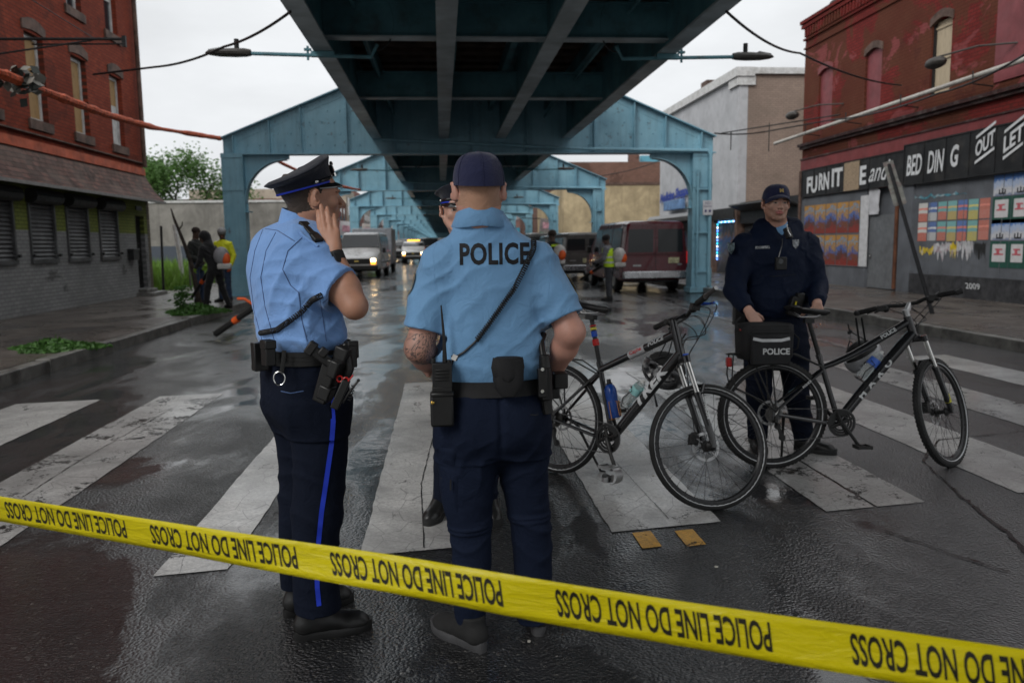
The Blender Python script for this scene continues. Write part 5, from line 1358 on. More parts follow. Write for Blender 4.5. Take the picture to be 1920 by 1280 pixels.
def clear_plastic():
	m, nt, b = new_mat('clear_plastic'); b.inputs['Base Color'].default_value = (.8, .85, .85, 1); b.inputs['Roughness'].default_value = .12
	b.inputs['Transmission Weight'].default_value = .85; b.inputs['IOR'].default_value = 1.2; bump(nt, b, nzt(nt, 40, 3), .4, .004); return m
M_CLR = clear_plastic()
def wrap_text(mb, txt, a, b_, r, side, size, t0=.5, **k):
	"""lettering wrapped round the tube a-b on the side given"""
	a, b_ = V(a), V(b_); d = (b_-a).normalized(); s_ = V(side); s_ = (s_-d*s_.dot(d)).normalized(); u = s_.cross(d)
	vs, fs = text_parts(txt, cut=size*.25, size=size, **k)
	c = a.lerp(b_, t0); rr = r+.0012; out = []
	for p in vs:
		an = p.y/rr; out.append(c+d*p.x+s_*rr*math.cos(an)+u*rr*math.sin(an))
	mb.add(out, fs)
def bicycle(P):
	r = P['r']; wb = P['wb']; tw = P['tyre']
	root = thing('bicycle', P['label'], 'bicycle', (P['x'], P['y'], 0), 0, 'police bicycles')
	root.rotation_euler = (P['lean'], P.get('pitch', 0), P['psi'])
	ha = R(P.get('ha', 71)); ax = V((-math.cos(ha), 0, math.sin(ha))); pf = V((math.sin(ha), 0, math.cos(ha)))
	F = V((wb, 0, r)); A0 = F-pf*.045; RH = V((0, 0, r)); BB = V((.43, 0, r-.055))
	hb, ht = A0+ax*P['fork'], A0+ax*(P['fork']+P['head'])
	sa = R(73); sd_ = V((-math.cos(sa), 0, math.sin(sa))); st = BB+sd_*P['seat']; sp_top = BB+sd_*P['saddle']
	SM = Matrix.Translation(A0) @ Matrix.Rotation(P['steer'], 4, ax) @ Matrix.Translation(-A0)
	ident = Matrix.Identity(4)
	# ---- wheel parts
	def wheel(c, M, front):
		RX_ = Matrix.Rotation(PI/2, 3, 'X')
		def lt(prof, n=56, closed=True):
			mb = MB(); mb.lathe(prof, rot=RX_, n=n, closed=closed); mb.v = [tuple(M @ (V(p)+c)) for p in mb.v]; return mb
		rr = r-tw*2+.004
		rim = lt([(rr+.004, -.011), (rr+.004, .011), (rr-.012, .011), (rr-.02, .004), (rr-.02, -.004), (rr-.012, -.011)])
		W = rim.build('wheel', M_RIM, root)
		ty = lt([(r-tw+tw*math.cos(t), tw*.92*math.sin(t)) for t in np.linspace(0, 2*PI, 14)[:-1]], 72)
		# tread knobs
		if P['knob']:
			for i in range(84):
				a = 2*PI*i/84; ca, sa_ = math.cos(a), math.sin(a)
				for y in (-.013, 0.0, .013):
					dr = r-.0005-abs(y)*.25; aa = a+(.02 if y == 0 else 0); cp = V((dr*math.cos(aa), y, dr*math.sin(aa)))+c
					ty.box(M @ cp, (.012, .009, .006), (M.to_3x3() @ Matrix.Rotation(-aa+PI/2, 3, 'Y')))
		ty.build('tyre', M_RUB, W, smooth=35)
		for s_ in (-1, 1):
			q = rr+.008
			lt([(q, s_*tw*.83), (q+.0045, s_*tw*.95), (q+.0045, s_*tw*.8), (q, s_*tw*.7)]).build('reflective_stripe', M_REFL, W)
		mb = MB(); n = 32
		for i in range(n):
			s_ = 1 if i % 2 else -1; a = 2*PI*i/n; g = 1 if (i//2) % 2 else -1
			b2 = a+g*1.1; h0 = V((.026*math.cos(b2), s_*.028, .026*math.sin(b2))); h1 = V(((rr-.016)*math.cos(a), 0, (rr-.016)*math.sin(a)))
			mb.tube([M @ (h0+c), M @ (h1+c)], .0012, 3)
			mb.tube([M @ (h1*.965+c), M @ (h1+c)], .0022, 4)
		mb.build('spokes', M_CHR if 0 else M_RIM, W)
		mb = MB(); mb.lathe([(.012, -.05), (.03, -.034), (.03, -.026), (.014, -.02), (.014, .02), (.03, .026), (.03, .034), (.012, .05)], rot=RX_, n=16); mb.v = [tuple(M @ (V(p)+c)) for p in mb.v]; mb.build('hub', M_BPL, W)
		# disc rotor on the left side of the wheel
		mb = MB(); yo = .042
		mb.lathe([(.066, yo), (.082, yo), (.082, yo+.003), (.066, yo+.003)], rot=Matrix.Rotation(-PI/2, 3, 'X'), n=40, closed=True)
		for i in range(6):
			a = i*PI/3; mb.tube([(.02*math.cos(a), yo, .02*math.sin(a)), (.07*math.cos(a+.5), yo, .07*math.sin(a+.5))], .004, 4)
		mb.v = [tuple(M @ (V(p)+c)) for p in mb.v]; mb.build('brake_disc', M_ALU, W)
		return W
	wheel(RH, ident, False); wheel(F, SM, True)
	# ---- frame
	mb = MB(); dt = P['dt']
	mb.tube([hb-ax*.01, ht+ax*.005], [.026, .026], 14)
	tt_f = ht-ax*.03; tt_r = BB+sd_*(P['seat']-P['ttdrop'])
	curve = P.get('curve', 0)
	tp = [tt_f+(tt_r-tt_f)*t+V((0, 0, -curve*4*t*(1-t)*(.5+t))) for t in np.linspace(0, 1, 9)]
	mb.tube(tp, [.024, .024, .024, .0235, .023, .022, .021, .020, .019], 12)
	dtf = hb+ax*.03; dd = [dtf+(BB-dtf)*t+V((0, 0, P.get('dcurve', 0)*4*t*(1-t))) for t in np.linspace(0, 1, 7)]
	mb.tube(dd, [dt*.95, dt, dt, dt, dt, dt*.95, dt*.9], 14)
	mb.tube([BB, st], .017, 12)
	mb.tube([BB-V((0, .036, 0)), BB+V((0, .036, 0))], .023, 14)
	for s_ in (-1, 1):
		y = s_*.062
		mb.tube([BB+V((-.02, s_*.02, 0)), BB+V((-.12, s_*.045, .003)), RH+V((.02, y, 0))], [.014, .012, .010], 8)
		mb.tube([BB+sd_*(P['seat']-P['ttdrop']-.02)+V((-.01, s_*.014, 0)), RH+V((.03, y, .05)), RH+V((.0, y, .0))], [.011, .009, .009], 8)
		mb.box(RH+V((.005, y, .0)), (.05, .006, .05))
	mb.tube([st-sd_*.03, st+sd_*.0], .020, 12)
	fr = mb.build('frame', M_FRB, root)
	for (txt, which, size, t0, kw, m) in P['texts']:
		mb = MB()
		if which == 'down': a, b2, rad = BB.lerp(dtf, 0), dtf, dt
		elif which == 'top': a, b2, rad = tp[6], tp[1], .0242
		elif which == 'stay': a, b2, rad = RH+V((.03, -.062, .05)), BB+sd_*(P['seat']-P['ttdrop']-.02)+V((-.01, -.014, 0)), .0105
		elif which == 'chainstay': a, b2, rad = RH+V((.02, -.062, 0)), BB+V((-.12, -.045, .003)), .012
		wrap_text(mb, txt, a, b2, rad, (0, -1, .3), size, t0, **kw)
		mb.build('lettering', m, fr, smooth=0)
	if P.get('band'):   # pale name band round the top tube
		mb = MB(); p0, p1 = P['band']; a, b2 = tp[6].lerp(tp[1], p0), tp[6].lerp(tp[1], p1); mb.tube([a, b2], .0248, 12); mb.build('name_band', mat('pale_tape', (.33, .33, .34), .5), fr)
		mb = MB(); wrap_text(mb, 'Caphe', tp[6], tp[1], .0252, (0, -1, .3), .034, (p0+p1)/2, bold=.0006); mb.build('lettering', mat('red_ink', (.38, .02, .02), .5), fr, smooth=0)
	# ---- seat post and saddle
	mb = MB(); mb.tube([st-sd_*.05, sp_top-sd_*.03], .0145, 10); mb.box(sp_top-sd_*.025, (.06, .045, .03)); sp = mb.build('seat_post', M_BPL, root)
	mb = MB(); rows = []
	for t in np.linspace(0, 1, 12):
		x = -.13+.27*t; wd = .068*(1-t)**1.0+.017+(.012 if t < .25 else 0); z = .045+.012*math.cos(t*PI)+(.008 if t < .2 else 0)
		if t == 0: wd *= .8
		rows.append([sp_top+V((x, wd*math.cos(a), z+(.014*math.sin(a) if math.sin(a) > 0 else .028*math.sin(a))*(1 if 0 < t < 1 else .5))) for a in np.linspace(0, 2*PI, 15)])
	mb.grid(rows); mb.add(rows[0][:-1], [tuple(range(14))]); mb.add(rows[-1][:-1], [tuple(range(14))])
	sd2 = mb.build('saddle', M_BPL, root, smooth=60)
	mb = MB()
	for s_ in (-1, 1): mb.tube([sp_top+V((-.10, s_*.035, .03)), sp_top+V((-.05, s_*.022, .0)), sp_top+V((.05, s_*.022, .002)), sp_top+V((.11, s_*.01, .03))], .0035, 5)
	mb.build('saddle_rail', M_ALU, sd2)
	# ---- fork
	fk = MB(); chrome = MB(); crown_t = P['fork']-.02
	for s_ in (-1, 1):
		y = s_*.062; top = A0+ax*crown_t+V((0, y, 0)); bot = F+V((0, y, 0))
		d = pf*.0
		mid = bot.lerp(top, .60)
		fk.tube([bot-ax*.012, bot+ax*.05, mid], [.015, .018, .0195], 10); chrome.tube([mid, top], .0145, 10)
		fk.tube([mid-ax*.01, mid+ax*.008], .022, 10)
		fk.tube([bot+V((0, -s_*.02, 0)), bot+V((0, s_*.012, 0))], .014, 8)
		fk.tube([A0+ax*(crown_t-.015)+V((0, y, 0)), A0+ax*(crown_t+.022)+V((0, y, 0))], .021, 10)
	fk.tube([A0+ax*crown_t+V((0, -.062, 0)), A0+ax*(crown_t+.012), A0+ax*crown_t+V((0, .062, 0))], [.017, .024, .017], 10)
	aa = F.lerp(A0+ax*crown_t, .62)
	fk.tube([aa+pf*.03+V((0, -.058, -.01)), aa+pf*.045+V((0, -.045, .035)), aa+pf*.045+V((0, .045, .035)), aa+pf*.03+V((0, .058, -.01))], .011, 8)
	fk.tube([A0+ax*crown_t, hb], .022, 10)
	for m_, nm, mt in ((fk, 'fork', M_FRB),):
		m_.v = [tuple(SM @ V(p)) for p in m_.v]; fo = m_.build(nm, mt, root)
	chrome.v = [tuple(SM @ V(p)) for p in chrome.v]; chrome.build('stanchion', M_CHR, fo)
	mb = MB()
	for s_ in (-1, 1):
		t_ = A0+ax*(crown_t+.026)+V((0, s_*.062, 0)); mb.tube([SM @ t_, SM @ (t_+ax*.008)], .017, 10)
	if P['blue']: mb.build('fork_cap', M_BLUEP, fo)
	mb = MB(); c_ = F+V((-.07, .06, .03)); mb.box(SM @ c_, (.05, .04, .06), SM.to_3x3()); mb.box(SM @ (c_+V((.01, .01, .03))), (.03, .05, .03), SM.to_3x3()); mb.build('brake_caliper', M_BPL, fo, bevel=.004)
	mb = MB()
	for dz in (0, .022, .044): pass
	b0, b1 = F+V((0, -.062, 0))+ax*.10, F+V((0, -.062, 0))+ax*.28
	if P['knob']:
		mb.tube([SM @ (F+V((0, -.062, 0))+ax*.06), SM @ (F+V((0, -.062, 0))+ax*.115)], .0195, 10); mb.build('yellow_label', mat('yellow_label', (.45, .42, .02), .4), fo)
	else:
		wrap_text(mb, 'RECON', b0, b1, .0192, (0, -1, 0), .026, .5, bold=.0008); mb.v = [tuple(SM @ V(p)) for p in mb.v]; mb.build('lettering', M_GREYT, fo, smooth=0)
	# ---- handlebar
	bc = ht+ax*.045+pf*.08+V((0, 0, .02)); hw = P['bar']/2
	mb = MB(); mb.tube([SM @ (ht+ax*.0), SM @ (ht+ax*.05)], .021, 12); mb.tube([SM @ (ht+ax*.03), SM @ bc], [.020, .018], 10); mb.build('stem', M_FRB if not P['knob'] else M_ALU, root)
	def bp(y):
		rise = .02*min(1, max(0, (abs(y)-.05)/.08)); return bc+V((0, y, 0))+ax*rise-pf*(abs(y)*.12)
	mb = MB(); mb.tube([SM @ bp(y) for y in np.linspace(-hw, hw, 15)], .0125, 10); hbm = mb.build('handlebar', M_BPL, root)
	for s_ in (-1, 1):
		mb = MB(); g0, g1 = hw+.003, hw-.13
		mb.tube([SM @ bp(s_*g0), SM @ bp(s_*(g0-.01)), SM @ bp(s_*(g0-.05)), SM @ bp(s_*g1)], [.018, .0185, .0165, .0175], 12)
		if P['knob']: mb.tube([SM @ bp(s_*(g0-.005)), SM @ (bp(s_*(g0-.03))-pf*.03)], [.02, .014], 8)
		mb.build('grip', M_RUB, hbm)
		mb = MB(); q = bp(s_*(g1-.02)); mb.tube([SM @ q, SM @ (q+pf*.03+V((0, s_*.01, -.005))), SM @ (q+pf*.062+V((0, s_*.05, -.02))), SM @ (q+pf*.055+V((0, s_*.11, -.03)))], [.012, .009, .006, .006], 7)
		mb.build('brake_lever', (M_BLUEP if (P['blue'] and s_ < 0) else M_BPL), hbm)
		mb = MB(); mb.box(SM @ (q+V((0, -s_*.02, -.012))), (.045, .05, .035), SM.to_3x3() @ Matrix.Rotation(.3, 3, 'X')); mb.ball(SM @ (q+V((.0, -s_*.045, -.016))), .024, 10, 6); mb.tube([SM @ (q+V((-.01, -s_*.03, -.02))), SM @ (q+V((-.03, s_*.02, -.03)))], .006, 6)
		mb.build('shifter', M_BPL, hbm)
		if P.get('barend') and s_ < 0:
			mb = MB(); e = bp(-hw-.01); mb.tube([SM @ e, SM @ (e+V((0, -.03, .006))), SM @ (e+V((0.005, -.11, .02)))], [.017, .011, .012], 8); mb.build('bar_end', M_ALU, hbm)
	mb = MB(); random.seed(3)
	for (y, tx) in ((-.17, F+V((-.05, .05, .06))), (.17, F+V((-.07, .055, .08))), (-.14, None), (.14, None), (.10, None)):
		q = bp(y)-V((0, 0, .01))
		if tx is not None: pts = [q, q+pf*.10+V((0, 0, -.03)), bc+pf*.09+V((0, y*.1, -.14)), A0+ax*(crown_t-.02)+pf*.05+V((0, .06, 0)), tx]
		else: pts = [q, q+pf*(.12+abs(y)*.2)+V((0, 0, .0)), bc+pf*.12+V((0, -y*.25, -.13)), ht+pf*.045-ax*.07+V((0, -y*.25, 0)), ht-ax*.12+pf*.01-V((0, y*.2, 0))]
		# smooth with catmull-rom
		Q = []
		pp = [pts[0]]+pts+[pts[-1]]
		for i in range(1, len(pp)-2):
			for t in np.linspace(0, 1, 7)[:-1]:
				p0, p1, p2, p3 = pp[i-1], pp[i], pp[i+1], pp[i+2]
				Q.append(.5*((2*p1)+(p2-p0)*t+(2*p0-5*p1+4*p2-p3)*t*t+(3*p1-p0-3*p2+p3)*t**3))
		Q.append(pts[-1]); mb.tube([SM @ p for p in Q], .0026, 5)
	mb.build('brake_cable', M_CABLE, hbm)
	# ---- drivetrain (right side = -y)
	ck = MB(); RXm = Matrix.Rotation(PI/2, 3, 'X')
	for rad, yo in ((.092, -.052), (.072, -.046), (.055, -.040)):
		n = 44; pr = []
		for i in range(n*2): a = PI*i/n; q = rad*(1 if i % 2 else .955); pr.append((q*math.cos(a), q*math.sin(a)))
		Mx = Matrix.Translation(BB+V((0, yo, 0))) @ Matrix.Rotation(PI/2, 4, 'X')
		inner = [(rad*.78*math.cos(PI*i/n), rad*.78*math.sin(PI*i/n)) for i in range(n*2)]
		vs = [Mx @ V((*p, 0)) for p in pr]+[Mx @ V((*p, 0)) for p in inner]+[Mx @ V((*p, -.002)) for p in pr]+[Mx @ V((*p, -.002)) for p in inner]
		k = 2*n; ck.add(vs, [(i, (i+1) % k, k+(i+1) % k, k+i) for i in range(k)]+[(2*k+i, 2*k+(i+1) % k, 3*k+(i+1) % k, 3*k+i) for i in range(k)]+[(i, (i+1) % k, 2*k+(i+1) % k, 2*k+i) for i in range(k)]+[(k+i, k+(i+1) % k, 3*k+(i+1) % k, 3*k+i) for i in range(k)])
	for i in range(4):
		a = i*PI/2+.4; ck.tube([BB+V((0, -.05, 0)), BB+V((.075*math.cos(a), -.05, .075*math.sin(a)))], [.012, .008], 6)
		ck.cyl(BB+V((.066*math.cos(a), -.058, .066*math.sin(a))), BB+V((.066*math.cos(a), -.048, .066*math.sin(a))), .006, n=8)
	ck.cyl(BB+V((0, -.07, 0)), BB+V((0, -.03, 0)), .016, n=12)
	cr = ck.build('chainring', M_BPL, root)
	ca = P['crank']
	for s_ in (-1, 1):
		a = ca if s_ < 0 else ca+PI; e = BB+V((.17*math.cos(a), s_*.078, .17*math.sin(a)))
		mb = MB(); mb.tube([BB+V((0, s_*.062, 0)), BB.lerp(e, .5)+V((0, s_*.035, 0)), e], [.015, .011, .012], 8); mb.tube([e-V((0, s_*.01, 0)), e+V((0, s_*.02, 0))], .008, 6)
		arm = mb.build('crank_arm', M_BPL, cr)
		mb = MB(); pc = e+V((0, s_*.06, 0))
		for dx in (-.04, .04): mb.box(pc+V((dx, 0, 0)), (.012, .085, .022))
		for dy in (-.042, .042): mb.box(pc+V((0, dy, 0)), (.09, .01, .016))
		mb.tube([e, pc+V((0, s_*.04, 0))], .010, 8)
		if P.get('toeclip') and s_ < 0:
			rows = []
			for t in np.linspace(0, PI, 9): rows.append([pc+V((.03+.055*math.sin(t), w_, .01-.035+.05*math.cos(t)-.02)) for w_ in (-.035, .035)])
			mb.grid(rows); mb.grid([[pc+V((.0+.03*math.cos(t), .045*math.sin(t)*1.0, -.05+.01*math.cos(2*t))), pc+V((.0+.03*math.cos(t), .045*math.sin(t), -.085))] for t in np.linspace(0, 2*PI, 14)])
		mb.build('pedal', M_ALU if (P.get('toeclip') and s_ < 0) else M_BPL, root)
	mb = MB()
	for i in range(8): rad = .055-.0045*i; mb.lathe([(rad*.6, 0), (rad, 0), (rad, .002), (rad*.6, .002)], c=RH+V((0, -.026-.0042*i, 0)), rot=RXm, n=24, closed=True)
	mb.build('cassette', mat('cassette_steel', (.12, .115, .11), .4, metal=.8), root)
	mb = MB(); d0, d1 = RH+V((.015, -.055, -.07)), RH+V((.045, -.055, -.145))
	mb.tube([RH+V((0, -.065, -.01)), RH+V((.0, -.075, -.04)), d0], [.011, .012, .010], 7); mb.box(d0.lerp(d1, .5)+V((0, -.008, 0)), (.022, .008, .10), Matrix.Rotation(-.35, 3, 'Y'))
	for q in (d0, d1): mb.cyl(q+V((0, -.006, 0)), q+V((0, .006, 0)), .021, n=12)
	mb.build('derailleur', M_BPL, root)
	# chain as small links along its path
	path = []
	cy = -.05
	for t in np.linspace(-PI/2, PI/2, 14): path.append(BB+V((.088*math.cos(t), cy, .088*math.sin(t))))
	for t in np.linspace(0, 1, 12)[1:-1]: path.append((BB+V((0, cy, .088))).lerp(RH+V((0, -.045, .042)), t))
	for t in np.linspace(PI/2, PI*1.5, 10): path.append(RH+V((.042*math.cos(t), -.045, .042*math.sin(t))))
	path += [d0+V((.018, 0, .01)), d0+V((.02, 0, -.01)), d1+V((-.02, 0, 0)), d1+V((0, 0, -.02))]
	for t in np.linspace(0, 1, 12)[1:-1]: path.append((d1+V((0, 0, -.02))).lerp(BB+V((0, cy, -.088)), t))
	mb = MB(); L = 0
	for i in range(len(path)):
		a, b2 = path[i], path[(i+1) % len(path)]; n = max(1, int(round((b2-a).length/.0127)))
		for k in range(n):
			p, q = a.lerp(b2, (k+.1)/n), a.lerp(b2, (k+.9)/n); d = (q-p)
			if d.length < 1e-5: continue
			mb.box((p+q)/2, (.006, (.007 if k % 2 else .0045), d.length*1.02), frame(p, q))
	mb.build('chain', mat('chain_steel', P['chaincol'], .35, metal=.8), root, smooth=0)
	mb = MB(); k0 = BB+V((-.20, .06, -.02)) if P['stand'] == 'mid' else RH+V((.10, .075, -.03))
	k1 = P['standend']; mb.tube([k0, k0.lerp(V(k1), .3), V(k1)], [.012, .009, .008], 7); mb.tube([V(k1), V(k1)+V((.03, .01, -.004))], .009, 6); mb.tube([k0, RH+V((.03, .062, 0))], .01, 6)
	mb.build('kickstand', M_BPL, root)
	# ---- rear rack
	if P['rack']:
		mb = MB(); zt = 2*r+.035
		for s_ in (-1, 1):
			mb.tube([V((-.27, s_*.05, zt)), V((.13, s_*.05, zt)), BB+sd_*(P['seat']-.08)+V((-.012, s_*.02, 0))], .0048, 6)
			mb.tube([RH+V((.0, s_*.07, .02)), V((-.03, s_*.06, zt))], .0048, 6); mb.tube([RH+V((.0, s_*.07, .02)), V((-.16, s_*.06, zt))], .0048, 6)
			mb.tube([RH+V((.0, s_*.07, .03)), V((-.10, s_*.075, r+.10)), V((-.26, s_*.07, r+.18)), V((-.28, s_*.06, r+.26)), V((-.27, s_*.05, zt-.0))], .0048, 6)
		mb.tube([V((-.27, -.05, zt)), V((-.30, 0, zt)), V((-.27, .05, zt))], .0048, 6)
		for x in (-.2, -.1, 0, .1): mb.tube([V((x, -.05, zt)), V((x, .05, zt))], .004, 6)
		rk = mb.build('rear_rack', M_BPL, root)
		mb = MB(); mb.box((-.29, -.02, zt-.05), (.03, .05, .06)); mb.build('tail_light', M_REDP, rk, bevel=.006)
	# ---- bottle cage
	def cage(a, t, sgn=1):
		d = (dtf-BB).normalized(); nrm = V((-d.z, 0, d.x)); c = BB.lerp(dtf, t)+nrm*(dt+.04)
		mb = MB()
		for s_ in (-1, 1): mb.tube([c-d*.07-nrm*.038, c-d*.075+V((0, s_*.03, 0)), c-d*.02+V((0, s_*.042, 0))+nrm*.02, c+d*.05+V((0, s_*.043, 0)), c+d*.06+nrm*.03+V((0, s_*.03, 0)), c+d*.045-nrm*.038], .003, 5)
		mb.tube([c-d*.075+V((0, .03, 0)), c-d*.08+nrm*.04, c-d*.075+V((0, -.03, 0))], .003, 5)
		mb.build('bottle_cage', M_BPL, root); return c, d, nrm
	return dict(root=root, BB=BB, dtf=dtf, sd=sd_, sp_top=sp_top, tp=tp, SM=SM, bp=bp, RH=RH, F=F, cage=cage, st=st, ht=ht, ax=ax, pf=pf)
def to_world(o, p):
	return (Matrix.Translation(o.location) @ o.rotation_euler.to_matrix().to_4x4()) @ V(p)
def settle(P):
	"""pitch that rests the turned front wheel on the road"""
	r, wb = P['r'], P['wb']; ha = R(P.get('ha', 71)); ax = V((-math.cos(ha), 0, math.sin(ha))); pf = V((math.sin(ha), 0, math.cos(ha))); F = V((wb, 0, r)); A0 = F-pf*.045
	SM = Matrix.Translation(A0) @ Matrix.Rotation(P['steer'], 4, ax) @ Matrix.Translation(-A0); Rl = Matrix.Rotation(P['lean'], 3, 'X')
	z = min((Rl @ (SM @ (F+V((r*math.cos(t), 0, r*math.sin(t)))))).z for t in np.linspace(0, 2*PI, 180))
	P['pitch'] = math.atan2(z, wb); return P
B1 = bicycle(settle(dict(r=.352, wb=1.07, tyre=.020, x=.69, y=4.95, psi=math.atan2(-.80, .74), lean=R(-6), steer=R(54), fork=.51, head=.175, seat=.47, saddle=.775, ttdrop=.05, dt=.031,
	label='black patrol bicycle with a dark blue bottle, behind the officer in the POLICE shirt', knob=False, blue=True, barend=True, bar=.72, crank=R(-62), chaincol=(.08, .08, .08), toeclip=True,
	stand='rear', standend=(.22, .20, .03), rack=True, band=(.25, .58),
	texts=[('TREK', 'down', .078, .60, dict(shear=.25, bold=.004, sx=1.5, space=1.08), M_SILT), ('POLICE', 'top', .034, .83, dict(shear=.2, bold=.0012), M_REFL)])))
B2 = bicycle(settle(dict(r=.355, wb=1.13, tyre=.025, x=2.10, y=4.86, psi=R(-4), lean=R(-4), steer=R(40), fork=.53, head=.14, seat=.46, saddle=.71, ttdrop=.09, dt=.034, curve=.02, dcurve=.01,
	label='black patrol bicycle with rear bag held by the officer in the dark jacket', knob=True, blue=False, bar=.68, crank=R(-55), chaincol=(.42, .34, .24),
	stand='rear', standend=(.13, .19, .03), rack=True,
	texts=[('HARO', 'down', .058, .48, dict(bold=.003, sx=1.15, space=2.2), M_GREYT), ('POLICE', 'top', .034, .80, dict(bold=.0012), M_GREYT), ('POLICE', 'stay', .022, .62, dict(bold=.0008), M_GREYT)])))
M_CAGE1 = M_BPL
# bottles
def bottle(name, base, d, rad, h, mats, label, cap=.03):
	o = thing(name, label, 'bottle', base); o.rotation_euler = V(d).to_track_quat('Z', 'Y').to_euler()
	mb = MB(); mb.lathe([(rad*.9, 0), (rad, .006), (rad, h*.45), (rad*.92, h*.52), (rad, h*.58), (rad, h*.8), (rad*.75, h*.92), (rad*.5, h*.96)], n=20); mb.build('bottle_body', mats[0], o, smooth=50)
	mb = MB(); mb.lathe([(rad*.52 if cap < .03 else rad*.98, h*.93 if cap < .03 else h*.86), (rad*.55 if cap < .03 else rad*.95, h*.99), (rad*.4, h), (rad*.35, h+cap)], n=16); mb.build('bottle_cap', mats[1], o, smooth=50)
	if len(mats) > 2: mb = MB(); mb.lathe([(rad+.0012, h*.5), (rad+.0012, h*.74)], n=20); mb.build('bottle_label', mats[2], o, smooth=50)
	return o
rm = lambda o: o.rotation_euler.to_matrix()
c, d, nrm = B1['cage'](0, .40)
bottle('water_bottle', to_world(B1['root'], c-d*.065), rm(B1['root']) @ d, .032, .19, (M_CLR, M_FRAME, mat('aqua_label', (.25, .5, .5), .4)), 'clear plastic water bottle in the frame of the patrol bicycle with the blue bottle', .012)
sc_ = B1['BB']+B1['sd']*.26+V((.055, -.0, 0));
bottle('sport_bottle', to_world(B1['root'], B1['BB']+B1['sd']*.13+V((.062, -.02, 0))), rm(B1['root']) @ (B1['sd']), .036, .215, (mat('blue_bottle', (.008, .045, .22), .3, var=.25, scale=5), M_BPL), 'dark blue sport bottle on the seat tube of the patrol bicycle', .022)
mb = MB()
q = B1['BB']+B1['sd']*.13+V((.062, -.02, 0)); e_ = B1['sd']
for s_ in (-1, 1): mb.tube([q-V((.05, 0, 0))-e_*.02, q+V((0, s_*.038, 0))-e_*.006, q+e_*.1+V((.0, s_*.039, 0)), q+e_*.11+V((.04, s_*.01, 0)), q+e_*.02+V((.042, s_*.008, 0))], .003, 5)
mb.build('bottle_cage', mat('copper_wire', (.4, .2, .09), .35, metal=.8), B1['root'])
mb = MB(); st = B1['st']; sdv = B1['sd']
mb.tube([st+sdv*.10, st+sdv*.14], .021, 10, mi=0); mb.tube([st+sdv*.155, st+sdv*.19], .019, 10, mi=1); mb.tube([st+sdv*.2, st+sdv*.213], .021, 10, mi=2); mb.tube([st+sdv*.22, st+sdv*.228], .022, 10, mi=0)
mb.build('seat_post_tape', [M_REDP, M_BLUEP, mat('yellow_tape', (.5, .45, .05), .4)], B1['root'])
c, d, nrm = B2['cage'](0, .50)
bottle('water_bottle', to_world(B2['root'], c-d*.065+V((0, -.0, 0))), rm(B2['root']) @ d, .034, .21, (M_CLR, M_FRAME, mat('blue_label', (.05, .12, .45), .4)), 'clear plastic water bottle with blue label in the bicycle with the rear bag', .012)
# rear bag on the second bicycle
bag = thing('bicycle_bag', 'black nylon bag marked POLICE with a pale stripe on the rear rack', 'bicycle bag', to_world(B2['root'], (-.06, 0, 2*.355+.022))); bag.rotation_euler = B2['root'].rotation_euler
mb = MB(); rows = []
for z, lx, wy in ((0, .15, .10), (.02, .165, .115), (.10, .168, .12), (.14, .17, .118), (.155, .172, .12), (.195, .17, .115), (.21, .155, .10), (.217, .10, .06)):
	rows.append([V((lx*abs(math.cos(t))**.35*(1 if math.cos(t) > 0 else -1)-.0, wy*abs(math.sin(t))**.45*(1 if math.sin(t) > 0 else -1)-.0, z-(.02 if z < .05 else 0))) for t in np.linspace(0, 2*PI, 41)])
mb.grid(rows); mb.add(rows[0][:-1], [tuple(range(40))]); mb.add(rows[-1][:-1], [tuple(range(40))])
bo = mb.build('bag_body', M_BNY, bag, smooth=50)
mb = MB(); mb.box((.0, -.130, .045), (.25, .034, .19)); mb.build('side_pocket', M_BNY, bag, bevel=.012)
mb = MB(); mb.tube([(-.115, -.1485, .118), (-.06, -.1485, .106), (.06, -.1485, .106), (.115, -.1485, .118)], .011, 6, flat=(1, .15)); mb.build('reflective_stripe', M_REFL, bag, smooth=0)
mb = MB(); add_text(mb, 'POLICE', Matrix.Translation((.03, -.1485, .035)) @ Matrix.Rotation(R(90), 4, 'X'), size=.052, bold=.0016); mb.build('lettering', M_GREYT, bag, smooth=0)
mb = MB(); mb.tube([(-.17, -.06, .165), (-.11, -.118, .155), (.12, -.118, .155), (.172, -.05, .165)], .004, 6); mb.tube([(-.17, -.06, .198), (-.11, -.112, .195), (.12, -.112, .195), (.172, -.05, .198)], .0035, 6); mb.build('zip', M_RUB, bag)
mb = MB(); mb.tube([(.17, -.04, .15), (.21, -.05, .11), (.2, -.05, .05), (.16, -.04, .03)], .006, 6); mb.tube([(-.165, -.05, .25), (-.2, -.06, .22), (-.19, -.06, .16)], .008, 6); mb.build('strap', M_BNY, bag)
mb = MB(); mb.box((-.1685, -.05, .17), (.004, .04, .012)); mb.build('red_tag', M_REDP, bag)
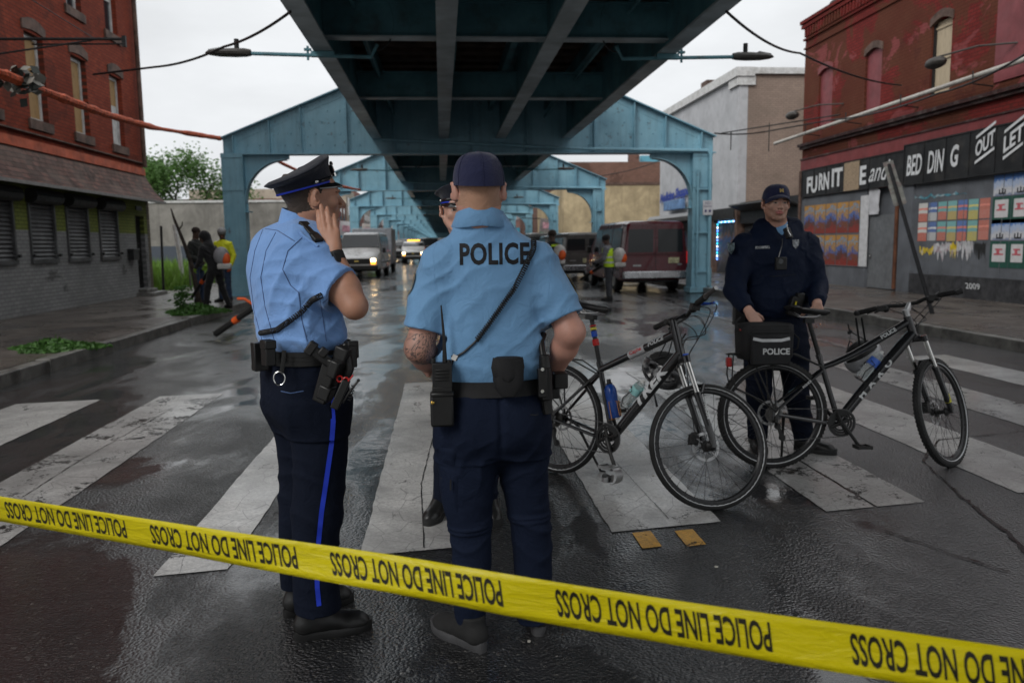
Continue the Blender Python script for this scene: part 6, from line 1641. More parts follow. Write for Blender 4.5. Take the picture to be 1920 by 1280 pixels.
# helmets
def helmet(loc, rot, m1, label, strap=None):
	o = thing('bicycle_helmet', label, 'helmet', loc); o.rotation_euler = rot
	f = Field((-.17, -.13, -.08), (.17, .13, .14), .0055)
	f.ell((0, 0, 0), (.145, .108, .115), k=0); f.ell((0, 0, -.02), (.122, .088, .10), k=.004, op='cut'); f.plane((0, 0, -.025), (0, 0, -1), .3)
	for y in (-.062, -.022, .022, .062):
		f.ell((.055, y*1.15, .085-abs(y)*.45), (.075, .0105, .045), k=.004, op='cut'); f.ell((-.075, y*1.1, .075-abs(y)*.4), (.055, .012, .045), k=.004, op='cut')
	for s_ in (-1, 1):
		for x in (-.06, .03, .09): f.ell((x, s_*.10, .015), (.028, .03, .012), k=.003, op='cut')
	me = f.mesh('shell'); me.materials.append(m1); link_mesh('helmet_shell', me, o)
	mb = MB(); mb.ball((0, 0, -.015), (.128, .092, .10), 16, 10); mb.v = [p for p in mb.v];
	mb.build('helmet_lining', M_RUB, o, smooth=60)
	mb = MB()
	for s_ in (-1, 1): mb.tube([(.07, s_*.09, -.03), (.02, s_*.08, -.12), (0, 0.01, -.2)], .004, 5, flat=(1, .4)); mb.tube([(-.07, s_*.09, -.03), (.02, s_*.08, -.12)], .004, 5)
	mb.tube([(0, 0, -.2), (.01, .01, -.26)], .005, 5); mb.box((0, 0, -.2), (.03, .015, .02)); mb.build('helmet_strap', M_BNY, o)
	return o
hp = at(1246, 694, 4.75); hh = helmet(hp, (R(165), R(25), R(-30)), mat('black_white_helmet', (.02, .02, .022), .3, dirt=(.5, .5, .5), dirt_amt=.95, dirt_scale=14, coat=.4), 'black and white bicycle helmet hanging behind the frame of the nearer bicycle')
hp = at(1618, 668, 5.32); hh = helmet(hp, (R(170), R(-28), R(15)), mat('grey_helmet', (.22, .225, .235), .35, coat=.4), 'pale grey bicycle helmet hanging behind the frame of the bicycle with the bag')
for (q0, q1, b_) in (((1257, 612), (1240, 660), 4.65), ((1603, 592), (1612, 640), 5.25)):
	pass
mb = MB(); a_ = at(1262, 600, 4.55); b2 = at(1236, 668, 4.72); mb.tube([a_, a_.lerp(b2, .5)+V((.01, 0, 0)), b2], .004, 5); a3 = at(1252, 668, 4.72); mb.tube([a_+V((.03, 0, 0)), a3], .004, 5); b4 = at(1226, 735, 4.72); b5 = at(1232, 762, 4.72); mb.tube([b2, b4, b5], [.004, .004, .008], 5)
tag(mb.build('helmet_strap_loop', M_BNY), 'black straps tying a helmet to the handlebar of the nearer bicycle', 'strap')
mb = MB(); a_ = at(1605, 596, 5.2); b2 = at(1612, 648, 5.28); mb.tube([a_, b2], .007, 5); mb.tube([a_+V((.04, 0, .0)), b2+V((.05, 0, -.02))], .007, 5)
tag(mb.build('helmet_strap_loop', M_BNY), 'black straps tying the grey helmet to its handlebar', 'strap')
AT = at
# ================================================================ PEOPLE
def skin_mat(name, c, ink=False, stub=None):
	if name in _mc: return _mc[name]
	m, nt, b = new_mat(name); P = objco(nt)
	col = ramp(nt, nzt(nt, 14, 6, .65, P), [(.3, tuple(x*.82 for x in c)), (.55, c), (.75, (c[0]*1.1, c[1]*.95, c[2]*.9))])
	if stub is not None: col = mixc(nt, .45, col, stub)
	if ink:
		v = N(nt, 'ShaderNodeTexNoise', Scale=17.0, Detail=2.0, Distortion=2.6); lk(nt, P, v.inputs['Vector'])
		w_ = mathn(nt, 'FRACT', mathn(nt, 'MULTIPLY', v.outputs[0], 6.0)); f = ramp(nt, w_, [(.0, .9), (.3, .75), (.42, .1), (1.0, .15)])
		col = mixc(nt, f, col, (.03, .032, .038))
	lk(nt, col, b.inputs['Base Color']); b.inputs['Roughness'].default_value = .5; b.inputs['Specular IOR Level'].default_value = .4
	b.inputs['Subsurface Weight'].default_value = .12; b.inputs['Subsurface Radius'].default_value = (.6, .2, .1); b.inputs['Subsurface Scale'].default_value = .01
	bump(nt, b, nzt(nt, 220, 4, .6, P), .25, .001); _mc[name] = m; return m
def cloth(name, c, rough=.85, weave=900, wd=.0006, var=.08, sheen=.2, spec=.25):
	if name in _mc: return _mc[name]
	m, nt, b = new_mat(name); P = objco(nt)
	col = ramp(nt, nzt(nt, 5, 5, .6, P), [(.3, tuple(x*(1-var) for x in c)), (.7, tuple(x*(1+var) for x in c))])
	lk(nt, col, b.inputs['Base Color']); b.inputs['Roughness'].default_value = rough; b.inputs['Specular IOR Level'].default_value = spec
	b.inputs['Sheen Weight'].default_value = sheen; b.inputs['Sheen Roughness'].default_value = .5
	w1 = nzt(nt, weave, 2, .5, P); w2 = nzt(nt, 16, 5, .6, P, .8)
	n1 = N(nt, 'ShaderNodeBump', Strength=.5, Distance=wd); lk(nt, w1, n1.inputs['Height'])
	n2 = N(nt, 'ShaderNodeBump', Strength=.5, Distance=.016); lk(nt, w2, n2.inputs['Height']); lk(nt, n1.outputs[0], n2.inputs['Normal']); lk(nt, n2.outputs[0], b.inputs['Normal'])
	_mc[name] = m; return m
M_SK1 = skin_mat('skin_tan', (.40, .205, .135)); M_SK2 = skin_mat('skin_pink', (.48, .25, .19)); M_SK3 = skin_mat('skin_light', (.50, .29, .22)); M_SKD = skin_mat('skin_dark', (.07, .04, .028))
M_INK = skin_mat('tattooed_skin', (.44, .24, .18), ink=True)
M_STB = skin_mat('stubble_skin', (.47, .26, .19), stub=(.20, .11, .07))
M_HDK = cloth('dark_hair', (.035, .024, .018), .7, 400, .002, .3); M_HBL = cloth('blond_stubble', (.33, .185, .12), .7, 400, .002, .2)
M_EYEW = mat('eye_white', (.30, .25, .22), .3); M_EYEI = mat('eye_iris', (.02, .016, .012), .15); M_LIP = mat('lip_skin', (.36, .13, .115), .45); M_BROW = mat('brow_hair', (.06, .036, .024), .8)
M_SHB = cloth('uniform_blue_shirt', (.150, .285, .56), .75, 700); M_SHP = cloth('polo_blue_shirt', (.125, .265, .45), .7, 700)
M_NVY = cloth('navy_trousers', (.005, .0075, .016), .85, 700, sheen=.0, spec=.1); M_NV2 = cloth('navy_cargo_trousers', (.0065, .0105, .024), .85, 700, sheen=.0, spec=.1); M_JKT = cloth('navy_jacket', (.003, .0075, .023), .7, 500, .0004, sheen=.0, spec=.15)
M_CAPN = cloth('navy_cap', (.012, .015, .05), .85, 500, .001); M_CAPB = cloth('black_cap', (.006, .008, .016), .8, 500, .001)
M_LEA = mat('black_leather', (.010, .010, .010), .38, bmp=.35, bscale=160, bdist=.001, rvar=.08); M_STRB = mat('royal_blue_stripe', (.012, .035, .42), .6); M_PAT = mat('patent_visor', (.008, .008, .009), .1, coat=.8)
M_SEAM = cloth('shirt_seam', (.045, .085, .19), .9)
M_CHRB = mat('badge_chrome', (.6, .6, .58), .2, metal=1)
def wn(x, y, z, s, seed):
	r_ = np.random.RandomState(seed); o = 0
	for i in range(4):
		a, b_, c = r_.normal(size=3)*s*(1+.6*i); p, q = r_.uniform(0, 6.28, 2)
		o = o+np.sin(a*x+b_*y+c*z+p+1.3*np.sin(.7*s*(c*x+a*z)/max(s, 1)+q))/(1+.5*i)
	return o/2.4
def fold(direc, freq, amp, seed, mask=None, warp=1.6, ws=5.0, sharp=1.6):
	d = np.array(direc, float); d /= np.linalg.norm(d)
	def fn(x, y, z):
		w_ = wn(x, y, z, ws, seed)*warp; ph = (x*d[0]+y*d[1]+z*d[2])*freq+w_*2.2
		r_ = np.clip(1.0-np.sqrt(np.sin(ph)**2+.012), 0, 1)**1.5*1.05; m = np.clip(.5+.8*wn(x, y, z, ws*1.1, seed+7), 0, 1)
		if mask is not None: m = m*mask(x, y, z)
		return -amp*r_*m
	return fn
def zone(me, fn, idx):
	n = len(me.polygons); c = np.empty(n*3, np.float32); me.polygons.foreach_get('center', c); c = c.reshape(-1, 3)
	mi = np.empty(n, np.int32); me.polygons.foreach_get('material_index', mi); m = fn(c[:, 0], c[:, 1], c[:, 2]); mi[m] = idx; me.polygons.foreach_set('material_index', mi)
class Head:
	def __init__(s, c, fwd, up=(0, 0, 1), k=1.0):
		f = V(fwd).normalized(); u = V(up); u = (u-f*u.dot(f)).normalized(); r_ = f.cross(u)
		s.c = V(c); s.k = k; s.M = Matrix(((r_.x, f.x, u.x), (r_.y, f.y, u.y), (r_.z, f.z, u.z)))
	def P(s, x, y, z): return tuple(s.c+s.M @ (V((x, y, z))*s.k))
	def M4(s): return Matrix.Translation(s.c) @ s.M.to_4x4() @ Matrix.Diagonal((s.k, s.k, s.k, 1))
	def local(s, x, y, z):
		Mi = np.array(s.M).T; X, Y, Z = x-s.c.x, y-s.c.y, z-s.c.z
		return tuple((Mi[i, 0]*X+Mi[i, 1]*Y+Mi[i, 2]*Z)/s.k for i in range(3))
	def build(s, F):
		k, P, M = s.k, s.P, np.array(s.M)
		e = lambda c, r_, kk=.01, op='add', MM=None: F.ell(P(*c), [v*k for v in r_], M if MM is None else MM, kk*k, op)
		e((0, -.014, .040), (.0755, .098, .080), .0)
		e((0, .018, -.018), (.063, .076, .088), .02)
		e((0, .052, .03), (.056, .04, .05), .02)                      # forehead
		for q in (-1, 1):
			F.cone(P(q*.058, -.0, -.045), P(q*.026, .070, -.094), .019*k, .016*k, .022*k)   # jaw line
			e((q*.041, .062, -.020), (.022, .022, .02), .015)           # cheek bone
			e((q*.030, .086, .024), (.026, .011, .008), .010)           # brow ridge
			e((q*.031, .096, .004), (.0165, .013, .0105), .006, 'cut')      # eye socket
			e((q*.031, .0795, .004), (.0145, .0115, .0125), .002)           # eyeball bulge
			e((q*.0135, .101, -.030), (.008, .009, .0075), .006)            # nostril wing
			Me = np.array(s.M @ Matrix.Rotation(q*R(-38), 3, 'Z') @ Matrix.Rotation(R(-8), 3, 'X'))
			e((q*.088, -.012, -.002), (.0085, .020, .034), .005, 'add', Me); e((q*.096, -.004, .002), (.006, .011, .019), .004, 'cut', Me)
			e((q*.079, .002, -.028), (.007, .01, .010), .006)
		F.cone(P(0, .090, .018), P(0, .1155, -.024), .0085*k, .0115*k, .010*k)       # nose
		e((0, .070, -.098), (.022, .021, .018), .014)                 # chin
		e((0, .0815, -.056), (.027, .017, .024), .014)                # muzzle
		e((0, .097, -.0525), (.020, .0075, .0048), .004); e((0, .0955, -.0635), (.018, .0075, .006), .004)
		e((0, .1045, -.0578), (.024, .008, .0014), .002, 'cut')
		e((0, .091, -.079), (.02, .006, .006), .004, 'cut')
	def neck(s, F, base, r_=.056):
		F.cone(s.P(0, -.022, -.035), tuple(base), r_*s.k, r_*1.08*s.k, .03)
		F.cone(s.P(0, .0, -.06), tuple(V(base)+V((0, 0, .0))), r_*.85*s.k, r_*s.k, .03)
	def faces(s, me, brow=2, lips=3, white=4, iris=5, hair=None, hairline=-.035, stub=None):
		"""colour regions: material slots for brows, lips, eyes, cropped hair"""
		L = s.local
		def br(x, y, z):
			X, Y, Z = L(x, y, z); return (np.abs(np.abs(X)-.032) < .019) & (np.abs(Z-.026+.12*(np.abs(X)-.03)) < .0048) & (Y > .06)
		def lp(x, y, z):
			X, Y, Z = L(x, y, z); return (np.abs(X) < .0235) & (Z < -.0475+.004*np.cos(X*130)-.10*np.abs(X)+.001) & (Z > -.0705+.16*np.abs(X)) & (Y > .078)
		def ew(x, y, z):
			X, Y, Z = L(x, y, z); return (((np.abs(X)-.031)/.0135)**2+((Z-.004)/.0058)**2 < 1) & (Y > .06)
		def ei(x, y, z):
			X, Y, Z = L(x, y, z); return (((np.abs(X)-.031)/.0062)**2+((Z-.0045)/.0062)**2 < 1) & (Y > .06)
		if stub is not None:
			zone(me, lambda x, y, z: (lambda X, Y, Z: (Z < -.03-.35*(Y-.05)) & (Z > -.125) & (Y > .0) & (np.abs(X) < .075))(*L(x, y, z)), stub)
		if hair is not None:
			def hr(x, y, z):
				X, Y, Z = L(x, y, z)
				ear = ((Y+.008)/.024)**2+((Z+.004)/.037)**2 < 1
				return (((Y < -.012) & (Z > hairline-.01*np.cos(X*40))) | ((Y < .008+.45*Z) & (Z > .002)) | (Z > .085) & (Y < .07)) & ~(ear & (np.abs(X) > .062)) & (Z > -.075) & (Y < .075) & (np.abs(X) < .084)
			zone(me, hr, hair)
		zone(me, lp, lips); zone(me, br, brow); zone(me, ew, white); zone(me, ei, iris)
def hand(F, w_, fdir, dorsal, right, curl=((.25, .3, .2),)*4, spread=(.10, .03, -.04, -.12), thumb=(.55, .8, -.3), tc=.3, k=1.0, sm=.0035):
	y = V(fdir).normalized(); z = V(dorsal); z = (z-y*z.dot(y)).normalized(); x = y.cross(z)*(-1 if right else 1)   # thumb side
	w_ = V(w_); T = lambda a, b_, c: w_+(x*a+y*b_+z*c)*k
	kn = [(.031, .090, .002), (.0105, .095, .005), (-.0105, .091, .003), (-.030, .082, -.002)]
	ln = [(.043, .026, .021), (.047, .030, .022), (.043, .028, .021), (.034, .021, .019)]
	rr = [.0106, .0109, .0104, .0093]
	F.cone(T(0, -.012, 0), T(.0, .02, 0), .025*k, .026*k, .015, flat=(z, .72))
	for i, (a, b_, c) in enumerate(kn):
		F.cone(T(a*.55, .015, 0), T(a, b_, c-.003), .0165*k, .0125*k, .012)
	F.cone(T(.02, .03, -.006), T(-.018, .03, -.006), .017*k, .016*k, .012)
	tips = []
	for i, (a, b_, c) in enumerate(kn):
		p = T(a, b_, c-.002); an = 0; sp = spread[i]; cu = curl[i % len(curl)]; pts = [p]
		for j, L in enumerate(ln[i]):
			an += cu[j]; d = (y*math.cos(an)-z*math.sin(an)); d = (d+x*sp*math.cos(an)).normalized(); p = p+d*L*k; pts.append(p)
		r_ = rr[i]*k; F.chain([tuple(q) for q in pts], [r_*1.05, r_*.98, r_*.9, r_*.78], sm)
		tips.append(p)
	t0 = T(.020, .022, -.006); d = (x*thumb[0]+y*thumb[1]+z*thumb[2]).normalized(); p1 = t0+d*.045*k
	d2 = (d+(-z*.5+y*.3-x*.3)*tc).normalized(); p2 = p1+d2*.034*k; d3 = (d2+(-z*.5+y*.2-x*.4)*tc).normalized(); p3 = p2+d3*.026*k
	F.chain([tuple(q) for q in (t0, p1, p2, p3)], [.0155*k, .0125*k, .0112*k, .009*k], .006)
	return tips
def shoe(name, heel, toe, mats, parent, h=.006, ank=None, L=.29, chunky=False):
	"""heel and toe on the ground (outer ends of the sole)"""
	a, b_ = V(heel), V(toe); d = (b_-a); L = d.length; d.normalize(); s_ = V((-d.y, d.x, 0)); z = V((0, 0, 1))
	T = lambda u, v, w_: tuple(a+d*u*L+s_*v+z*w_); lo = np.minimum(a, b_)-.12; hi = np.maximum(a, b_)+.12; hi[2] = .24; lo[2] = -.01
	F = Field(lo, hi, h); fl = (z, .8)
	F.cone(T(.14, 0, .055), T(.36, 0, .065), .041, .041, .01); F.cone(T(.36, 0, .06), T(.78, 0, .04), .046, .043, .02, flat=(z, .85)); F.cone(T(.72, 0, .035), T(.86, -.003, .032), .045, .034, .02, flat=(z, .75))
	F.cone(T(.2, 0, .07), T(.22, 0, .12), .043, .046, .02); F.cone(T(.30, 0, .08), T(.5, 0, .065), .036, .030, .02)
	F.plane(T(.5, 0, .022), (0, 0, -1), .35)
	F.plane(T(.2, 0, .125), (0, 0, 1), .09)
	me = F.mesh('upper'); me.materials.append(mats[0]); o = link_mesh(name, me, parent)
	mb = MB(); out = []
	for t in np.linspace(0, 2*PI, 40, endpoint=False):
		u = .5-.5*math.cos(t); side = math.sin(t); wd = .034+.016*math.sin(PI*min(1, max(0, (u-.25)/.9)))-.008*math.exp(-((u-.42)/.12)**2); e_ = abs(side)**.6*(1 if side > 0 else -1)
		out.append((u*L, e_*wd))
	n = len(out); prof = [(0, 1.0, 0), (.004, 1.04, 0), (.024, 1.05 if not chunky else 1.1, 1), (.032, .98, 1)]
	rows = []
	for (zz, sc, _) in prof:
		rows.append([a+d*(x if 1 else 0)*1.0+s_*y*sc+z*(zz+(.010 if chunky else .006)*(abs(x/L-.4)**2)*4*(zz > .01)) for x, y in out])
	mb.grid([[r_[i] for r_ in rows] for i in range(n)], closeu=True); mb.add(rows[0], [tuple(range(n))]); mb.add(rows[-1], [tuple(range(n))])
	mb.build('sole', mats[1], o, smooth=50);
	mb = MB()
	for u in (.40, .46, .52, .58): mb.tube([T(u, -.022, .088-(u-.4)*.17), T(u+.02, 0, .099-(u-.4)*.17), T(u, .022, .088-(u-.4)*.17)], .0025, 5)
	mb.build('lace', mats[0], o)
	return o
def body_obj(name, fields, mats, label, base, group=None):
	me = join_meshes('body', fields) if len(fields) > 1 else fields[0]
	me.shade_smooth()
	for m in mats: me.materials.append(m)
	o = link_mesh(name, me); o.location = base
	return tag(o, label, 'person', group)
def part_obj(name, F, m, parent, pre=None):
	me = F.mesh(name) if isinstance(F, Field) else F
	for q in (m if isinstance(m, (list, tuple)) else [m]): me.materials.append(q)
	return link_mesh(name, me, parent)
def coil(path, r_, pitch, wr, mb, n=6):
	"""helical cord along a polyline"""
	P = [V(p) for p in path]; L = [0]
	for i in range(1, len(P)): L.append(L[-1]+(P[i]-P[i-1]).length)
	T = L[-1]; N_ = int(T/pitch*10); pts = []
	for k in range(N_+1):
		s_ = T*k/N_; i = max(0, min(len(P)-2, int(np.searchsorted(L, s_))-1)); t = (s_-L[i])/(L[i+1]-L[i]); c = P[i].lerp(P[i+1], t); d = (P[i+1]-P[i]).normalized()
		u = V((0, -1, 0)); u = (u-d*u.dot(d)).normalized(); w_ = d.cross(u); a = 2*PI*s_/pitch
		pts.append(c+(u*math.cos(a)+w_*math.sin(a))*r_)
	mb.tube(pts, wr, n)
def peaked_cap(H, parent, m1, tilt=R(-6), badge=True):
	M4 = H.M4() @ Matrix.Rotation(tilt, 4, 'X') @ Matrix.Translation((0, 0, .010)); n = 40
	rings = [(.083, .103, .028, .0), (.084, .104, .045, .0), (.085, .105, .060, .002), (.090, .110, .066, .010), (.101, .116, .076, .016), (.113, .124, .086, .021), (.1145, .1255, .090, .023), (.110, .120, .094, .023), (.09, .105, .099, .021), (.04, .05, .098, .010), (.002, .002, .096, .007)]
	rows = []
	for rx, ry, z, fr in rings:
		rows.append([V((rx*math.cos(t), ry*math.sin(t)-.012-fr*.45, z+fr*(math.sin(t)*1.1+.35)-.012*(math.cos(t)**2)*(fr > .02))) for t in np.linspace(0, 2*PI, n+1)])
	mb = MB(); mb.grid(rows); mb.v = [tuple(M4 @ V(p)) for p in mb.v]; cap = mb.build('peaked_cap', m1, parent, smooth=60)
	mb = MB(); rows = []
	for rx, z in ((1.012, .030), (1.012, .036)): rows.append([V((.0835*rx*math.cos(t), .1035*rx*math.sin(t)-.012, z)) for t in np.linspace(0, 2*PI, n+1)])
	mb.grid(rows); mb.v = [tuple(M4 @ V(p)) for p in mb.v]; mb.build('blue_piping', M_STRB, cap, smooth=60)
	mb = MB(); rows = []
	for j, (q, dz) in enumerate(((1.0, 0), (1.10, -.004), (1.22, -.011), (1.32, -.020), (1.36, -.026), (1.36, -.030), (1.22, -.016), (1.0, -.005))):
		rows.append([V((.080*math.sin(t)*(1+(q-1)*.25), (.098*math.cos(t))*(1+(q-1)*(math.cos(t)**.8 if math.cos(t) > 0 else 0))-.010, .032+dz*math.cos(t)**.5)) for t in np.linspace(-1.35, 1.35, 25)])
	mb.grid(rows); mb.v = [tuple(M4 @ V(p)) for p in mb.v]; mb.build('visor', M_PAT, cap, smooth=60)
	mb = MB(); mb.tube([M4 @ V((.088*math.sin(t), .108*math.cos(t)-.012, .042+.006*math.cos(t))) for t in np.linspace(-1.5, 1.5, 21)], .0055, 6, flat=(1, .6)); mb.build('chin_strap', M_PAT, cap)
	mb = MB()
	for q in (-1, 1):
		p = M4 @ V((q*.086, .010, .044)); mb.ball(p, (.0075, .0075, .0075), 10, 6)
	mb.build('strap_button', M_CHRB, cap)
	if badge:
		mb = MB(); mb.ball(M4 @ V((0, .104, .070)), (.020, .008, .021), 12, 8, M4.to_3x3()); mb.ball(M4 @ V((0, .109, .092)), (.011, .006, .009), 8, 6, M4.to_3x3()); mb.box(M4 @ V((0, .102, .052)), (.06, .006, .012), M4.to_3x3()); mb.build('cap_badge', M_CHRB, cap)
	return cap
def ball_cap(H, parent, m1, visor=True, tilt=0.0):
	M4 = H.M4() @ Matrix.Rotation(tilt, 4, 'X'); n = 44; mb = MB(); rows = []
	for q in np.linspace(0, 1, 12):
		a = q*PI/2; r_ = math.cos(a)**.55
		rows.append([V(((.088*r_+.0*q)*math.cos(t), .112*r_*math.sin(t)-.013, .018+.108*math.sin(a)**.9+.018*math.sin(t)*(1-q)*(1 if visor else 1))) for t in np.linspace(0, 2*PI, n+1)])
	mb.grid(rows); mb.v = [tuple(M4 @ V(p)) for p in mb.v]; cap = mb.build('baseball_cap', m1, parent, smooth=60)
	mb = MB(); mb.ball(M4 @ V((0, -.013, .127)), .007, 8, 5)
	for i in range(6):
		t0 = i*PI/3+PI/6; mb.tube([M4 @ V((.0888*math.cos(q)**.55*math.cos(t0), .1128*math.cos(q)**.55*math.sin(t0)-.013, .019+.108*math.sin(q)**.9+.018*math.sin(t0)*(1-q/(PI/2)))) for q in np.linspace(0, PI/2*.98, 10)], .0012, 4)
	mb.build('cap_seam', m1, cap)
	if visor:
		mb = MB(); rows = []
		for q, dz in ((.97, 0), (1.15, .004), (1.4, .0), (1.62, -.010), (1.66, -.014), (1.62, -.016), (1.3, -.004), (.97, -.006)):
			rows.append([V((.082*math.sin(t)*(1+(q-1)*.1), .104*math.cos(t)*(1+(q-1)*max(0, math.cos(t))**.5)-.01, .044+dz*1.2-.022*(math.sin(t)**2)*q)) for t in np.linspace(-1.3, 1.3, 25)])
		mb.grid(rows); mb.v = [tuple(M4 @ V(p)) for p in mb.v]; mb.build('visor', m1, cap, smooth=60)
	return cap
def rows_px(base, Y, lst, yaw):
	out = []
	for py, xl, xr, q in lst:
		a, b_ = at(xl, py, Y)-base, at(xr, py, Y)-base; W = abs(b_.x-a.x)/2; ca, sa = abs(math.cos(yaw)), abs(math.sin(yaw))
		rx = W/math.sqrt(ca*ca+q*q*sa*sa); out.append((a.z, (a.x+b_.x)/2, 0.0, rx, rx*q))
	return out
def leg_rows(pts):
	"""pts: (z, cx, cy, r) round-ish trouser leg"""
	return [(z, x, y, r_, r_*1.08) for z, x, y, r_ in pts]
# ------------------------------------------------------------ officer A: pale blue shirt, peaked cap, hand on cheek
def officer_a():
	Y = 3.06; D = -.10; at = lambda px, py, y: AT(px, py, y+D)
	b0 = at(590, 1150, 3.12); base = V((b0.x, Y+D, 0)); yaw = math.atan2(-.85, .53)   # local x axis = his right
	f = V((.85, .53, 0)); r_ = V((.53, -.85, 0)); A = lambda px, py, y=Y: at(px, py, y)-base
	H = Head(A(584, 373, 3.06), (1, .48, .05), (0.0, 0, 1)); nb = A(562, 432, 3.06)
	# body
	F = Field((-.42, -.34, -.01), (.34, .30, 1.72), .0045); H.build(F); H.neck(F, nb, .058)
	tor = [(640, 492, 632, .62), (600, 486, 632, .62), (540, 470, 622, .60), (480, 464, 612, .55), (445, 486, 606, .55), (425, 520, 590, .6)]
	F.loft([(z, cx, cy, rx*.93, ry*.92) for z, cx, cy, rx, ry in rows_px(base, Y+D, tor, yaw)], yaw, .03)
	hipz = A(0, 700).z
	legR = [A(600, 690, 2.98), A(612, 900, 2.98), A(600, 1120, 3.0)]; legL = [A(560, 690, 3.14), A(556, 900, 3.16), A(548, 1090, 3.22)]
	for lg in (legR, legL): F.cone(lg[0], lg[1], .078, .055, .03); F.cone(lg[1], lg[2], .055, .036, .02)
	F.loft([(hipz+.1, A(560, 660).x, 0, .13, .11), (hipz-.1, A(572, 740).x, 0, .14, .12)], yaw, .03)
	sh, el, wr = A(572, 478, 2.93), A(664, 573, 2.84), A(628, 477, 2.90)
	F.cone(sh, sh.lerp(el, .5), .058, .052, .03); F.cone(sh.lerp(el, .5), el, .054, .042, .02); F.ell(el+V((.004, 0, -.006)), (.036, .036, .036), None, .02)
	F.cone(el, el.lerp(wr, .35), .041, .043, .02); F.cone(el.lerp(wr, .35), wr, .043, .027, .02)
	dY = (A(611, 389, 2.94)-wr); hand(F, wr+V((-.006, -.004, .0)), dY, (-.20, -1, .10), True, curl=((.04, .10, .12), (.0, .06, .10), (.05, .08, .12), (.10, .15, .15)), spread=(-.03, -.005, .02, .04), thumb=(.62, .78, -.30), tc=.25, k=.92)
	# far arm hanging with the hand on the belt front
	shl, ell_, wrl = A(528, 470, 3.25), A(560, 570, 3.38), A(612, 640, 3.30)
	F.cone(shl, ell_, .055, .042, .02); F.cone(ell_, wrl, .042, .028, .02); hand(F, wrl, (.5, -.6, -.5), (.3, .5, .5), False)
	me = F.mesh(); H.faces(me, 2, 3, 4, 5, hair=6, hairline=-.052)
	o = body_obj('person', [me], [M_SK1, M_INK, M_BROW, M_LIP, M_EYEW, M_EYEI, M_HDK], 'officer in pale blue shirt and peaked cap holding a hand to his cheek', base)
	# shirt
	F = Field((-.42, -.34, .80), (.34, .36, 1.66), .0055)
	tor = [(652, 490, 640, .66), (640, 484, 646, .66), (620, 478, 645, .66), (590, 473, 640, .64), (540, 462, 628, .62), (500, 457, 618, .58), (470, 463, 612, .55), (445, 478, 604, .52), (425, 508, 590, .55), (412, 535, 580, .6)]
	F.loft(rows_px(base, Y+D, tor, yaw), yaw, 0)
	F.cone(A(520, 462, 3.15), A(575, 458, 2.97), .075, .075, .05)
	hem = sh.lerp(el, .66)
	F.cone(sh+V((-.008, .01, .004)), hem, .078, .077, .04); F.cone(hem, hem.lerp(el, .12), .077, .078, .01)
	d = (el-sh).normalized(); cut_c = hem.lerp(el, .12); F.plane(cut_c, d+V((.08, 0, .25)), .105)
	F.cone(hem.lerp(el, -.05), hem.lerp(el, .4), .062, .062, .004, 'cut')
	heml = shl.lerp(ell_, .62); F.cone(shl, heml, .075, .074, .03)
	mw = lambda x, y, z: np.clip((1.22-z)/.2, 0, 1); mu = lambda x, y, z: np.clip((z-1.1)/.2, 0, 1)
	F.disp(fold((.5, .1, .85), 34, .011, 3, mw)); F.disp(fold((.75, 0, -.6), 30, .009, 9, mu)); F.disp(fold((.2, .3, 1), 55, .005, 14)); F.disp(fold((.9, 0, .35), 26, .010, 22, lambda x, y, z: np.clip((x+.05)/.1, 0, 1)))
	me = F.mesh('shirt'); bv = mesh_bvh(me); shirt = part_obj('uniform_shirt', me, M_SHB, o)
	# collar, epaulette, seams
	mb = MB(); rows = []
	cc = A(566, 420, 3.06)
	for q, (rr_, dz) in enumerate(((.064, .035), (.067, .038), (.082, .0), (.090, -.022), (.086, -.024), (.070, -.0))):
		rows.append([cc+V((rr_*math.cos(t)*1.0, rr_*math.sin(t)*.95, dz+.022*math.cos(t-PI+.2)*(1 if dz > 0 else .4))) for t in np.linspace(.9, 2*PI-.2, 30)])
	mb.grid(rows); mb.build('collar', M_SHB, shirt, smooth=60)
	def seam(pts, w_=.0016, m=M_SEAM, nm='seam', flat=None):
		P = []
		pts3 = [A(px, py, Y-.4) for px, py in pts]
		for i in range(len(pts3)-1):
			for k in range(8): P.append(pts3[i].lerp(pts3[i+1], k/8))
		P.append(pts3[-1])
		out = []
		org = V((0, 0, CAM_H))-base
		for p in P:
			dd = (p-org).normalized(); h = bv.ray_cast(org, dd)
			if h[0] is not None: out.append(h[0]-dd*.001)
		if len(out) > 2: mb = MB(); mb.tube(out, w_, 5); mb.build(nm, m, shirt)
		return out
	seam([(493, 430), (478, 470), (469, 520), (476, 580), (492, 640)]); seam([(517, 436), (499, 470), (489, 520), (497, 575), (515, 640)])
	seam([(483, 427), (520, 432), (552, 452)]); seam([(566, 446), (540, 470), (530, 505), (545, 535), (560, 548)]); seam([(560, 548), (566, 600), (576, 640)]); seam([(600, 560), (606, 600), (612, 640)], .0012)
	seam([(605, 568), (628, 550), (648, 525)], .0014)
	ep = seam([(596, 462), (575, 447), (562, 435)], .006, M_SHB, 'epaulette')
	# mic, cord
	mb = MB(); a, b_ = A(566, 420, 2.94), A(598, 455, 2.88); rot = frame(a, b_); mb.box((a+b_)/2, (.038, .030, (b_-a).length), rot); mb.box((a+b_)/2+V((.0, -.014, .01)), (.026, .01, .045), rot); mic = mb.build('shoulder_microphone', M_BPL, o, bevel=.005)
	P = seam([(604, 553), (585, 563), (565, 585), (545, 600), (520, 618), (489, 624)], .001, M_CABLE, 'cord')
	mb = MB(); coil([p+V((0, -.008, 0)) for p in P], .0085, .0085, .0024, mb); mb.build('coiled_cord', M_CABLE, mic)
	# watch
	mb = MB(); wd = (wr-el).normalized(); wc = wr-wd*.012; rows = []
	Mw = frame(el, wr)
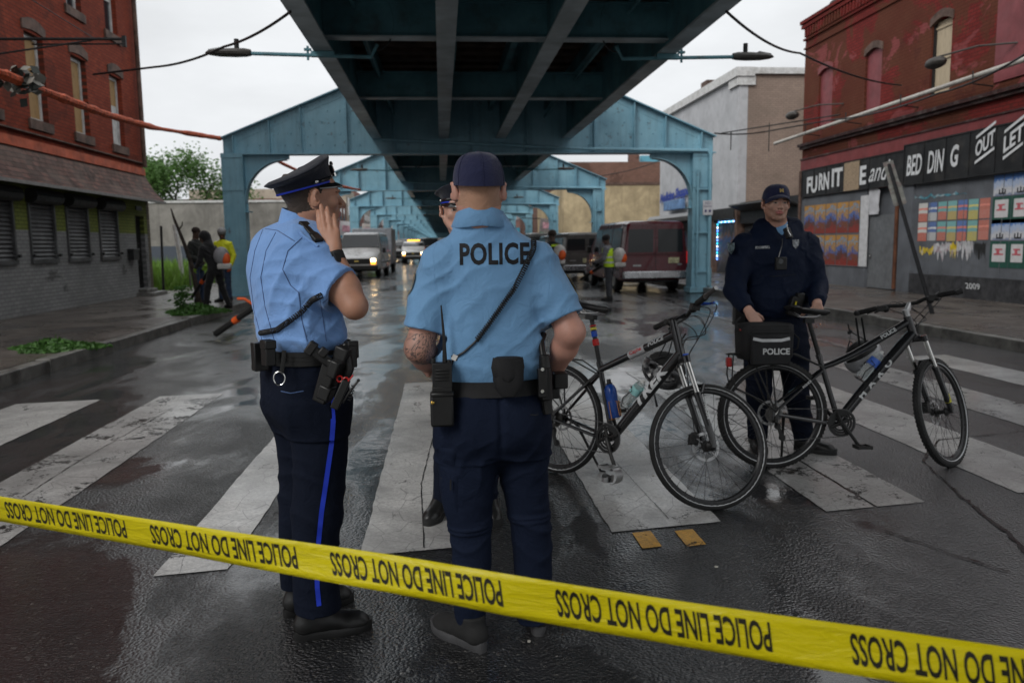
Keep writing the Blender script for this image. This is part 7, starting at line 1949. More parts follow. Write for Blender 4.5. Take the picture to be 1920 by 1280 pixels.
	for z, rr_ in ((-.017, .0285), (-.016, .031), (.016, .0305), (.017, .028)): rows.append([wc+Mw @ V((rr_*math.cos(t), rr_*math.sin(t), z)) for t in np.linspace(0, 2*PI, 25)])
	mb.grid(rows); mb.box(wc+V((.012, -.030, 0)), (.030, .008, .034), Mw); wt = mb.build('watch', M_RUB, o); mb = MB(); mb.box(wc+V((-.010, -.031, .004)), (.003, .006, .030), Mw); mb.build('watch_buckle', M_CHRB, wt)
	# trousers
	F = Field((-.36, -.30, .04), (.36, .36, 1.12), .0055)
	tr = [(662, 486, 645, .74), (690, 488, 652, .76), (720, 489, 654, .78), (745, 490, 654, .8), (775, 500, 651, .78), (805, 528, 645, .7)]
	F.loft(rows_px(base, Y+D, tr, yaw), yaw, 0)
	def pleg(lst, y, k=.06):
		rr_ = []
		for py, xl, xr, yy in lst:
			a, b_ = at(xl, py, yy)-base, at(xr, py, yy)-base; W = (b_.x-a.x)/2; rr_.append((a.z, (a.x+b_.x)/2, yy-Y, W, W*1.0))
		F.loft(rr_, 0, k, p=2.1)
	pleg([(760, 530, 652, 3.02), (800, 540, 652, 3.01), (850, 549, 651, 3.0), (900, 550, 648, 3.0), (960, 548, 642, 3.0), (1010, 548, 635, 3.0), (1060, 549, 632, 3.0), (1110, 550, 636, 3.0), (1143, 553, 640, 3.0)], 3.0)
	pleg([(760, 500, 600, 3.12), (800, 512, 605, 3.14), (850, 521, 600, 3.15), (900, 524, 600, 3.16), (960, 523, 595, 3.17), (1010, 523, 590, 3.18), (1060, 524, 585, 3.20), (1100, 527, 580, 3.21)], 3.2)
	kn = lambda x, y, z: np.clip(1-abs(z-.45)/.28, 0, 1)+.35
	F.disp(fold((.5, .2, .9), 26, .008, 5, kn)); F.disp(fold((.85, .2, .4), 22, .008, 11, lambda x, y, z: np.clip(1-abs(z-.85)/.25, 0, 1))); F.disp(fold((.1, .1, 1), 70, .004, 13, lambda x, y, z: np.clip((.3-z)/.2, 0, 1)))
	me = F.mesh('trousers'); bt = mesh_bvh(me); tro = part_obj('trousers', me, M_NVY, o)
	def ontr(pts, w_, m, nm, flat=None, bvh=bt, par=None, off=.0):
		org = V((0, 0, CAM_H))-base; out = []
		for i in range(len(pts)-1):
			for k in range(8):
				px, py = pts[i][0]+(pts[i+1][0]-pts[i][0])*k/8, pts[i][1]+(pts[i+1][1]-pts[i][1])*k/8
				dd = (A(px, py, Y)-org).normalized(); h = bvh.ray_cast(org, dd)
				if h[0] is not None: out.append(h[0]-dd*off)
		mb = MB()
		if flat:
			vs = []; fs = []
			for i, p in enumerate(out):
				t = (out[min(i+1, len(out)-1)]-out[max(0, i-1)]).normalized(); s2 = V((1, .25, 0)); s2 = (s2-t*s2.dot(t)).normalized()*w_
				vs += [p+s2-V((0, .0025, 0)), p-s2-V((0, .0025, 0))]
				if i: fs.append((2*i-2, 2*i-1, 2*i+1, 2*i))
			mb.add(vs, fs)
		else: mb.tube(out, w_, 5)
		return mb.build(nm, m, par or tro)
	ontr([(622, 745), (625, 790), (622, 830), (612, 900), (603, 960), (598, 1010), (594, 1060), (595, 1100), (599, 1140)], .0085, M_STRB, 'blue_stripe', True)
	ontr([(527, 733), (545, 737), (573, 732)], .0022, M_SEAM, 'back_pocket')
	# shoes
	s1 = at(546, 1176, 3.02)-base; h1 = V((A(549, 1160, 3.0).x, -.06, 0)); t1 = V((A(686, 1150, 3.0).x, -.02, 0))
	shoe('shoe', h1, h1+V((.285, .075, 0)), (M_LEA, M_LEA), o)
	h2 = V((A(530, 1110, 3.2).x, .13, 0)); shoe('shoe', h2, h2+V((.26, .14, 0)), (M_LEA, M_LEA), o)
	# belt and its gear
	bl = rows_px(base, Y+D, [(650, 488, 642, .70), (676, 486, 648, .74)], yaw)
	def belt(rows_, off, m, nm, par):
		mb = MB(); rr2 = []; z0, z1 = sorted((rows_[0][0], rows_[1][0])); _, cx, cy, rx, ry = rows_[0]; ca, sa = math.cos(yaw_), math.sin(yaw_)
		_, cx2, cy2, rx2, ry2 = rows_[1]; cx, rx, ry = (cx+cx2)/2, max(rx, rx2), max(ry, ry2)
		for z, o_ in ((z0, off-.003), (z0+.002, off), (z0+(z1-z0)*.33, off), (z0+(z1-z0)*.35, off-.0015), (z0+(z1-z0)*.65, off-.0015), (z0+(z1-z0)*.67, off), (z1-.002, off), (z1, off-.003)):
			R_ = []
			for t in np.linspace(0, 2*PI, 61):
				e = 2/2.3; u = (rx+o_)*abs(math.cos(t))**e*(1 if math.cos(t) > 0 else -1); v = (ry+o_)*abs(math.sin(t))**e*(1 if math.sin(t) > 0 else -1)
				R_.append(V((cx+u*ca-v*sa, cy+u*sa+v*ca, z)))
			rr2.append(R_)
		mb.grid(rr2); return mb.build(nm, m, par)
	yaw_ = yaw; bo = belt(bl, .008, M_LEA, 'duty_belt', o)
	def gear(nm, m, fn, bevel=.004, par=bo): mb = MB(); fn(mb); return mb.build(nm, m, par, bevel=bevel)
	yf = 2.80
	rotb = Matrix.Rotation(yaw, 3, 'Z')
	gear('pouch', M_LEA, lambda mb: (mb.box(A(503, 662, 2.86), (.055, .035, .085), rotb), mb.box(A(503, 645, 2.86)+V((0, -.004, 0)), (.058, .04, .03), rotb), mb.ball(A(497, 655, 2.84), .005)))
	gear('pouch', M_LEA, lambda mb: (mb.box(A(487, 668, 2.93), (.04, .05, .10), rotb), mb.box(A(484, 688, 2.95), (.03, .04, .02), rotb)))
	mb = MB(); mb.tube([A(533, 657, 2.84), A(531, 680, 2.84), A(528, 697, 2.84)], .008, 6, flat=(1, .3)); bk = mb.build('key_keeper', M_LEA, bo)
	mb = MB(); c = A(524, 709, 2.84); mb.tube([c+V((.019*math.cos(t), -.002, .023*math.sin(t))) for t in np.linspace(0, 2*PI, 24, endpoint=False)], .0022, 6, closed=True); mb.build('key_ring', M_CHRB, bo)
	# holster with pistol
	def hol(mb):
		a, b_ = A(628, 672, 2.82), A(603, 752, 2.84); rot = frame(b_, a)
		mb.box((a+b_)/2, (.055, .05, (a-b_).length), rot, taper=1.15); mb.box(A(632, 690, 2.80), (.07, .035, .06), rot); mb.box(A(640, 668, 2.82), (.04, .05, .07), rot); mb.tube([A(648, 655, 2.84), A(655, 690, 2.82), A(640, 735, 2.83)], .018, 8)
		mb.box(A(612, 735, 2.82), (.05, .045, .05), rot)
	hl = gear('holster', M_LEA, hol, .006)
	def pis(mb):
		a, b_ = A(580, 650, 2.80), A(618, 680, 2.81); mb.box((a+b_)/2, (.028, .034, (b_-a).length+.01), frame(a, b_)); a2, b2 = A(577, 662, 2.80), A(590, 643, 2.80); mb.box((a2+b2)/2, (.034, .03, (b2-a2).length+.005), frame(a2, b2)); mb.box(A(606, 660, 2.80), (.035, .03, .03), frame(a, b_))
	gear('pistol_grip', M_BPL, pis, .005)
	gear('radio_holder', M_LEA, lambda mb: (mb.box(A(653, 668, 2.86), (.05, .045, .075), rotb), mb.tube([A(655, 640, 2.9), A(648, 648, 2.88), A(640, 655, 2.88)], .014, 7), mb.box(A(660, 655, 2.88), (.03, .04, .06), rotb)))
	def tq(mb):
		a, b_ = A(650, 712, 2.79), A(627, 765, 2.79); mb.box((a+b_)/2, (.034, .028, (b_-a).length), frame(a, b_))
	tqo = gear('tourniquet', M_BPL, tq, .004)
	mb = MB(); mb.tube([A(672, 713, 2.79), A(655, 735, 2.785), A(643, 755, 2.785)], .0045, 6); mb.ball(A(672, 713, 2.79), .006); coil([A(662, 722, 2.78), A(655, 752, 2.78)], .006, .01, .0018, mb); mb.build('windlass', M_BPL, tqo)
	mb = MB(); c = A(637, 710, 2.78)
	for dx in (0, .02): mb.tube([c+V((dx+.009*math.cos(t), 0, .010*math.sin(t)-dx*.3)) for t in np.linspace(0, 2*PI, 14, endpoint=False)], .003, 6, closed=True)
	mb.tube([c+V((.03, 0, -.006)), c+V((.045, 0, .012))], .003, 5); mb.build('trauma_shears', M_REDP, bo)
	cap = peaked_cap(H, o, M_CAPB, R(13))
	return o
OA = officer_a()
# ------------------------------------------------------------ officer B: seen from behind, POLICE on his back
def officer_b():
	Y = 2.96; D = -.16; at = lambda px, py, y: AT(px, py, y+D)
	base = V((at(925, 1190, Y).x, Y+D, 0)); A = lambda px, py, y=Y: at(px, py, y)-base
	H = Head(A(897, 358, 2.98), (-.10, 1, -.02), (0, 0, 1), 1.02); nb = A(900, 425, 2.97)
	F = Field((-.42, -.30, -.01), (.42, .40, 1.72), .0048); H.build(F); H.neck(F, nb, .062)
	F.cone(H.P(0, -.045, -.04), A(900, 415, 2.94), .040, .045, .025)
	F.loft(rows_px(base, Y+D, [(700, 840, 1000, .55), (600, 840, 1000, .52), (520, 840, 1000, .50), (480, 850, 985, .48), (455, 870, 955, .45)], 0), 0, .03)
	F.loft(rows_px(base, Y+D, [(700, 840, 1003, .6), (760, 842, 1005, .65), (820, 850, 1005, .6)], 0), 0, .03)
	lk_, rk_ = [A(878, 800), A(880, 970), A(882, 1130, 2.97)], [A(980, 800), A(992, 970), A(998, 1120, 3.02)]
	for lg in (lk_, rk_): F.cone(lg[0], lg[1], .065, .045, .02); F.cone(lg[1], lg[2], .045, .034, .02)
	# left arm
	shl, ell_, wrl = A(826, 500, 2.97), A(786, 652, 2.93), A(815, 690, 3.12)
	F.cone(shl, shl.lerp(ell_, .5), .056, .053, .02); F.cone(shl.lerp(ell_, .5), ell_, .056, .047, .02); F.ell(ell_, (.042, .042, .042), None, .02)
	F.cone(ell_, ell_.lerp(wrl, .4), .049, .050, .02); F.cone(ell_.lerp(wrl, .4), wrl, .048, .031, .02)
	hand(F, wrl, (.75, .45, -.25), (-.2, .6, .6), False, curl=((.6, .7, .5),)*4)
	F.chain([tuple(A(788, 672, 3.06)), tuple(A(795, 690, 3.05)), tuple(A(803, 703, 3.04))], [.012, .011, .009], .008)
	# right arm
	shr, elr, wrr = A(1008, 498, 2.97), A(1070, 622, 2.90), A(1040, 694, 3.02)
	F.cone(shr, shr.lerp(elr, .5), .056, .053, .02); F.cone(shr.lerp(elr, .5), elr, .056, .046, .02); F.ell(elr, (.044, .042, .042), None, .02)
	F.cone(elr, elr.lerp(wrr, .4), .048, .046, .02); F.cone(elr.lerp(wrr, .4), wrr, .046, .031, .02)
	hand(F, wrr, (-.35, .75, -.45), (.7, .2, .4), True, curl=((.6, .7, .5),)*4)
	me = F.mesh(); H.faces(me, 2, 3, 4, 5, hair=6, hairline=-.062)
	fx = float(ell_.z)
	zone(me, lambda x, y, z: (x < A(822, 640).x) & (z < fx+.055) & (z > fx-.06), 1)
	o = body_obj('person', [me], [M_SK2, M_INK, M_BROW, M_LIP, M_EYEW, M_EYEI, M_HBL], 'broad officer seen from behind in a light blue shirt lettered POLICE', base)
	F = Field((-.42, -.26, .84), (.42, .30, 1.66), .0055)
	F.loft(rows_px(base, Y+D, [(712, 822, 1016, .64), (700, 819, 1019, .64), (670, 818, 1020, .62), (630, 818, 1021, .60), (580, 820, 1024, .57), (530, 816, 1026, .54), (500, 812, 1026, .50), (475, 818, 1016, .48), (455, 834, 996, .46), (436, 850, 972, .46), (420, 856, 958, .55), (404, 862, 946, .7)], 0), 0, 0)
	F.cone(A(832, 497, 2.98), A(898, 462, 2.98), .062, .060, .04); F.cone(A(898, 462, 2.98), A(1000, 494, 2.98), .060, .062, .04)
	F.cone(A(900, 452, 2.98), A(900, 420, 2.985), .088, .080, .035)
	for s_, e_, hp_ in ((shl, ell_, .78), (shr, elr, .80)):
		hem = s_.lerp(e_, hp_); d = (e_-s_).normalized()
		F.cone(s_, s_.lerp(e_, .5), .073, .073, .035); F.cone(s_.lerp(e_, .5), hem+d*.02, .073, .073, .02)
		F.plane(hem, d, .10); F.cone(hem-d*.03, hem+d*.05, .060, .060, .003, 'cut')
	ctr = A(920, 560)
	F.disp(fold((.3, 0, 1), 30, .010, 4, lambda x, y, z: np.clip((1.18-z)/.2, 0, 1))); F.disp(fold((.95, 0, .25), 26, .008, 19, lambda x, y, z: np.clip((np.abs(x)-.08)/.1, 0, 1)))
	F.disp(fold((.55, 0, -.8), 34, .006, 8, lambda x, y, z: np.clip((z-1.0)/.2, 0, 1)*(x > -.3))); F.disp(fold((.15, 0, 1), 60, .0045, 31, lambda x, y, z: np.clip((1.08-z)/.1, 0, 1)))
	me = F.mesh('shirt'); bv = mesh_bvh(me); shirt = part_obj('polo_shirt', me, M_SHP, o)
	# collar
	cc = A(900, 412, 2.975); mb = MB(); rows = []
	for rr_, dz in ((.080, .030), (.083, .034), (.090, .012), (.100, -.010), (.097, -.015), (.085, -.004)):
		rows.append([cc+V((rr_*math.sin(t)*1.02, -rr_*math.cos(t)*.98, dz+.012*math.cos(t)*(1 if dz > 0 else -.6)-.012*abs(math.sin(t)))) for t in np.linspace(-2.4, 2.4, 40)])
	mb.grid(rows); mb.build('collar', M_SHP, shirt, smooth=60)
	org = V((0, 0, CAM_H))-base
	# lettering draped on the back
	a, b_ = A(861, 478, 2.75), A(992, 478, 2.75); c = (a+b_)/2; vs, fs = text_parts('POLICE', size=.105, bold=.0035, sx=.80, cut=.012, space=1.06)
	W = max(v.x for v in vs)-min(v.x for v in vs); k = ((b_-a).length)/W
	up = V((0, 0, 1)); vv = []
	for v in vs:
		p = c+V((v.x*k, 0, v.y*k*1.12)); dd = (p-org).normalized(); h = bv.ray_cast(org, dd); vv.append(h[0]-dd*.0012 if h[0] is not None else p)
	mb = MB(); mb.add(vv, fs); mb.build('lettering', mat('black_print', (.008, .008, .010), .7), shirt, smooth=0)
	def onb(pts, off=0.0, n=8, bvh=bv):
		out = []
		for i in range(len(pts)-1):
			for kk in range(n):
				px, py = pts[i][0]+(pts[i+1][0]-pts[i][0])*kk/n, pts[i][1]+(pts[i+1][1]-pts[i][1])*kk/n
				dd = (A(px, py, Y)-org).normalized(); h = bvh.ray_cast(org, dd)
				if h[0] is not None: out.append(h[0]-dd*off)
		return out
	for pts in ([(826, 440), (812, 470), (815, 520), (820, 560)], [(1014, 442), (1032, 475), (1032, 520), (1026, 565)]):
		P = onb(pts)
		if len(P) > 2: mb = MB(); mb.tube(P, .0013, 4); mb.build('seam', M_SHP, shirt)
	# cord and microphone clip
	P = onb([(983, 436), (1000, 446), (1001, 465), (985, 500), (965, 540), (940, 575), (915, 610), (890, 642)], .010)
	mb = MB(); coil(P, .0082, .0082, .0024, mb); mb.build('coiled_cord', M_CABLE, o)
	P2 = onb([(905, 624), (890, 642), (870, 660), (850, 672), (842, 695), (838, 715)], .005); mb = MB(); mb.tube(P2, .0042, 6); mb.box(A(852, 671, 2.76), (.02, .01, .018)); mb.build('cord_end', M_CABLE, o)
	mb = MB(); mb.box(A(852, 670, 2.752), (.016, .008, .018), Matrix.Rotation(.5, 3, 'Y')); mb.build('cord_clip', M_FRAME, o)
	mb = MB()
	for px, py, s_, y_ in ((785, 520, -1, 2.93), (1060, 505, 1, 2.93)):
		q = onb([(px, py), (px, py+1)], .001, 1)
	# sleeve patches at the outer arms
	for s_, cx_, cy_ in ((-1, 779, 512), (1, 1062, 508)):
		P = [];
		for t in np.linspace(-1, 1, 9):
			p = A(cx_+s_*(-0), cy_+t*24, 2.96); q = bv.find_nearest(p+V((s_*.1, -.02, 0))); P.append(q)
		mb = MB(); vs, fs = [], []
		for i, q in enumerate(P):
			t = -1+2*i/8; wd = .024*(1-abs(t)**3)
			vs += [q[0]+q[1]*.003+V((0, -wd, 0)), q[0]+q[1]*.004, q[0]+q[1]*.003+V((0, wd, 0))]
			if i: k0 = 3*i; fs += [(k0-3, k0-2, k0+1, k0), (k0-2, k0-1, k0+2, k0+1)]
		mb.add(vs, fs); mb.build('shoulder_patch', mat('patch_yellow', (.35, .25, .03), .7, var=.5, scale=60, dirt=(.02, .04, .25), dirt_amt=.9, dirt_scale=45), shirt, smooth=0)
	# trousers
	F = Field((-.34, -.28, .05), (.34, .30, 1.04), .0055)
	F.loft(rows_px(base, Y+D, [(708, 826, 1014, .64), (735, 822, 1020, .70), (765, 820, 1025, .76), (795, 818, 1027, .80), (825, 821, 1026, .76), (850, 832, 1018, .62)], 0), 0, 0)
	for py, dx in ((775, -38), (775, 38)): F.ell(A(923+dx, 785, 2.87), (.085, .06, .10), None, .04)
	def pleg(lst, k=.05):
		rr_ = []
		for py, xl, xr, yy in lst:
			a, b_ = at(xl, py, yy)-base, at(xr, py, yy)-base; W = (b_.x-a.x)/2; rr_.append((a.z, (a.x+b_.x)/2, yy-Y, W, W*1.05))
		F.loft(rr_, 0, k, p=2.2)
	pleg([(780, 822, 920, 2.95), (815, 819, 929, 2.95), (850, 819, 932, 2.95), (900, 824, 927, 2.94), (950, 831, 923, 2.94), (975, 838, 922, 2.94), (990, 842, 921, 2.94), (1040, 848, 921, 2.94), (1100, 850, 916, 2.95), (1150, 853, 911, 2.96), (1168, 857, 909, 2.96)])
	pleg([(780, 935, 1024, 2.97), (815, 934, 1027, 2.97), (850, 935, 1027, 2.97), (900, 940, 1027, 2.98), (950, 950, 1029, 2.99), (975, 955, 1031, 2.99), (1040, 962, 1034, 3.0), (1100, 965, 1033, 3.01), (1150, 968, 1027, 3.02), (1168, 972, 1023, 3.02)])
	F.disp(fold((.25, .1, 1), 30, .009, 6, lambda x, y, z: np.clip(1-abs(z-.43)/.2, 0, 1)+.2)); F.disp(fold((.6, .1, -.7), 26, .009, 12, lambda x, y, z: np.clip(1-abs(z-.72)/.2, 0, 1))); F.disp(fold((.1, .1, 1), 75, .005, 15, lambda x, y, z: np.clip((.28-z)/.15, 0, 1)))
	for py in (972, 980): F.disp(lambda x, y, z, q=A(900, py).z: -.006*np.exp(-((z-q-.01*np.sin(9*x))/.006)**2))
	F.disp(lambda x, y, z: .010*np.exp(-((x-A(934, 800).x)/.010)**2)*np.clip((z-.70)/.1, 0, 1)*(y < 0))
	me = F.mesh('trousers'); bt = mesh_bvh(me); tro = part_obj('cargo_trousers', me, M_NV2, o)
	# cargo pocket
	def patchp(pts, nm, m, th=.006, n=6):
		"""quad patch of pixel corners draped on the trousers"""
		(a, b_, c, d) = pts; rows = []
		for i in range(n+1):
			R_ = []
			for j in range(n+1):
				u, v = i/n, j/n; px = (a[0]*(1-u)+b_[0]*u)*(1-v)+(d[0]*(1-u)+c[0]*u)*v; py = (a[1]*(1-u)+b_[1]*u)*(1-v)+(d[1]*(1-u)+c[1]*u)*v
				dd = (A(px, py, Y)-org).normalized(); h = bt.ray_cast(org, dd); p = h[0] if h[0] is not None else A(px, py, 2.9)
				e = th if (0 < i < n and 0 < j < n) else .0005; R_.append(p-dd*e)
			rows.append(R_)
		mb = MB(); mb.grid(rows); return mb.build(nm, m, tro, smooth=60)
	patchp([(822, 838), (857, 842), (852, 874), (824, 866)], 'pocket_flap', M_NV2, .009); patchp([(825, 877), (858, 882), (858, 960), (834, 955)], 'cargo_pocket', M_NV2, .006)
	mb = MB(); mb.tube([V(bt.ray_cast(org, (A(px, py, Y)-org).normalized())[0]) for px, py in ((827, 896), (840, 900), (849, 898))], .0025, 5); mb.tube([A(845, 899, 2.83), A(845, 918, 2.83)], .003, 5); mb.build('pocket_zip', M_RUB, tro)
	try:
		mb = MB(); mb.tube([V(bt.ray_cast(org, (A(px, py, Y)-org).normalized())[0]) for px, py in ((994, 777), (1005, 778), (1018, 771))], .0022, 5); mb.build('pocket_zip', M_RUB, tro)
	except Exception: pass
	# shoes
	M_KN = mat('black_knit_shoe', (.014, .014, .014), .8, bmp=.5, bscale=200); M_SOLE = mat('dark_grey_sole', (.045, .045, .047), .6, var=.2)
	hL = V((at(902, 1208, 2.92).x-base.x+.012, -.075, 0)); shoe('shoe', hL, hL+V((-.185, .225, 0)), (M_KN, M_SOLE), o, chunky=True)
	hR = V((at(1008, 1190, 3.0).x-base.x, .02, 0)); shoe('shoe', hR, hR+V((.03, .28, 0)), (M_KN, M_SOLE), o, chunky=True)
	# belt
	mb = MB(); rows = []; rp = rows_px(base, Y+D, [(708, 824, 1016, .66), (735, 820, 1021, .70)], 0)
	for (z, cx, cy, rx, ry), of in ((rp[0], .004), (rp[0], .009), (rp[1], .009), (rp[1], .004)):
		R_ = []
		for t in np.linspace(0, 2*PI, 61):
			e = 2/2.3; R_.append(V((cx+(rx+of)*abs(math.cos(t))**e*(1 if math.cos(t) > 0 else -1), (ry+of)*abs(math.sin(t))**e*(1 if math.sin(t) > 0 else -1), z+(.001 if of > .005 else 0))))
		rows.append(R_)
	mb.grid(rows); bo = mb.build('duty_belt', M_BNY, o)
	def gear(nm, m, fn, bevel=.004): mb = MB(); fn(mb); return mb.build(nm, m, bo, bevel=bevel)
	def rad(mb):
		mb.box(A(829, 703, 2.82), (.066, .045, .085)); mb.box(A(829, 737, 2.82), (.066, .05, .05)); mb.cyl(A(812, 682, 2.82), A(812, 672, 2.82), .008); mb.cyl(A(842, 682, 2.82), A(842, 674, 2.82), .007)
		for k_ in range(4): mb.box(A(829, 694+6*k_, 2.795), (.045, .004, .006))
	rd = gear('radio', M_BPL, rad, .006)
	mb = MB(); mb.tube([A(834, 680, 2.83), A(833, 640, 2.83), A(827, 572, 2.835)], [.009, .006, .0025], 8); mb.build('antenna', M_BPL, bo)
	gear('radio_holster', M_LEA, lambda mb: (mb.box(A(829, 766, 2.81), (.078, .056, .115)), mb.box(A(829, 738, 2.805), (.08, .05, .02))), .008)
	mb = MB(); mb.ball(A(811, 755, 2.775), (.0065, .003, .0065)); mb.build('snap', mat('brass', (.5, .33, .08), .3, metal=1), bo)
	def pouch(mb):
		rows = []
		for z, wd, dp in ((735+5, .028, .03), (728, .044, .036), (712, .052, .038), (690, .053, .040), (674, .052, .040), (670, .044, .034)):
			p = A(953, z, 2.80); rows.append([p+V((wd*abs(math.cos(t))**.5*(1 if math.cos(t) > 0 else -1), dp*math.sin(t), 0)) for t in np.linspace(0, 2*PI, 25)])
		mb.grid(rows); mb.add(rows[0][:-1], [tuple(range(24))]); mb.add(rows[-1][:-1], [tuple(range(24))])
	gear('glove_pouch', M_BNY, pouch, 0)
	mb = MB(); rows = []
	for z, wd in ((671, .050), (690, .056), (706, .050), (714, .030), (716, .01)):
		p = A(953, z, 2.80-.042/1.0); rows.append([p+V((wd*q, .006*q*q*3, 0)) for q in np.linspace(-1, 1, 9)])
	mb.grid(rows); mb.build('pouch_flap', M_BNY, bo, smooth=60)
	def bat(mb):
		mb.cyl(A(1020, 665, 2.86), A(1022, 690, 2.86), .018, .022, 12); mb.tube([A(1020, 690, 2.86), A(1024, 748, 2.86)], [.026, .024], 10); mb.box(A(1017, 717, 2.83), (.030, .02, .10)); mb.tube([A(1024, 748, 2.87), A(1028, 775, 2.87)], .018, 10)
		mb.tube([A(1018, 668, 2.87), A(1014, 640, 2.9), A(1020, 625, 2.92)], .012, 8)
	gear('baton_holder', M_LEA, bat, .003)
	mb = MB()
	for py in (692, 733): mb.lathe([(.0, 0), (.006, 0), (.006, .003), (.003, .003), (.003, .001)], c=A(1017, py, 2.815), rot=Matrix.Rotation(PI/2, 3, 'X'), n=12)
	mb.build('snap', M_CHRB, bo)
	gear('pouch', M_LEA, lambda mb: (mb.box(A(1050, 712, 2.93), (.05, .06, .055)), mb.box(A(1040, 735, 2.93), (.03, .05, .04))), .005)
	ball_cap(H, o, M_CAPN, visor=False, tilt=R(-2))
	return o
OB = officer_b()
# ------------------------------------------------------------ officer C: facing us, half hidden behind officer B
def simple_person(base, height, head_fwd, yaw, label, skin, shirt_m, trouser_m, shoe_m, lean=0.0, arms=None, h=.008, hood=None, feet=None, hairm=None, group=None, bulk=1.0, long_sleeve=True, glove=None, top_name='jacket', crouch=0.0, headc=None):
	"""a standing figure; yaw = heading angle of the body (0 faces +Y); arms: ((elbow),(wrist)) in body axes"""
	k = height/1.80; f = V((-math.sin(yaw), math.cos(yaw), 0)); r_ = V((math.cos(yaw), math.sin(yaw), 0)); u = V((0, 0, 1)); b_ = bulk
	T = lambda x, y, z: r_*x*k+f*(y+lean*max(0, z-.95)**1.0)*k+u*(z-(crouch*max(0, z-.5)))*k
	hc = T(0, .02, 1.655) if headc is None else V(headc)
	H = Head(hc, head_fwd, (0, 0, 1), k)
	feet = feet or ((-.11, 0.0, 0), (.11, .02, 0))
	arms = arms or (((-.27, -.02, 1.12), (-.26, .10, .88)), ((.27, -.02, 1.12), (.26, .10, .88)))
	def fld(lo, hi, hh): return Field(tuple(v*k for v in lo), tuple(v*k for v in hi), hh)
	F = fld((-.75, -.75, -.02), (.75, .75, 1.88), h*.8); H.build(F); H.neck(F, T(0, -.015, 1.46), .058)
	def torso(F, e, z0, z1, kk=.03):
		rows = []
		for z, w_, d in ((.86, .155, .115), (.98, .150, .11), (1.10, .150, .11), (1.22, .165, .12), (1.34, .185, .12), (1.42, .180, .10), (1.47, .12, .075), (1.50, .075, .065)):
			if z0 <= z <= z1: p = T(0, 0, z); rows.append((p.z, p.x, p.y, (w_*b_+e)*k, (d*b_+e)*k))
		F.loft(rows, yaw, kk)
	torso(F, -.012, .86, 1.5)
	P = {}
	for i, s_ in enumerate((-1, 1)):
		hip, ft = T(s_*.085, 0, .90), T(feet[i][0], feet[i][1], .08); kn = hip.lerp(ft, .5)+f*(.02+crouch*.4)*k; ft.z = .08*k
		F.cone(hip, kn, .075*k, .052*k, .02); F.cone(kn, ft, .052*k, .036*k, .02)
		sh = T(s_*.185*b_, 0, 1.40); el, wr = T(*arms[i][0]), T(*arms[i][1]); P[s_] = (hip, kn, ft, sh, el, wr)
		F.cone(sh, el, .05*k, .04*k, .02); F.cone(el, wr, .04*k, .027*k, .02)
		d = (wr-el).normalized(); hand(F, wr, d+V((0, 0, -.2)), r_*s_+u*.3, s_ > 0, curl=((.5, .6, .4),)*4, k=k)
	me = F.mesh(); H.faces(me, 2, 3, 4, 5, hair=6 if hairm else None)
	if glove is not None:
		for s_ in (-1, 1):
			w_ = P[s_][5]; zone(me, lambda x, y, z, w_=w_: (x-w_.x)**2+(y-w_.y)**2+(z-w_.z)**2 < (.2*k)**2, 1)
	o = body_obj('person', [me], [skin, glove or skin, M_BROW, M_LIP, M_EYEW, M_EYEI, hairm or skin], label, base, group)
	F = fld((-.75, -.75, .75), (.75, .75, 1.80), h); torso(F, .012, .86, 1.5, 0)
	for s_ in (-1, 1):
		hip, kn, ft, sh, el, wr = P[s_]; q = 1.0 if long_sleeve else .0
		F.cone(sh, el, .068*k*b_, .058*k*b_, .04)
		if long_sleeve: F.cone(el, el.lerp(wr, .93), .058*k*b_, .040*k, .02)
		else: F.plane(sh.lerp(el, .8), (el-sh), .09*k)
	F.disp(fold((.4, .1, 1), 30, .010, 3)); F.disp(fold((.9, .1, .3), 26, .008, 8))
	if hood:
		F.ell(H.P(0, -.03, .02), (.115*k, .13*k, .14*k), np.array(H.M), .03); F.cone(H.P(0, -.02, -.09), T(0, -.03, 1.44), .10*k, .12*k, .04); F.ell(H.P(0, .085, -.01), (.062*k, .07*k, .085*k), np.array(H.M), .01, 'cut')
	top = part_obj(top_name, F, shirt_m, o)
	F = fld((-.6, -.6, .04), (.6, .6, 1.05), h)
	rows = [(T(0, 0, z).z, T(0, 0, z).x, T(0, 0, z).y, w_*b_*k, d*b_*k) for z, w_, d in ((.80, .165, .125), (.90, .165, .125), (.98, .158, .118))]; F.loft(rows, yaw, 0)
	for s_ in (-1, 1):
		hip, kn, ft, *_ = P[s_]; F.cone(hip, kn, .095*k, .072*k, .03); F.cone(kn, ft, .072*k, .058*k, .02); F.plane(V((ft.x, ft.y, .07*k)), (0, 0, -1), .2)
	F.disp(fold((.2, .1, 1), 30, .010, 5)); part_obj('trousers', F, trouser_m, o)
	for s_ in (-1, 1):
		ft = P[s_][2]; hl = V((ft.x, ft.y, 0))-f*.075*k+r_*s_*.0; shoe('shoe', hl, hl+(f+r_*s_*.25).normalized()*.27*k, (shoe_m, M_RUB), o, h=.010)
	return o, H, T, P, top
oc, Hc, Tc, Pc, _ = simple_person(V((at(886, 960, 4.2).x, 4.2, 0)), 1.78, (.12, -1, -.02), R(172), 'officer in a black peaked cap mostly hidden behind the officer with POLICE on his back', M_SK3, M_SHB, M_NVY, M_LEA, bulk=.88, headc=at(858, 396, 4.16)-V((at(886, 960, 4.2).x, 4.2, 0)), long_sleeve=False, hairm=M_HDK, top_name='uniform_shirt', feet=((-.08, 0, 0), (.16, .0, 0)), arms=(((-.22, .02, 1.15), (-.1, .2, 1.02)), ((.22, .02, 1.15), (.1, .2, 1.02))))
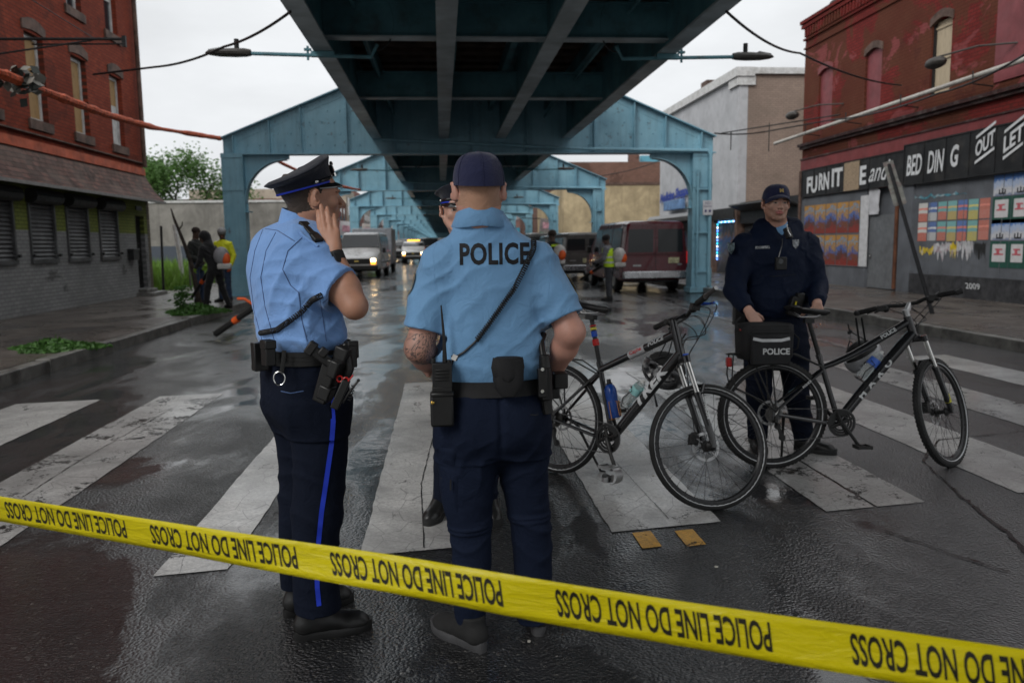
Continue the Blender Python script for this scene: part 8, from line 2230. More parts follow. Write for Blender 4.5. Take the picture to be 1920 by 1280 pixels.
peaked_cap(Hc, oc, M_CAPB, R(2))
# ------------------------------------------------------------ officer D: dark jacket, facing us behind the second bicycle
def officer_d():
	Y = 5.32; base = V((at(1465, 850, Y).x, Y, 0)); A = lambda px, py, y=Y: at(px, py, y)-base; yaw = R(176)
	H = Head(A(1455, 382, 5.26), (-.10, -1, -.03), (0.03, 0, 1), 1.0); nb = A(1457, 430, 5.32)
	F = Field((-.62, -.34, -.01), (.55, .36, 1.76), .005); H.build(F); H.neck(F, nb, .062)
	F.loft([(z, cx, cy, rx*.85, ry*.85) for z, cx, cy, rx, ry in rows_px(base, Y, [(640, 1405, 1512, .65), (560, 1402, 1508, .62), (470, 1398, 1512, .55), (440, 1425, 1490, .5)], 0)], 0, .03)
	shl, ell_, wrl = A(1392, 462, 5.30), A(1377, 545, 5.22), A(1404, 583, 5.05)
	shr, elr, wrr = A(1514, 458, 5.32), A(1532, 540, 5.24), A(1532, 572, 5.00)
	for a, b_, c in ((shl, ell_, wrl), (shr, elr, wrr)): F.cone(a, b_, .055, .044, .02); F.cone(b_, c, .044, .029, .02)
	hand(F, wrl, (.45, -.30, -.75), (.25, -.9, .35), True, curl=((.35, .6, .4), (.4, .7, .5), (.45, .7, .5), (.5, .7, .5)), thumb=(.75, .55, -.25), k=1.05)
	hand(F, wrr, (-.05, -.55, -.62), (.15, -.65, .75), False, curl=((.65, .8, .5), (.7, .85, .5), (.7, .85, .5), (.7, .9, .5)), thumb=(.85, .35, -.3), k=1.05)
	for a, b_, c in ((A(1425, 650), A(1422, 740, 5.28), V((at(1420, 835, 5.34).x-base.x, .02, .12))), (A(1484, 650), A(1494, 745, 5.26), V((at(1507, 845, 5.26).x-base.x, -.06, .12)))): F.cone(a, b_, .07, .055, .02); F.cone(b_, c, .05, .036, .02)
	me = F.mesh(); H.faces(me, 2, 3, 4, 5, hair=6, hairline=-.04, stub=7)
	o = body_obj('person', [me], [M_SK3, M_INK, M_BROW, M_LIP, M_EYEW, M_EYEI, M_HDK, M_STB], 'officer in dark navy jacket and cap facing us with a hand on the bicycle bag', base)
	F = Field((-.62, -.30, .84), (.55, .34, 1.66), .006)
	F.loft(rows_px(base, Y, [(596, 1392, 1506, .62), (588, 1386, 1510, .66), (570, 1385, 1513, .68), (540, 1390, 1513, .66), (500, 1388, 1515, .60), (470, 1385, 1518, .55), (450, 1392, 1514, .50), (432, 1408, 1502, .46), (418, 1425, 1490, .5)], 0), 0, 0)
	for a, b_, c in ((shl, ell_, wrl), (shr, elr, wrr)):
		F.cone(a, a.lerp(b_, .5), .078, .076, .04); F.cone(a.lerp(b_, .5), b_, .076, .070, .02); F.cone(b_, b_.lerp(c, .80), .068, .050, .02); F.cone(b_.lerp(c, .80), b_.lerp(c, .90), .047, .045, .006); F.plane(b_.lerp(c, .90), c-b_, .08)
	F.cone(A(1430, 425, 5.34), A(1457, 418, 5.38), .06, .06, .03); F.cone(A(1457, 418, 5.38), A(1486, 425, 5.34), .06, .06, .03)
	F.cone(A(1457, 405, 5.20), A(1459, 448, 5.16), .030, .006, .02, 'cut'); F.cone(nb+V((0, .0, .12)), nb+V((0, -.02, -.01)), .066, .062, .01, 'cut')
	F.disp(fold((.6, 0, .8), 19, .007, 3, ws=7)); F.disp(fold((.8, 0, -.5), 16, .007, 17, ws=8)); F.disp(fold((.1, 0, 1), 45, .006, 21, lambda x, y, z: np.clip((1.12-z)/.15, 0, 1)))
	me = F.mesh('jacket'); bv = mesh_bvh(me); jk = part_obj('jacket', me, M_JKT, o)
	org = V((0, 0, CAM_H))-base
	# turned-down collar
	mb = MB(); rows = []; cc = A(1457, 424, 5.32)
	for rr_, dz in ((.075, .030), (.080, .034), (.092, .012), (.108, -.018), (.104, -.022), (.085, -.004)):
		rows.append([cc+V((rr_*math.sin(t), rr_*math.cos(t)*.95, dz-.035*(abs(t)/2.6)**3)) for t in np.linspace(-2.65, 2.65, 40)])
	mb.grid(rows); mb.build('collar', M_JKT, jk, smooth=60)
	F = Field((-.15, -.22, 1.30), (.15, .1, 1.62), .006); F.cone(nb+V((0, -.01, .03)), nb+V((.0, -.03, -.10)), .068, .085, .02); F.cone(nb+V((0, .0, .12)), nb+V((0, -.012, .02)), .064, .058, .01, 'cut')
	part_obj('undershirt', F, M_SHP, o); mb = MB(); mb.tube([nb+V((.070*math.sin(t), -.006-.068*math.cos(t), .032+.01*math.cos(t)*-1)) for t in np.linspace(-1.3, 1.3, 14)], .008, 6); mb.build('white_neckline', M_FRAME, o)
	def on(px, py, off=.002):
		dd = (A(px, py)-org).normalized(); h = bv.ray_cast(org, dd); return (h[0]-dd*off) if h[0] is not None else A(px, py, 5.15)
	mb = MB(); mb.tube([on(1467, 448), on(1466, 460), on(1462, 475), on(1458, 490)], .003, 5); mb.build('zip', M_ALU, jk)
	def txt(t_, c, wd, ht, m, sh=0):
		vs, fs = text_parts(t_, size=1, bold=.02, cut=.5); W = max(v.x for v in vs)-min(v.x for v in vs); Hh = max(v.y for v in vs)-min(v.y for v in vs)
		mb = MB(); mb.add([on(c[0]+v.x/W*wd, c[1]-(v.y)/Hh*ht-sh*v.x/W*wd) for v in vs], fs); return mb.build('lettering', m, jk, smooth=0)
	txt('PO CAMPBELL', (1430, 464), 27, 5.0, M_GREYT, .06)
	def badge(c, w_, h_, m, nm):
		mb = MB(); out = [(-.9, 1), (-.3, .85), (0, 1), (.3, .85), (.9, 1), (1, .2), (.7, -.5), (0, -1.1), (-.7, -.5), (-1, .2)]; mb.add([on(c[0]+x*w_, c[1]-y*h_, .004) for x, y in out], [tuple(range(10))]); return mb.build(nm, m, jk, smooth=0)
	badge((1492, 457), 6.5, 8.5, mat('badge_grey', (.20, .21, .22), .5, var=.6, scale=60), 'breast_badge')
	badge((1371, 465), 7, 11, mat('patch_grey', (.13, .17, .18), .6, var=.7, scale=50), 'shoulder_patch')
	mb = MB(); mb.box(A(1464, 494, 5.105), (.075, .03, .085)); bc = mb.build('body_camera', M_BPL, o, bevel=.006); mb = MB(); mb.cyl(A(1464, 490, 5.092), A(1464, 490, 5.085), .017, n=16); mb.build('lens', M_GLASS, bc)
	mb = MB(); a, b_ = A(1474, 428, 5.17), A(1481, 447, 5.14); mb.box((a+b_)/2, (.045, .03, (b_-a).length), frame(a, b_)); mic = mb.build('shoulder_microphone', M_BPL, o, bevel=.005); mb = MB(); mb.tube([A(1476, 424, 5.14), A(1478, 434, 5.12), A(1483, 442, 5.11)], .0035, 5); mb.build('clip', M_CHRB, mic)
	mb = MB(); mb.tube([on(1425, 517), on(1450, 518), on(1475, 516), on(1493, 514)], .002, 4); mb.build('pocket_seam', M_RUB, jk)
	# trousers and boots
	F = Field((-.42, -.34, .05), (.42, .34, 1.08), .007)
	F.loft(rows_px(base, Y, [(590, 1398, 1505, .65), (630, 1396, 1511, .7), (665, 1396, 1513, .7), (690, 1400, 1512, .6)], 0), 0, 0)
	fl, fr = V((at(1420, 835, 5.34).x-base.x, .02, .09)), V((at(1507, 845, 5.26).x-base.x, -.06, .09))
	for a, b_, c in ((A(1425, 650), A(1422, 740, 5.28), fl), (A(1484, 650), A(1494, 745, 5.26), fr)): F.cone(a, b_, .10, .082, .03); F.cone(b_, c, .080, .068, .02); F.plane(V((c.x, c.y, .08)), (0, 0, -1), .2)
	F.disp(fold((.3, .1, 1), 26, .010, 5)); part_obj('trousers', F, M_NVY, o)
	h1 = V((fl.x-.0, fl.y+.09, 0)); shoe('boot', h1, h1+V((-.03, -.28, 0)), (M_LEA, M_RUB), o, chunky=True)
	h2 = V((fr.x-.06, fr.y+.03, 0)); shoe('boot', h2, h2+V((.22, -.19, 0)), (M_LEA, M_RUB), o, chunky=True)
	# belt kit on his left hip
	mb = MB(); rows = []
	for z, of in ((A(0, 604).z, .0), (A(0, 590).z, .0)):
		rows.append([V((A(1452, 600).x+.195*math.cos(t), .135*math.sin(t), z)) for t in np.linspace(0, 2*PI, 41)])
	mb.grid(rows); bo = mb.build('duty_belt', M_LEA, o)
	mb = MB(); mb.box(A(1490, 575, 5.12), (.08, .05, .13), Matrix.Rotation(.3, 3, 'Y')); mb.box(A(1500, 556, 5.12), (.05, .05, .05)); mb.build('holster', M_LEA, bo, bevel=.006)
	mb = MB(); mb.tube([A(1487, 583, 5.085), A(1491, 575, 5.083), A(1493, 565, 5.083)], .006, 6); mb.build('yellow_tab', mat('yellow_tab', (.5, .42, .01), .4), bo)
	mb = MB(); mb.box(A(1385, 590, 5.25), (.07, .06, .14)); mb.build('pouch', M_LEA, bo, bevel=.006)
	cap = ball_cap(H, o, M_CAPN, visor=True, tilt=R(4))
	mb = MB(); M4 = H.M4(); add_text(mb, 'M', M4 @ Matrix.Translation((0, .103, .083)) @ Matrix.Rotation(R(180), 4, 'Z') @ Matrix.Rotation(R(68), 4, 'X'), size=.034, bold=.002); mb.build('cap_emblem', mat('gold_thread', (.35, .25, .08), .5), cap, smooth=0)
	return o
officer_d()
# ------------------------------------------------------------ street cleaners
M_BLK2 = cloth('black_work_cloth', (.009, .009, .010), .9, 300); M_GRY = cloth('grey_hoodie', (.13, .135, .15), .9, 300); M_JEAN = cloth('dark_jeans', (.02, .035, .07), .85, 400); M_GRYT = cloth('grey_work_trousers', (.035, .038, .045), .85, 300)
M_HIV = mat('high_visibility_lime', (.42, .62, .02), .6, var=.1); M_HIVE = mat('high_visibility_yellow', (.60, .62, .02), .6, var=.1); M_GLV = mat('lime_glove', (.25, .42, .04), .7); M_ORP = mat('orange_plastic', (.60, .09, .015), .4); M_WPL = mat('white_plastic', (.45, .44, .42), .4, dirt=(.2, .18, .15)); M_SKB = M_SKD
def vest(o, T, m, e=.03, stripes=True):
	"""sleeveless safety vest: shell over the torso with reflective bands"""
	rows = []
	for z, w_, d in ((.92, .165, .125), (1.08, .165, .125), (1.22, .178, .135), (1.34, .185, .135), (1.42, .155, .115)):
		rows.append([T((w_+e)*math.cos(t), (d+e)*math.sin(t), z) for t in np.linspace(0, 2*PI, 33)])
	mb = MB(); mb.grid(rows); ve = mb.build('safety_vest', m, o, smooth=60)
	mb = MB()
	for zz in (1.02, 1.16):
		mb.grid([[T((.172+e+.004)*math.cos(t), (.13+e+.004)*math.sin(t), z) for t in np.linspace(0, 2*PI, 33)] for z in (zz, zz+.045)])
	mb.build('reflective_band', M_REFL, ve, smooth=60); return ve
def blower(name, T, label, hose, tip, m_side):
	"""backpack leaf blower: engine housing, tank, elbow, flexible hose and long black tube with an orange ring"""
	o = thing('leaf_blower', label, 'leaf blower', T(0, 0, 0) if not isinstance(T, V) else T)
	Q = lambda x, y, z: T(x, y, z)-T(0, 0, 0)
	mb = MB(); mb.ball(Q(0, -.30, 1.22), (.17, .12, .20), 14, 10); mb.build('engine_housing', m_side, o)
	mb = MB(); mb.ball(Q(0, -.40, 1.16), (.10, .06, .13), 12, 8); mb.build('engine_cover', M_ORP, o)
	mb = MB(); mb.box(Q(0, -.29, .98), (.28, .16, .12), Matrix.Rotation(0, 3, 'Z')); mb.build('fuel_tank', M_WPL, o, bevel=.03)
	mb = MB(); mb.box(Q(0, -.20, 1.15), (.30, .03, .44)); mb.build('back_plate', M_BPL, o, bevel=.02)
	P = [V(p) for p in hose]; mb = MB(); n = len(P); L = []
	for i in range(n-1):
		for k in range(8): L.append(P[i].lerp(P[i+1], k/8))
	mb.tube([p-T(0, 0, 0) for p in L], [.045 if k % 2 else .038 for k in range(len(L))], 10); mb.build('flexible_hose', M_RUB, o)
	a, b_ = P[-1]-T(0, 0, 0), V(tip)-T(0, 0, 0); mb = MB(); mb.tube([a, a.lerp(b_, .55), b_], [.042, .036, .034], 12); mb.build('blower_tube', M_BPL, o)
	mb = MB(); mb.tube([a.lerp(b_, .42), a.lerp(b_, .52)], .046, 12); mb.build('orange_ring', M_ORP, o)
	return o
gw = 'street cleaning workers'
# right: grey hoodie and lime vest
b = V((at(1143, 556, 19.8).x, 19.8, 0))
o1, H1, T1, P1, top = simple_person(b, 1.66, (-.9, -.3, -.35), R(62), 'worker in grey hoodie and lime vest beside the maroon van', M_SKD, M_GRY, M_GRYT, M_RUB, lean=.12, h=.012, hood=False, hairm=M_HDK, group=gw, glove=M_BLK2, arms=(((-.24, .08, 1.15), (-.10, .36, 1.05)), ((.26, .05, 1.14), (.16, .34, 1.0))))
vest(o1, T1, M_HIV); mb = MB(); mb.ball(H1.P(0, -.015, .045), (.092, .115, .09), 12, 8, H1.M); mb.build('knit_cap', M_BLK2, o1)
TT = lambda x, y, z: b+T1(x, y, z)
blower('b', TT, 'white and orange backpack blower worn by the worker in grey hoodie', [TT(.12, -.2, .95), TT(.3, 0, .9), TT(.3, .3, .95)], TT(.35, .95, .55), M_WPL)
# right: behind officer B
b = V((at(1036, 530, 20.5).x, 20.5, 0))
o2, H2, T2, P2, top = simple_person(b, 1.80, (-.6, .8, -.1), R(30), 'worker in dark clothes and lime braces seen over the shoulder of the POLICE shirt officer', M_SKD, M_BLK2, M_GRYT, M_RUB, h=.012, hairm=M_HDK, group=gw)
mb = MB(); mb.ball(H2.P(0, -.02, .05), (.105, .125, .10), 12, 8, H2.M); mb.build('hair', M_HDK, o2)
vest(o2, T2, M_HIV, e=.02)
TT2 = lambda x, y, z: b+T2(x, y, z)
blower('b', TT2, 'orange and white backpack blower on the worker behind the POLICE shirt officer', [TT2(.12, -.2, .95), TT2(.3, 0, .9), TT2(.3, .3, .95)], TT2(.35, 1.0, .4), M_WPL)
# left group
b = V((at(374, 560, 19.4).x, 19.4, .15))
o3, H3, T3, P3, top = simple_person(b, 1.80, (.8, -.5, -.2), R(-110), 'man in dark jacket and jeans standing behind the dead branch', M_SKD, cloth('dark_green_jacket', (.016, .018, .016), .8, 300), M_JEAN, M_RUB, h=.012, hairm=M_HDK, group=gw, arms=(((-.26, -.02, 1.15), (-.16, .2, 1.05)), ((.27, -.02, 1.12), (.2, .2, 1.02))))
mb = MB(); mb.ball(H3.P(0, -.015, .05), (.092, .115, .085), 12, 8, H3.M); mb.build('knit_cap', mat('dark_knit', (.02, .012, .010), .9), o3)
b = V((at(407, 572, 17.6).x, 17.6, .15))
o4, H4, T4, P4, top = simple_person(b, 1.72, (-.75, -.45, -.55), R(62), 'hooded worker in black stooping over the weeds with lime gloves', M_SKD, M_BLK2, M_BLK2, M_RUB, lean=.34, h=.012, hood=True, group=gw, glove=M_GLV, crouch=.06, arms=(((-.25, .12, 1.12), (-.20, .36, .95)), ((.26, .06, 1.10), (.2, .36, .98))), feet=((-.16, .16, 0), (.2, -.16, 0)))
TT4 = lambda x, y, z: b+T4(x, y, z)
blower('b', TT4, 'grey backpack blower worn by the hooded worker by the weeds', [TT4(.1, -.2, 1.3), TT4(.32, .1, 1.25), TT4(.26, .34, .96)], TT4(.22, .95, .22), mat('grey_plastic_housing', (.22, .22, .23), .4))
b = V((at(424, 565, 19.8).x, 19.8, .15))
o5, H5, T5, P5, top = simple_person(b, 1.78, (.3, -1, -.2), R(160), 'worker in bright yellow jacket and grey helmet behind the hooded worker', M_SKD, M_HIVE, M_JEAN, M_RUB, h=.012, hairm=M_HDK, group=gw, glove=M_ORP)
mb = MB(); mb.ball(H5.P(0, -.01, .055), (.105, .13, .095), 12, 8, H5.M); mb.build('helmet', mat('grey_helmet_shell', (.25, .25, .25), .4), o5)
# blower tube in the road beside officer A
b = at(600, 560, 12.4); b = V((b.x, 12.4, 0)); lb_ = thing('leaf_blower', 'black blower tube with orange ring resting on the road behind the peaked cap officer', 'leaf blower', (0, 0, 0))
a, c = at(404, 626, 12.9), at(474, 578, 12.6); a.z = max(a.z, .05)
mb = MB(); mb.tube([a, a.lerp(c, .45), c], [.052, .046, .042], 14); mb.build('blower_tube', M_BPL, lb_)
mb = MB(); mb.tube([a.lerp(c, .50), a.lerp(c, .62)], .055, 14); mb.build('orange_ring', M_ORP, lb_)
mb = MB(); d = at(520, 570, 12.5); L = [c.lerp(d, t/8) for t in range(9)]; mb.tube(L, [.050 if i % 2 else .042 for i in range(9)], 12); mb.build('flexible_hose', M_RUB, lb_)
e = at(452, 562, 12.5); mb = MB(); mb.tube([at(445, 560, 12.5), at(458, 560, 12.5), at(468, 566, 12.5), at(476, 572, 12.5)], .022, 8); mb.build('handle', M_ORP, lb_)
g = at(560, 560, 12.5); mb = MB(); mb.ball((g.x, g.y, .34), (.22, .16, .26), 16, 10); mb.bb(g.x-.2, g.x+.2, g.y-.15, g.y+.15, 0.004, .12); mb.build('engine_housing', M_WPL, lb_)
# ------------------------------------------------------------ VEHICLES (built facing +x, origin on the road at the middle)
M_TYR = M_RUB; M_GLS = glass('car_glass', (.012, .014, .016), .12); M_BUMP = mat('chrome_bumper', (.34, .34, .35), .22, metal=.9)
def carpaint(name, c, dirt=None): return mat(name, c, .3, var=.08, scale=2, coat=.5, dirt=dirt, dirt_amt=.4)
def car_body(rows):
	"""rows of (x, [(y, z) half section from sill centre up and over to roof centre])"""
	mb = MB(); P = []
	for x, sec in rows: P.append([V((x, y, z)) for y, z in sec]+[V((x, -y, z)) for y, z in sec[::-1]])
	mb.grid(P); n = len(P[0]); mb.add(P[0], [tuple(range(n))]); mb.add(P[-1], [tuple(range(n))]); return mb
def wheels(o, xs, hw, r_, w_=.2):
	for x in xs:
		for s_ in (-1, 1):
			mb = MB(); mb.lathe([(r_*.62, -w_/2), (r_*.93, -w_/2), (r_, -w_*.35), (r_, w_*.35), (r_*.93, w_/2), (r_*.62, w_/2)], c=(x, s_*(hw-w_/2), r_), rot=Matrix.Rotation(PI/2, 3, 'X'), n=28)
			W = mb.build('wheel', M_TYR, o); mb = MB(); mb.lathe([(0, .02), (r_*.25, .03), (r_*.3, .0), (r_*.55, -.01), (r_*.63, .02)], c=(x, s_*(hw-.01), r_), rot=Matrix.Rotation(-s_*PI/2, 3, 'X'), n=20); mb.build('rim', M_ALU, W)
def van(label, loc, rz, paint, L=5.6, H=2.08, Wd=2.0, front=True, lights=False, name='passenger_van', plate=None, cat='van', grp='vans and cars on the street'):
	o = thing(name, label, cat, loc, rz, grp); h = Wd/2; hl = L/2
	def sec(zb, zs, zt, ws, wt): return [(h*.0, zb), (ws*.92, zb), (ws, zb+.12), (ws, zs*.75), (ws*.985, zs), (wt+(ws-wt)*.25, zs+(zt-zs)*.7), (wt, zt-.09), (wt*.9, zt-.02), (0, zt)]
	rows = [(-hl, sec(.42, 1.02, H-.10, h*.95, h*.78)), (-hl+.05, sec(.36, 1.05, H-.03, h*.985, h*.83)), (-hl+.5, sec(.33, 1.08, H, h, h*.86)), (hl-2.1, sec(.33, 1.08, H, h, h*.86)), (hl-1.75, sec(.33, 1.08, H-.05, h, h*.84)), (hl-.98, sec(.33, 1.06, 1.32, h, h*.92)), (hl-.9, sec(.33, 1.0, 1.20, h, h*.93)), (hl-.25, sec(.35, .92, 1.03, h*.97, h*.9)), (hl-.06, sec(.40, .84, .95, h*.94, h*.86)), (hl, sec(.45, .78, .88, h*.88, h*.80))]
	body = car_body(rows).build('body', paint, o, smooth=40)
	def sidey(z): zs, zt = 1.08, H; t = (z-zs)/(zt-zs); return (h*.985+(h*.86+(h-h*.86)*.25-h*.985)*min(1, t/.7)) if t < .7 else (h*.86+(h*.14)*.25*(1-(t-.7)/.3))
	for s_ in (-1, 1):
		for a, b_ in ((-hl+.35, -hl+1.45), (-hl+1.55, hl-2.75), (hl-2.65, hl-1.5)):
			mb = MB(); z0, z1 = 1.14, H-.22; rows_ = []
			for x in (a, b_):
				x1 = x if x < hl-1.6 else x-.28; rows_.append([V((x, s_*(sidey(z0)+.006), z0)), V((x1 if x == b_ else x, s_*(sidey((z0+z1)/2)+.006), (z0+z1)/2)), V((x1, s_*(sidey(z1)+.006), z1))])
			mb.grid(rows_); mb.build('side_window', M_GLS, body, smooth=0)
		mb = MB(); mb.box((hl-1.45, s_*(h+.10), 1.22), (.12, .14, .22)); mb.build('wing_mirror', M_BPL, o, bevel=.02)
		mb = MB(); mb.box((-hl+.02, s_*(h*.945), 1.0), (.10, .05, .34)); mb.build('tail_light', emit('tail_red', (.5, .01, .01), .6) if plate else M_REDP, o, bevel=.01)
		mb = MB(); mb.bb(-hl+.4, hl-1.0, s_*(h+.004)-.004, s_*(h+.004)+.004, .62, .68); mb.build('side_trim', M_BPL, o)
	# rear doors
	for s_ in (-1, 1):
		mb = MB(); mb.add([(-hl-.006, s_*.07, 1.16), (-hl-.006, s_*h*.82, 1.16), (-hl-.006, s_*h*.79, H-.26), (-hl-.006, s_*.07, H-.26)], [(0, 1, 2, 3)]); mb.build('rear_window', M_GLS, body, smooth=0)
	mb = MB(); mb.bb(-hl-.006, -hl, -.006, .006, .55, H-.2); mb.bb(-hl-.006, -hl, -h*.86, h*.86, 1.09, 1.10); mb.build('door_gap', M_BPL, body, smooth=0)
	mb = MB(); mb.bb(-hl-.16, -hl+.05, -h*.97, h*.97, .40, .62); mb.build('rear_bumper', M_BUMP, o, bevel=.03)
	if plate:
		mb = MB(); mb.bb(-hl-.02, -hl-.006, -.70, -.38, .84, 1.0) if plate == 'R' else mb.bb(-hl-.02, -hl-.006, -.16, .16, .7, .86); pl = mb.build('number_plate', mat('yellow_white_plate', (.45, .42, .25), .5, var=.4, scale=20), o)
		mb = MB(); mb.box((-hl-.012, .55, .78), (.01, .24, .05)); mb.box((-hl-.012, -.72, .80), (.01, .12, .05)); mb.build('badge_strip', M_ALU, o)
	# front
	mb = MB(); mb.add([(hl-1.70, -h*.80, H-.14), (hl-1.70, h*.80, H-.14), (hl-1.02, h*.90, 1.36), (hl-1.02, -h*.90, 1.36)], [(0, 1, 2, 3)]); mb.v = [(x+.03, y, z+.02) for x, y, z in mb.v]; mb.build('windscreen', M_GLS, body, smooth=0)
	mb = MB(); mb.bb(hl-.02, hl+.02, -h*.62, h*.62, .62, .86); mb.build('grille', M_BPL, o)
	mb = MB(); mb.ball((hl+.025, 0, .74), (.01, .11, .035)); mb.build('grille_badge', mat('gold_badge', (.5, .38, .12), .3, metal=.8), o)
	mb = MB(); mb.bb(hl-.15, hl+.12, -h*.95, h*.95, .34, .56); mb.build('front_bumper', M_BPL if paint is not M_MARP else M_BUMP, o, bevel=.04)
	for s_ in (-1, 1):
		on_ = lights is True or lights == s_
		mb = MB(); mb.bb(hl-.05, hl+.025, s_*h*.64, s_*h*.86, .72, .86); mb.build('headlight', emit('headlight_on', (1.0, .80, .45), 9) if on_ else mat('headlight_off', (.3, .3, .3), .15), o, bevel=.015)
		mb = MB(); mb.bb(hl-.05, hl+.03, s_*h*.64, s_*h*.86, .60, .70); mb.build('indicator', emit('indicator_on', (1.0, .38, .03), 3) if on_ else mat('indicator_off', (.35, .12, .02), .2), o, bevel=.01)
	wheels(o, (-hl+1.15, hl-.98), h-.03, .37, .23)
	mb = MB(); mb.bb(-hl+.3, hl-.3, -h*.8, h*.8, .28, .36); mb.build('underbody', M_BPL, o)
	return o
M_MARP = carpaint('maroon_paint', (.085, .008, .014), (.04, .006, .008)); M_WHP = carpaint('white_van_paint', (.46, .46, .46), (.25, .24, .23)); M_GBP = carpaint('grey_brown_paint', (.075, .070, .065)); M_SIL = carpaint('silver_paint', (.32, .33, .35))
van('maroon passenger van parked at the right kerb seen from behind', (6.12, 25.55, 0), R(91), M_MARP, plate='R')
v2 = van('grey brown minivan parked ahead of the maroon van', (5.45, 32.6, 0), R(91.5), M_GBP, L=4.9, H=1.86, Wd=1.9, plate='M', name='minivan')
v3 = van('white van with lit headlight coming down the left lane', (-3.75, 39.5, 0), R(-90), M_WHP, L=5.6, H=2.08, lights=1)
mb = MB(); v3.rotation_euler.z = R(-92)
tr = thing('box_trailer', 'grey white trailer right behind the oncoming white van', 'trailer', (-3.7, 45.2, 0), R(-90))
mb = MB(); mb.bb(-1.8, 1.8, -1.05, 1.05, .45, 2.35); mb.build('box', mat('trailer_grey', (.22, .23, .25), .5, dirt=(.1, .1, .1)), tr, bevel=.04); wheels(tr, (-.9, -.1), 1.05, .33, .2); mb = MB(); mb.bb(1.8, 2.6, -.05, .05, .45, .53); mb.build('drawbar', M_BPL, tr)
v4 = van('white pickup like van with both headlights on farther up the road', (-2.25, 66, 0), R(-90), M_WHP, L=5.2, H=1.75, Wd=1.9, lights=True, name='utility_van')
mb = MB(); mb.box((.2, 0, 1.80), (.25, 1.0, .10)); mb.build('roof_beacon', emit('amber_beacon', (1, .45, .02), 3), v4)
v5 = van('dark van with headlights behind the utility van', (-1.2, 78, 0), R(-90), M_GBP, L=5.4, H=2.1, lights=True)
v6 = van('silver patrol car with red roof light far up the road', (.75, 86, 0), R(-90), M_SIL, L=4.8, H=1.5, lights=True, name='patrol_car', cat='car')
mb = MB(); mb.box((.1, 0, 1.55), (.3, 1.2, .12)); mb.build('roof_light_bar', emit('red_beacon', (1, .05, .04), 6), v6)
for i, (x, y) in enumerate(((-4.1, 74), (-4.15, 92), (6.3, 44), (6.3, 52), (6.35, 60))):
	c = copy_tree(v5 if i % 2 else v2); c.location = (x, y, 0); c.rotation_euler.z = R(-90 if x < 0 else 90); c['label'] = ['parked grey minivan on the left beyond the utility van', 'last parked dark van on the far left', 'grey minivan parked third along the right kerb', 'dark van parked fourth along the right kerb', 'grey minivan parked fifth along the right kerb'][i]
for i, (x, y) in enumerate(((-5.3, 60), (-5.6, 66))):
	q = V((x, y, .15)); oo, *_r = simple_person(q, 1.75, (0, -1, 0), R(180), f'tiny far worker in lime jacket on the left pavement, {"nearer" if i == 0 else "farther"} of two', M_SKD, M_HIV, M_BLK2, M_RUB, h=.03, group='far workers in lime')
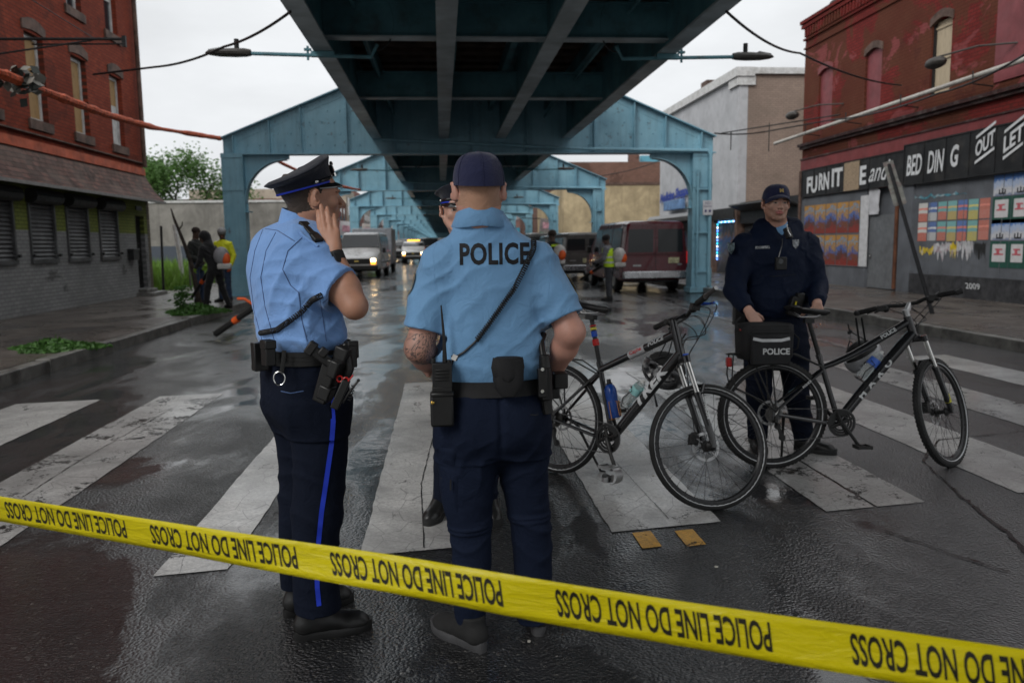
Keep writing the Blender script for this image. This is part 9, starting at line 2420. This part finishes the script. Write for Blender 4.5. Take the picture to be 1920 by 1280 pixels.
# ------------------------------------------------------------ BARRIER TAPE across the foreground
def tape():
	m, nt, b = new_mat('yellow_tape_film'); P = objco(nt)
	b.inputs['Base Color'].default_value = (.72, .62, .004, 1); b.inputs['Roughness'].default_value = .32; b.inputs['Specular IOR Level'].default_value = .4
	b.inputs['Transmission Weight'].default_value = 0
	t = nt.nodes.new('ShaderNodeBsdfTranslucent'); t.inputs[0].default_value = (.75, .65, .01, 1); ms = nt.nodes.new('ShaderNodeMixShader'); ms.inputs[0].default_value = .3
	lk(nt, b.outputs[0], ms.inputs[1]); lk(nt, t.outputs[0], ms.inputs[2]); lk(nt, ms.outputs[0], nt.nodes['Material Output'].inputs[0]); bump(nt, b, nzt(nt, 7, 5, .6, objco(nt, (1.6, 1, 7)), 1.0), .55, .012)
	c = .49; kx = .00039
	def dep(px): return 1/(c*(1+kx*px))
	top = [(-900, 780), (-400, 865), (0, 930), (260, 970), (521, 1009), (750, 1041), (1000, 1084), (1240, 1121), (1479, 1155), (1719, 1187), (1920, 1217), (2300, 1270), (2900, 1350)]
	bot = [(-900, 835), (-400, 905), (0, 977), (260, 1022), (521, 1074), (781, 1119), (1000, 1164), (1240, 1204), (1479, 1245), (1700, 1281), (1920, 1315), (2300, 1372), (2900, 1455)]
	tx, ty = zip(*top); bx, by = zip(*bot)
	def yt(x): return float(np.interp(x, tx, ty))
	def yb(x): return float(np.interp(x, bx, by))
	n = 150; xs = np.linspace(-900, 2900, n+1); rows = []
	# smooth the measured edges
	ysT = np.convolve(np.pad([yt(x) for x in xs], 4, mode='edge'), np.ones(9)/9, 'valid'); ysB = np.convolve(np.pad([yb(x) for x in xs], 4, mode='edge'), np.ones(9)/9, 'valid')
	def pt(px, v):
		Tt, Bb = float(np.interp(px, xs, ysT)), float(np.interp(px, xs, ysB)); d = dep(px)
		p = at(px, Tt, d+.004*math.sin(px*.011)); q = at(px, Bb, d+.010*math.sin(px*.006+1)+.03*math.exp(-((px-50)/350)**2))
		r_ = p.lerp(q, v); r_.y += .004*math.sin(v*PI)*math.sin(px*.013); return r_
	for x in xs: rows.append([pt(x, v) for v in np.linspace(0, 1, 7)])
	mb = MB(); mb.grid(rows); o = mb.build('barrier_tape', m, smooth=60)
	sol = o.modifiers.new('solid', 'SOLIDIFY'); sol.thickness = .0003
	tag(o, 'yellow tape reading POLICE LINE DO NOT CROSS upside down, stretched across the foreground', 'barrier tape')
	# lettering, upside down along the tape; each phrase is its own part
	ink = mat('tape_ink', (.012, .011, .006), .4)
	words = [(-330, -75, 0), (10, 236, 1), (283, 556, 1), (620, 941, 1), (1043, 1446, 1), (1597, 2100, 1), (2300, 2950, 0)]
	vs, fs = text_parts('POLICE LINE DO NOT CROSS', size=1.0, bold=.022, cut=.25)
	x0, x1 = min(v.x for v in vs), max(v.x for v in vs); z0, z1 = min(v.y for v in vs), max(v.y for v in vs)
	s_of = lambda px: px/(1+kx*px)
	for a, b_, _ in words:
		sa, sb = s_of(a), s_of(b_); out = []
		for v in vs:
			u = (v.x-x0)/(x1-x0); w_ = (v.y-z0)/(z1-z0); s_ = sb+(sa-sb)*u; px = s_/(1-kx*s_)
			vv = .17+.64*w_          # letters stand on their heads: tops towards the lower edge
			p = pt(px+3.0*(w_-.5)*2*1.2, vv); nrm = (V((0, 0, CAM_H))-p).normalized(); out.append(p+nrm*.0012)
		mb = MB(); mb.add(out, fs); mb.build('lettering', ink, o, smooth=0)
tape()
# small litter on the road
random.seed(77); M_LIT = mat('pale_litter', (.35, .34, .30), .6)
for i, (px, py) in enumerate(((1342, 1085), (1253, 1172), (992, 1208), (1225, 905), (1700, 560))):
	y = 1.47/math.tan(math.atan((py-640)/1493)+PITCH) if py > 600 else 14
	p = at(px, py, y); mb = MB(); k = 5; mb.prism([(random.uniform(.006, .013)*math.cos(2*PI*j/k), random.uniform(.006, .013)*math.sin(2*PI*j/k)) for j in range(k)], Matrix.Translation((p.x, p.y, .005 if y < 12 else .155)), .003)
	tag(mb.build('litter_scrap', M_LIT, smooth=0), ['tiny pale scrap right of the yellow stubs on the wet road', 'tiny pale scrap under the tape near the yellow stubs', 'tiny pale scrap beside the heel of the POLICE shirt officer', 'tiny dark cap on the crossing stripe under the front bicycle wheel', 'pale scrap on the pavement below the grey door'][i], 'litter')
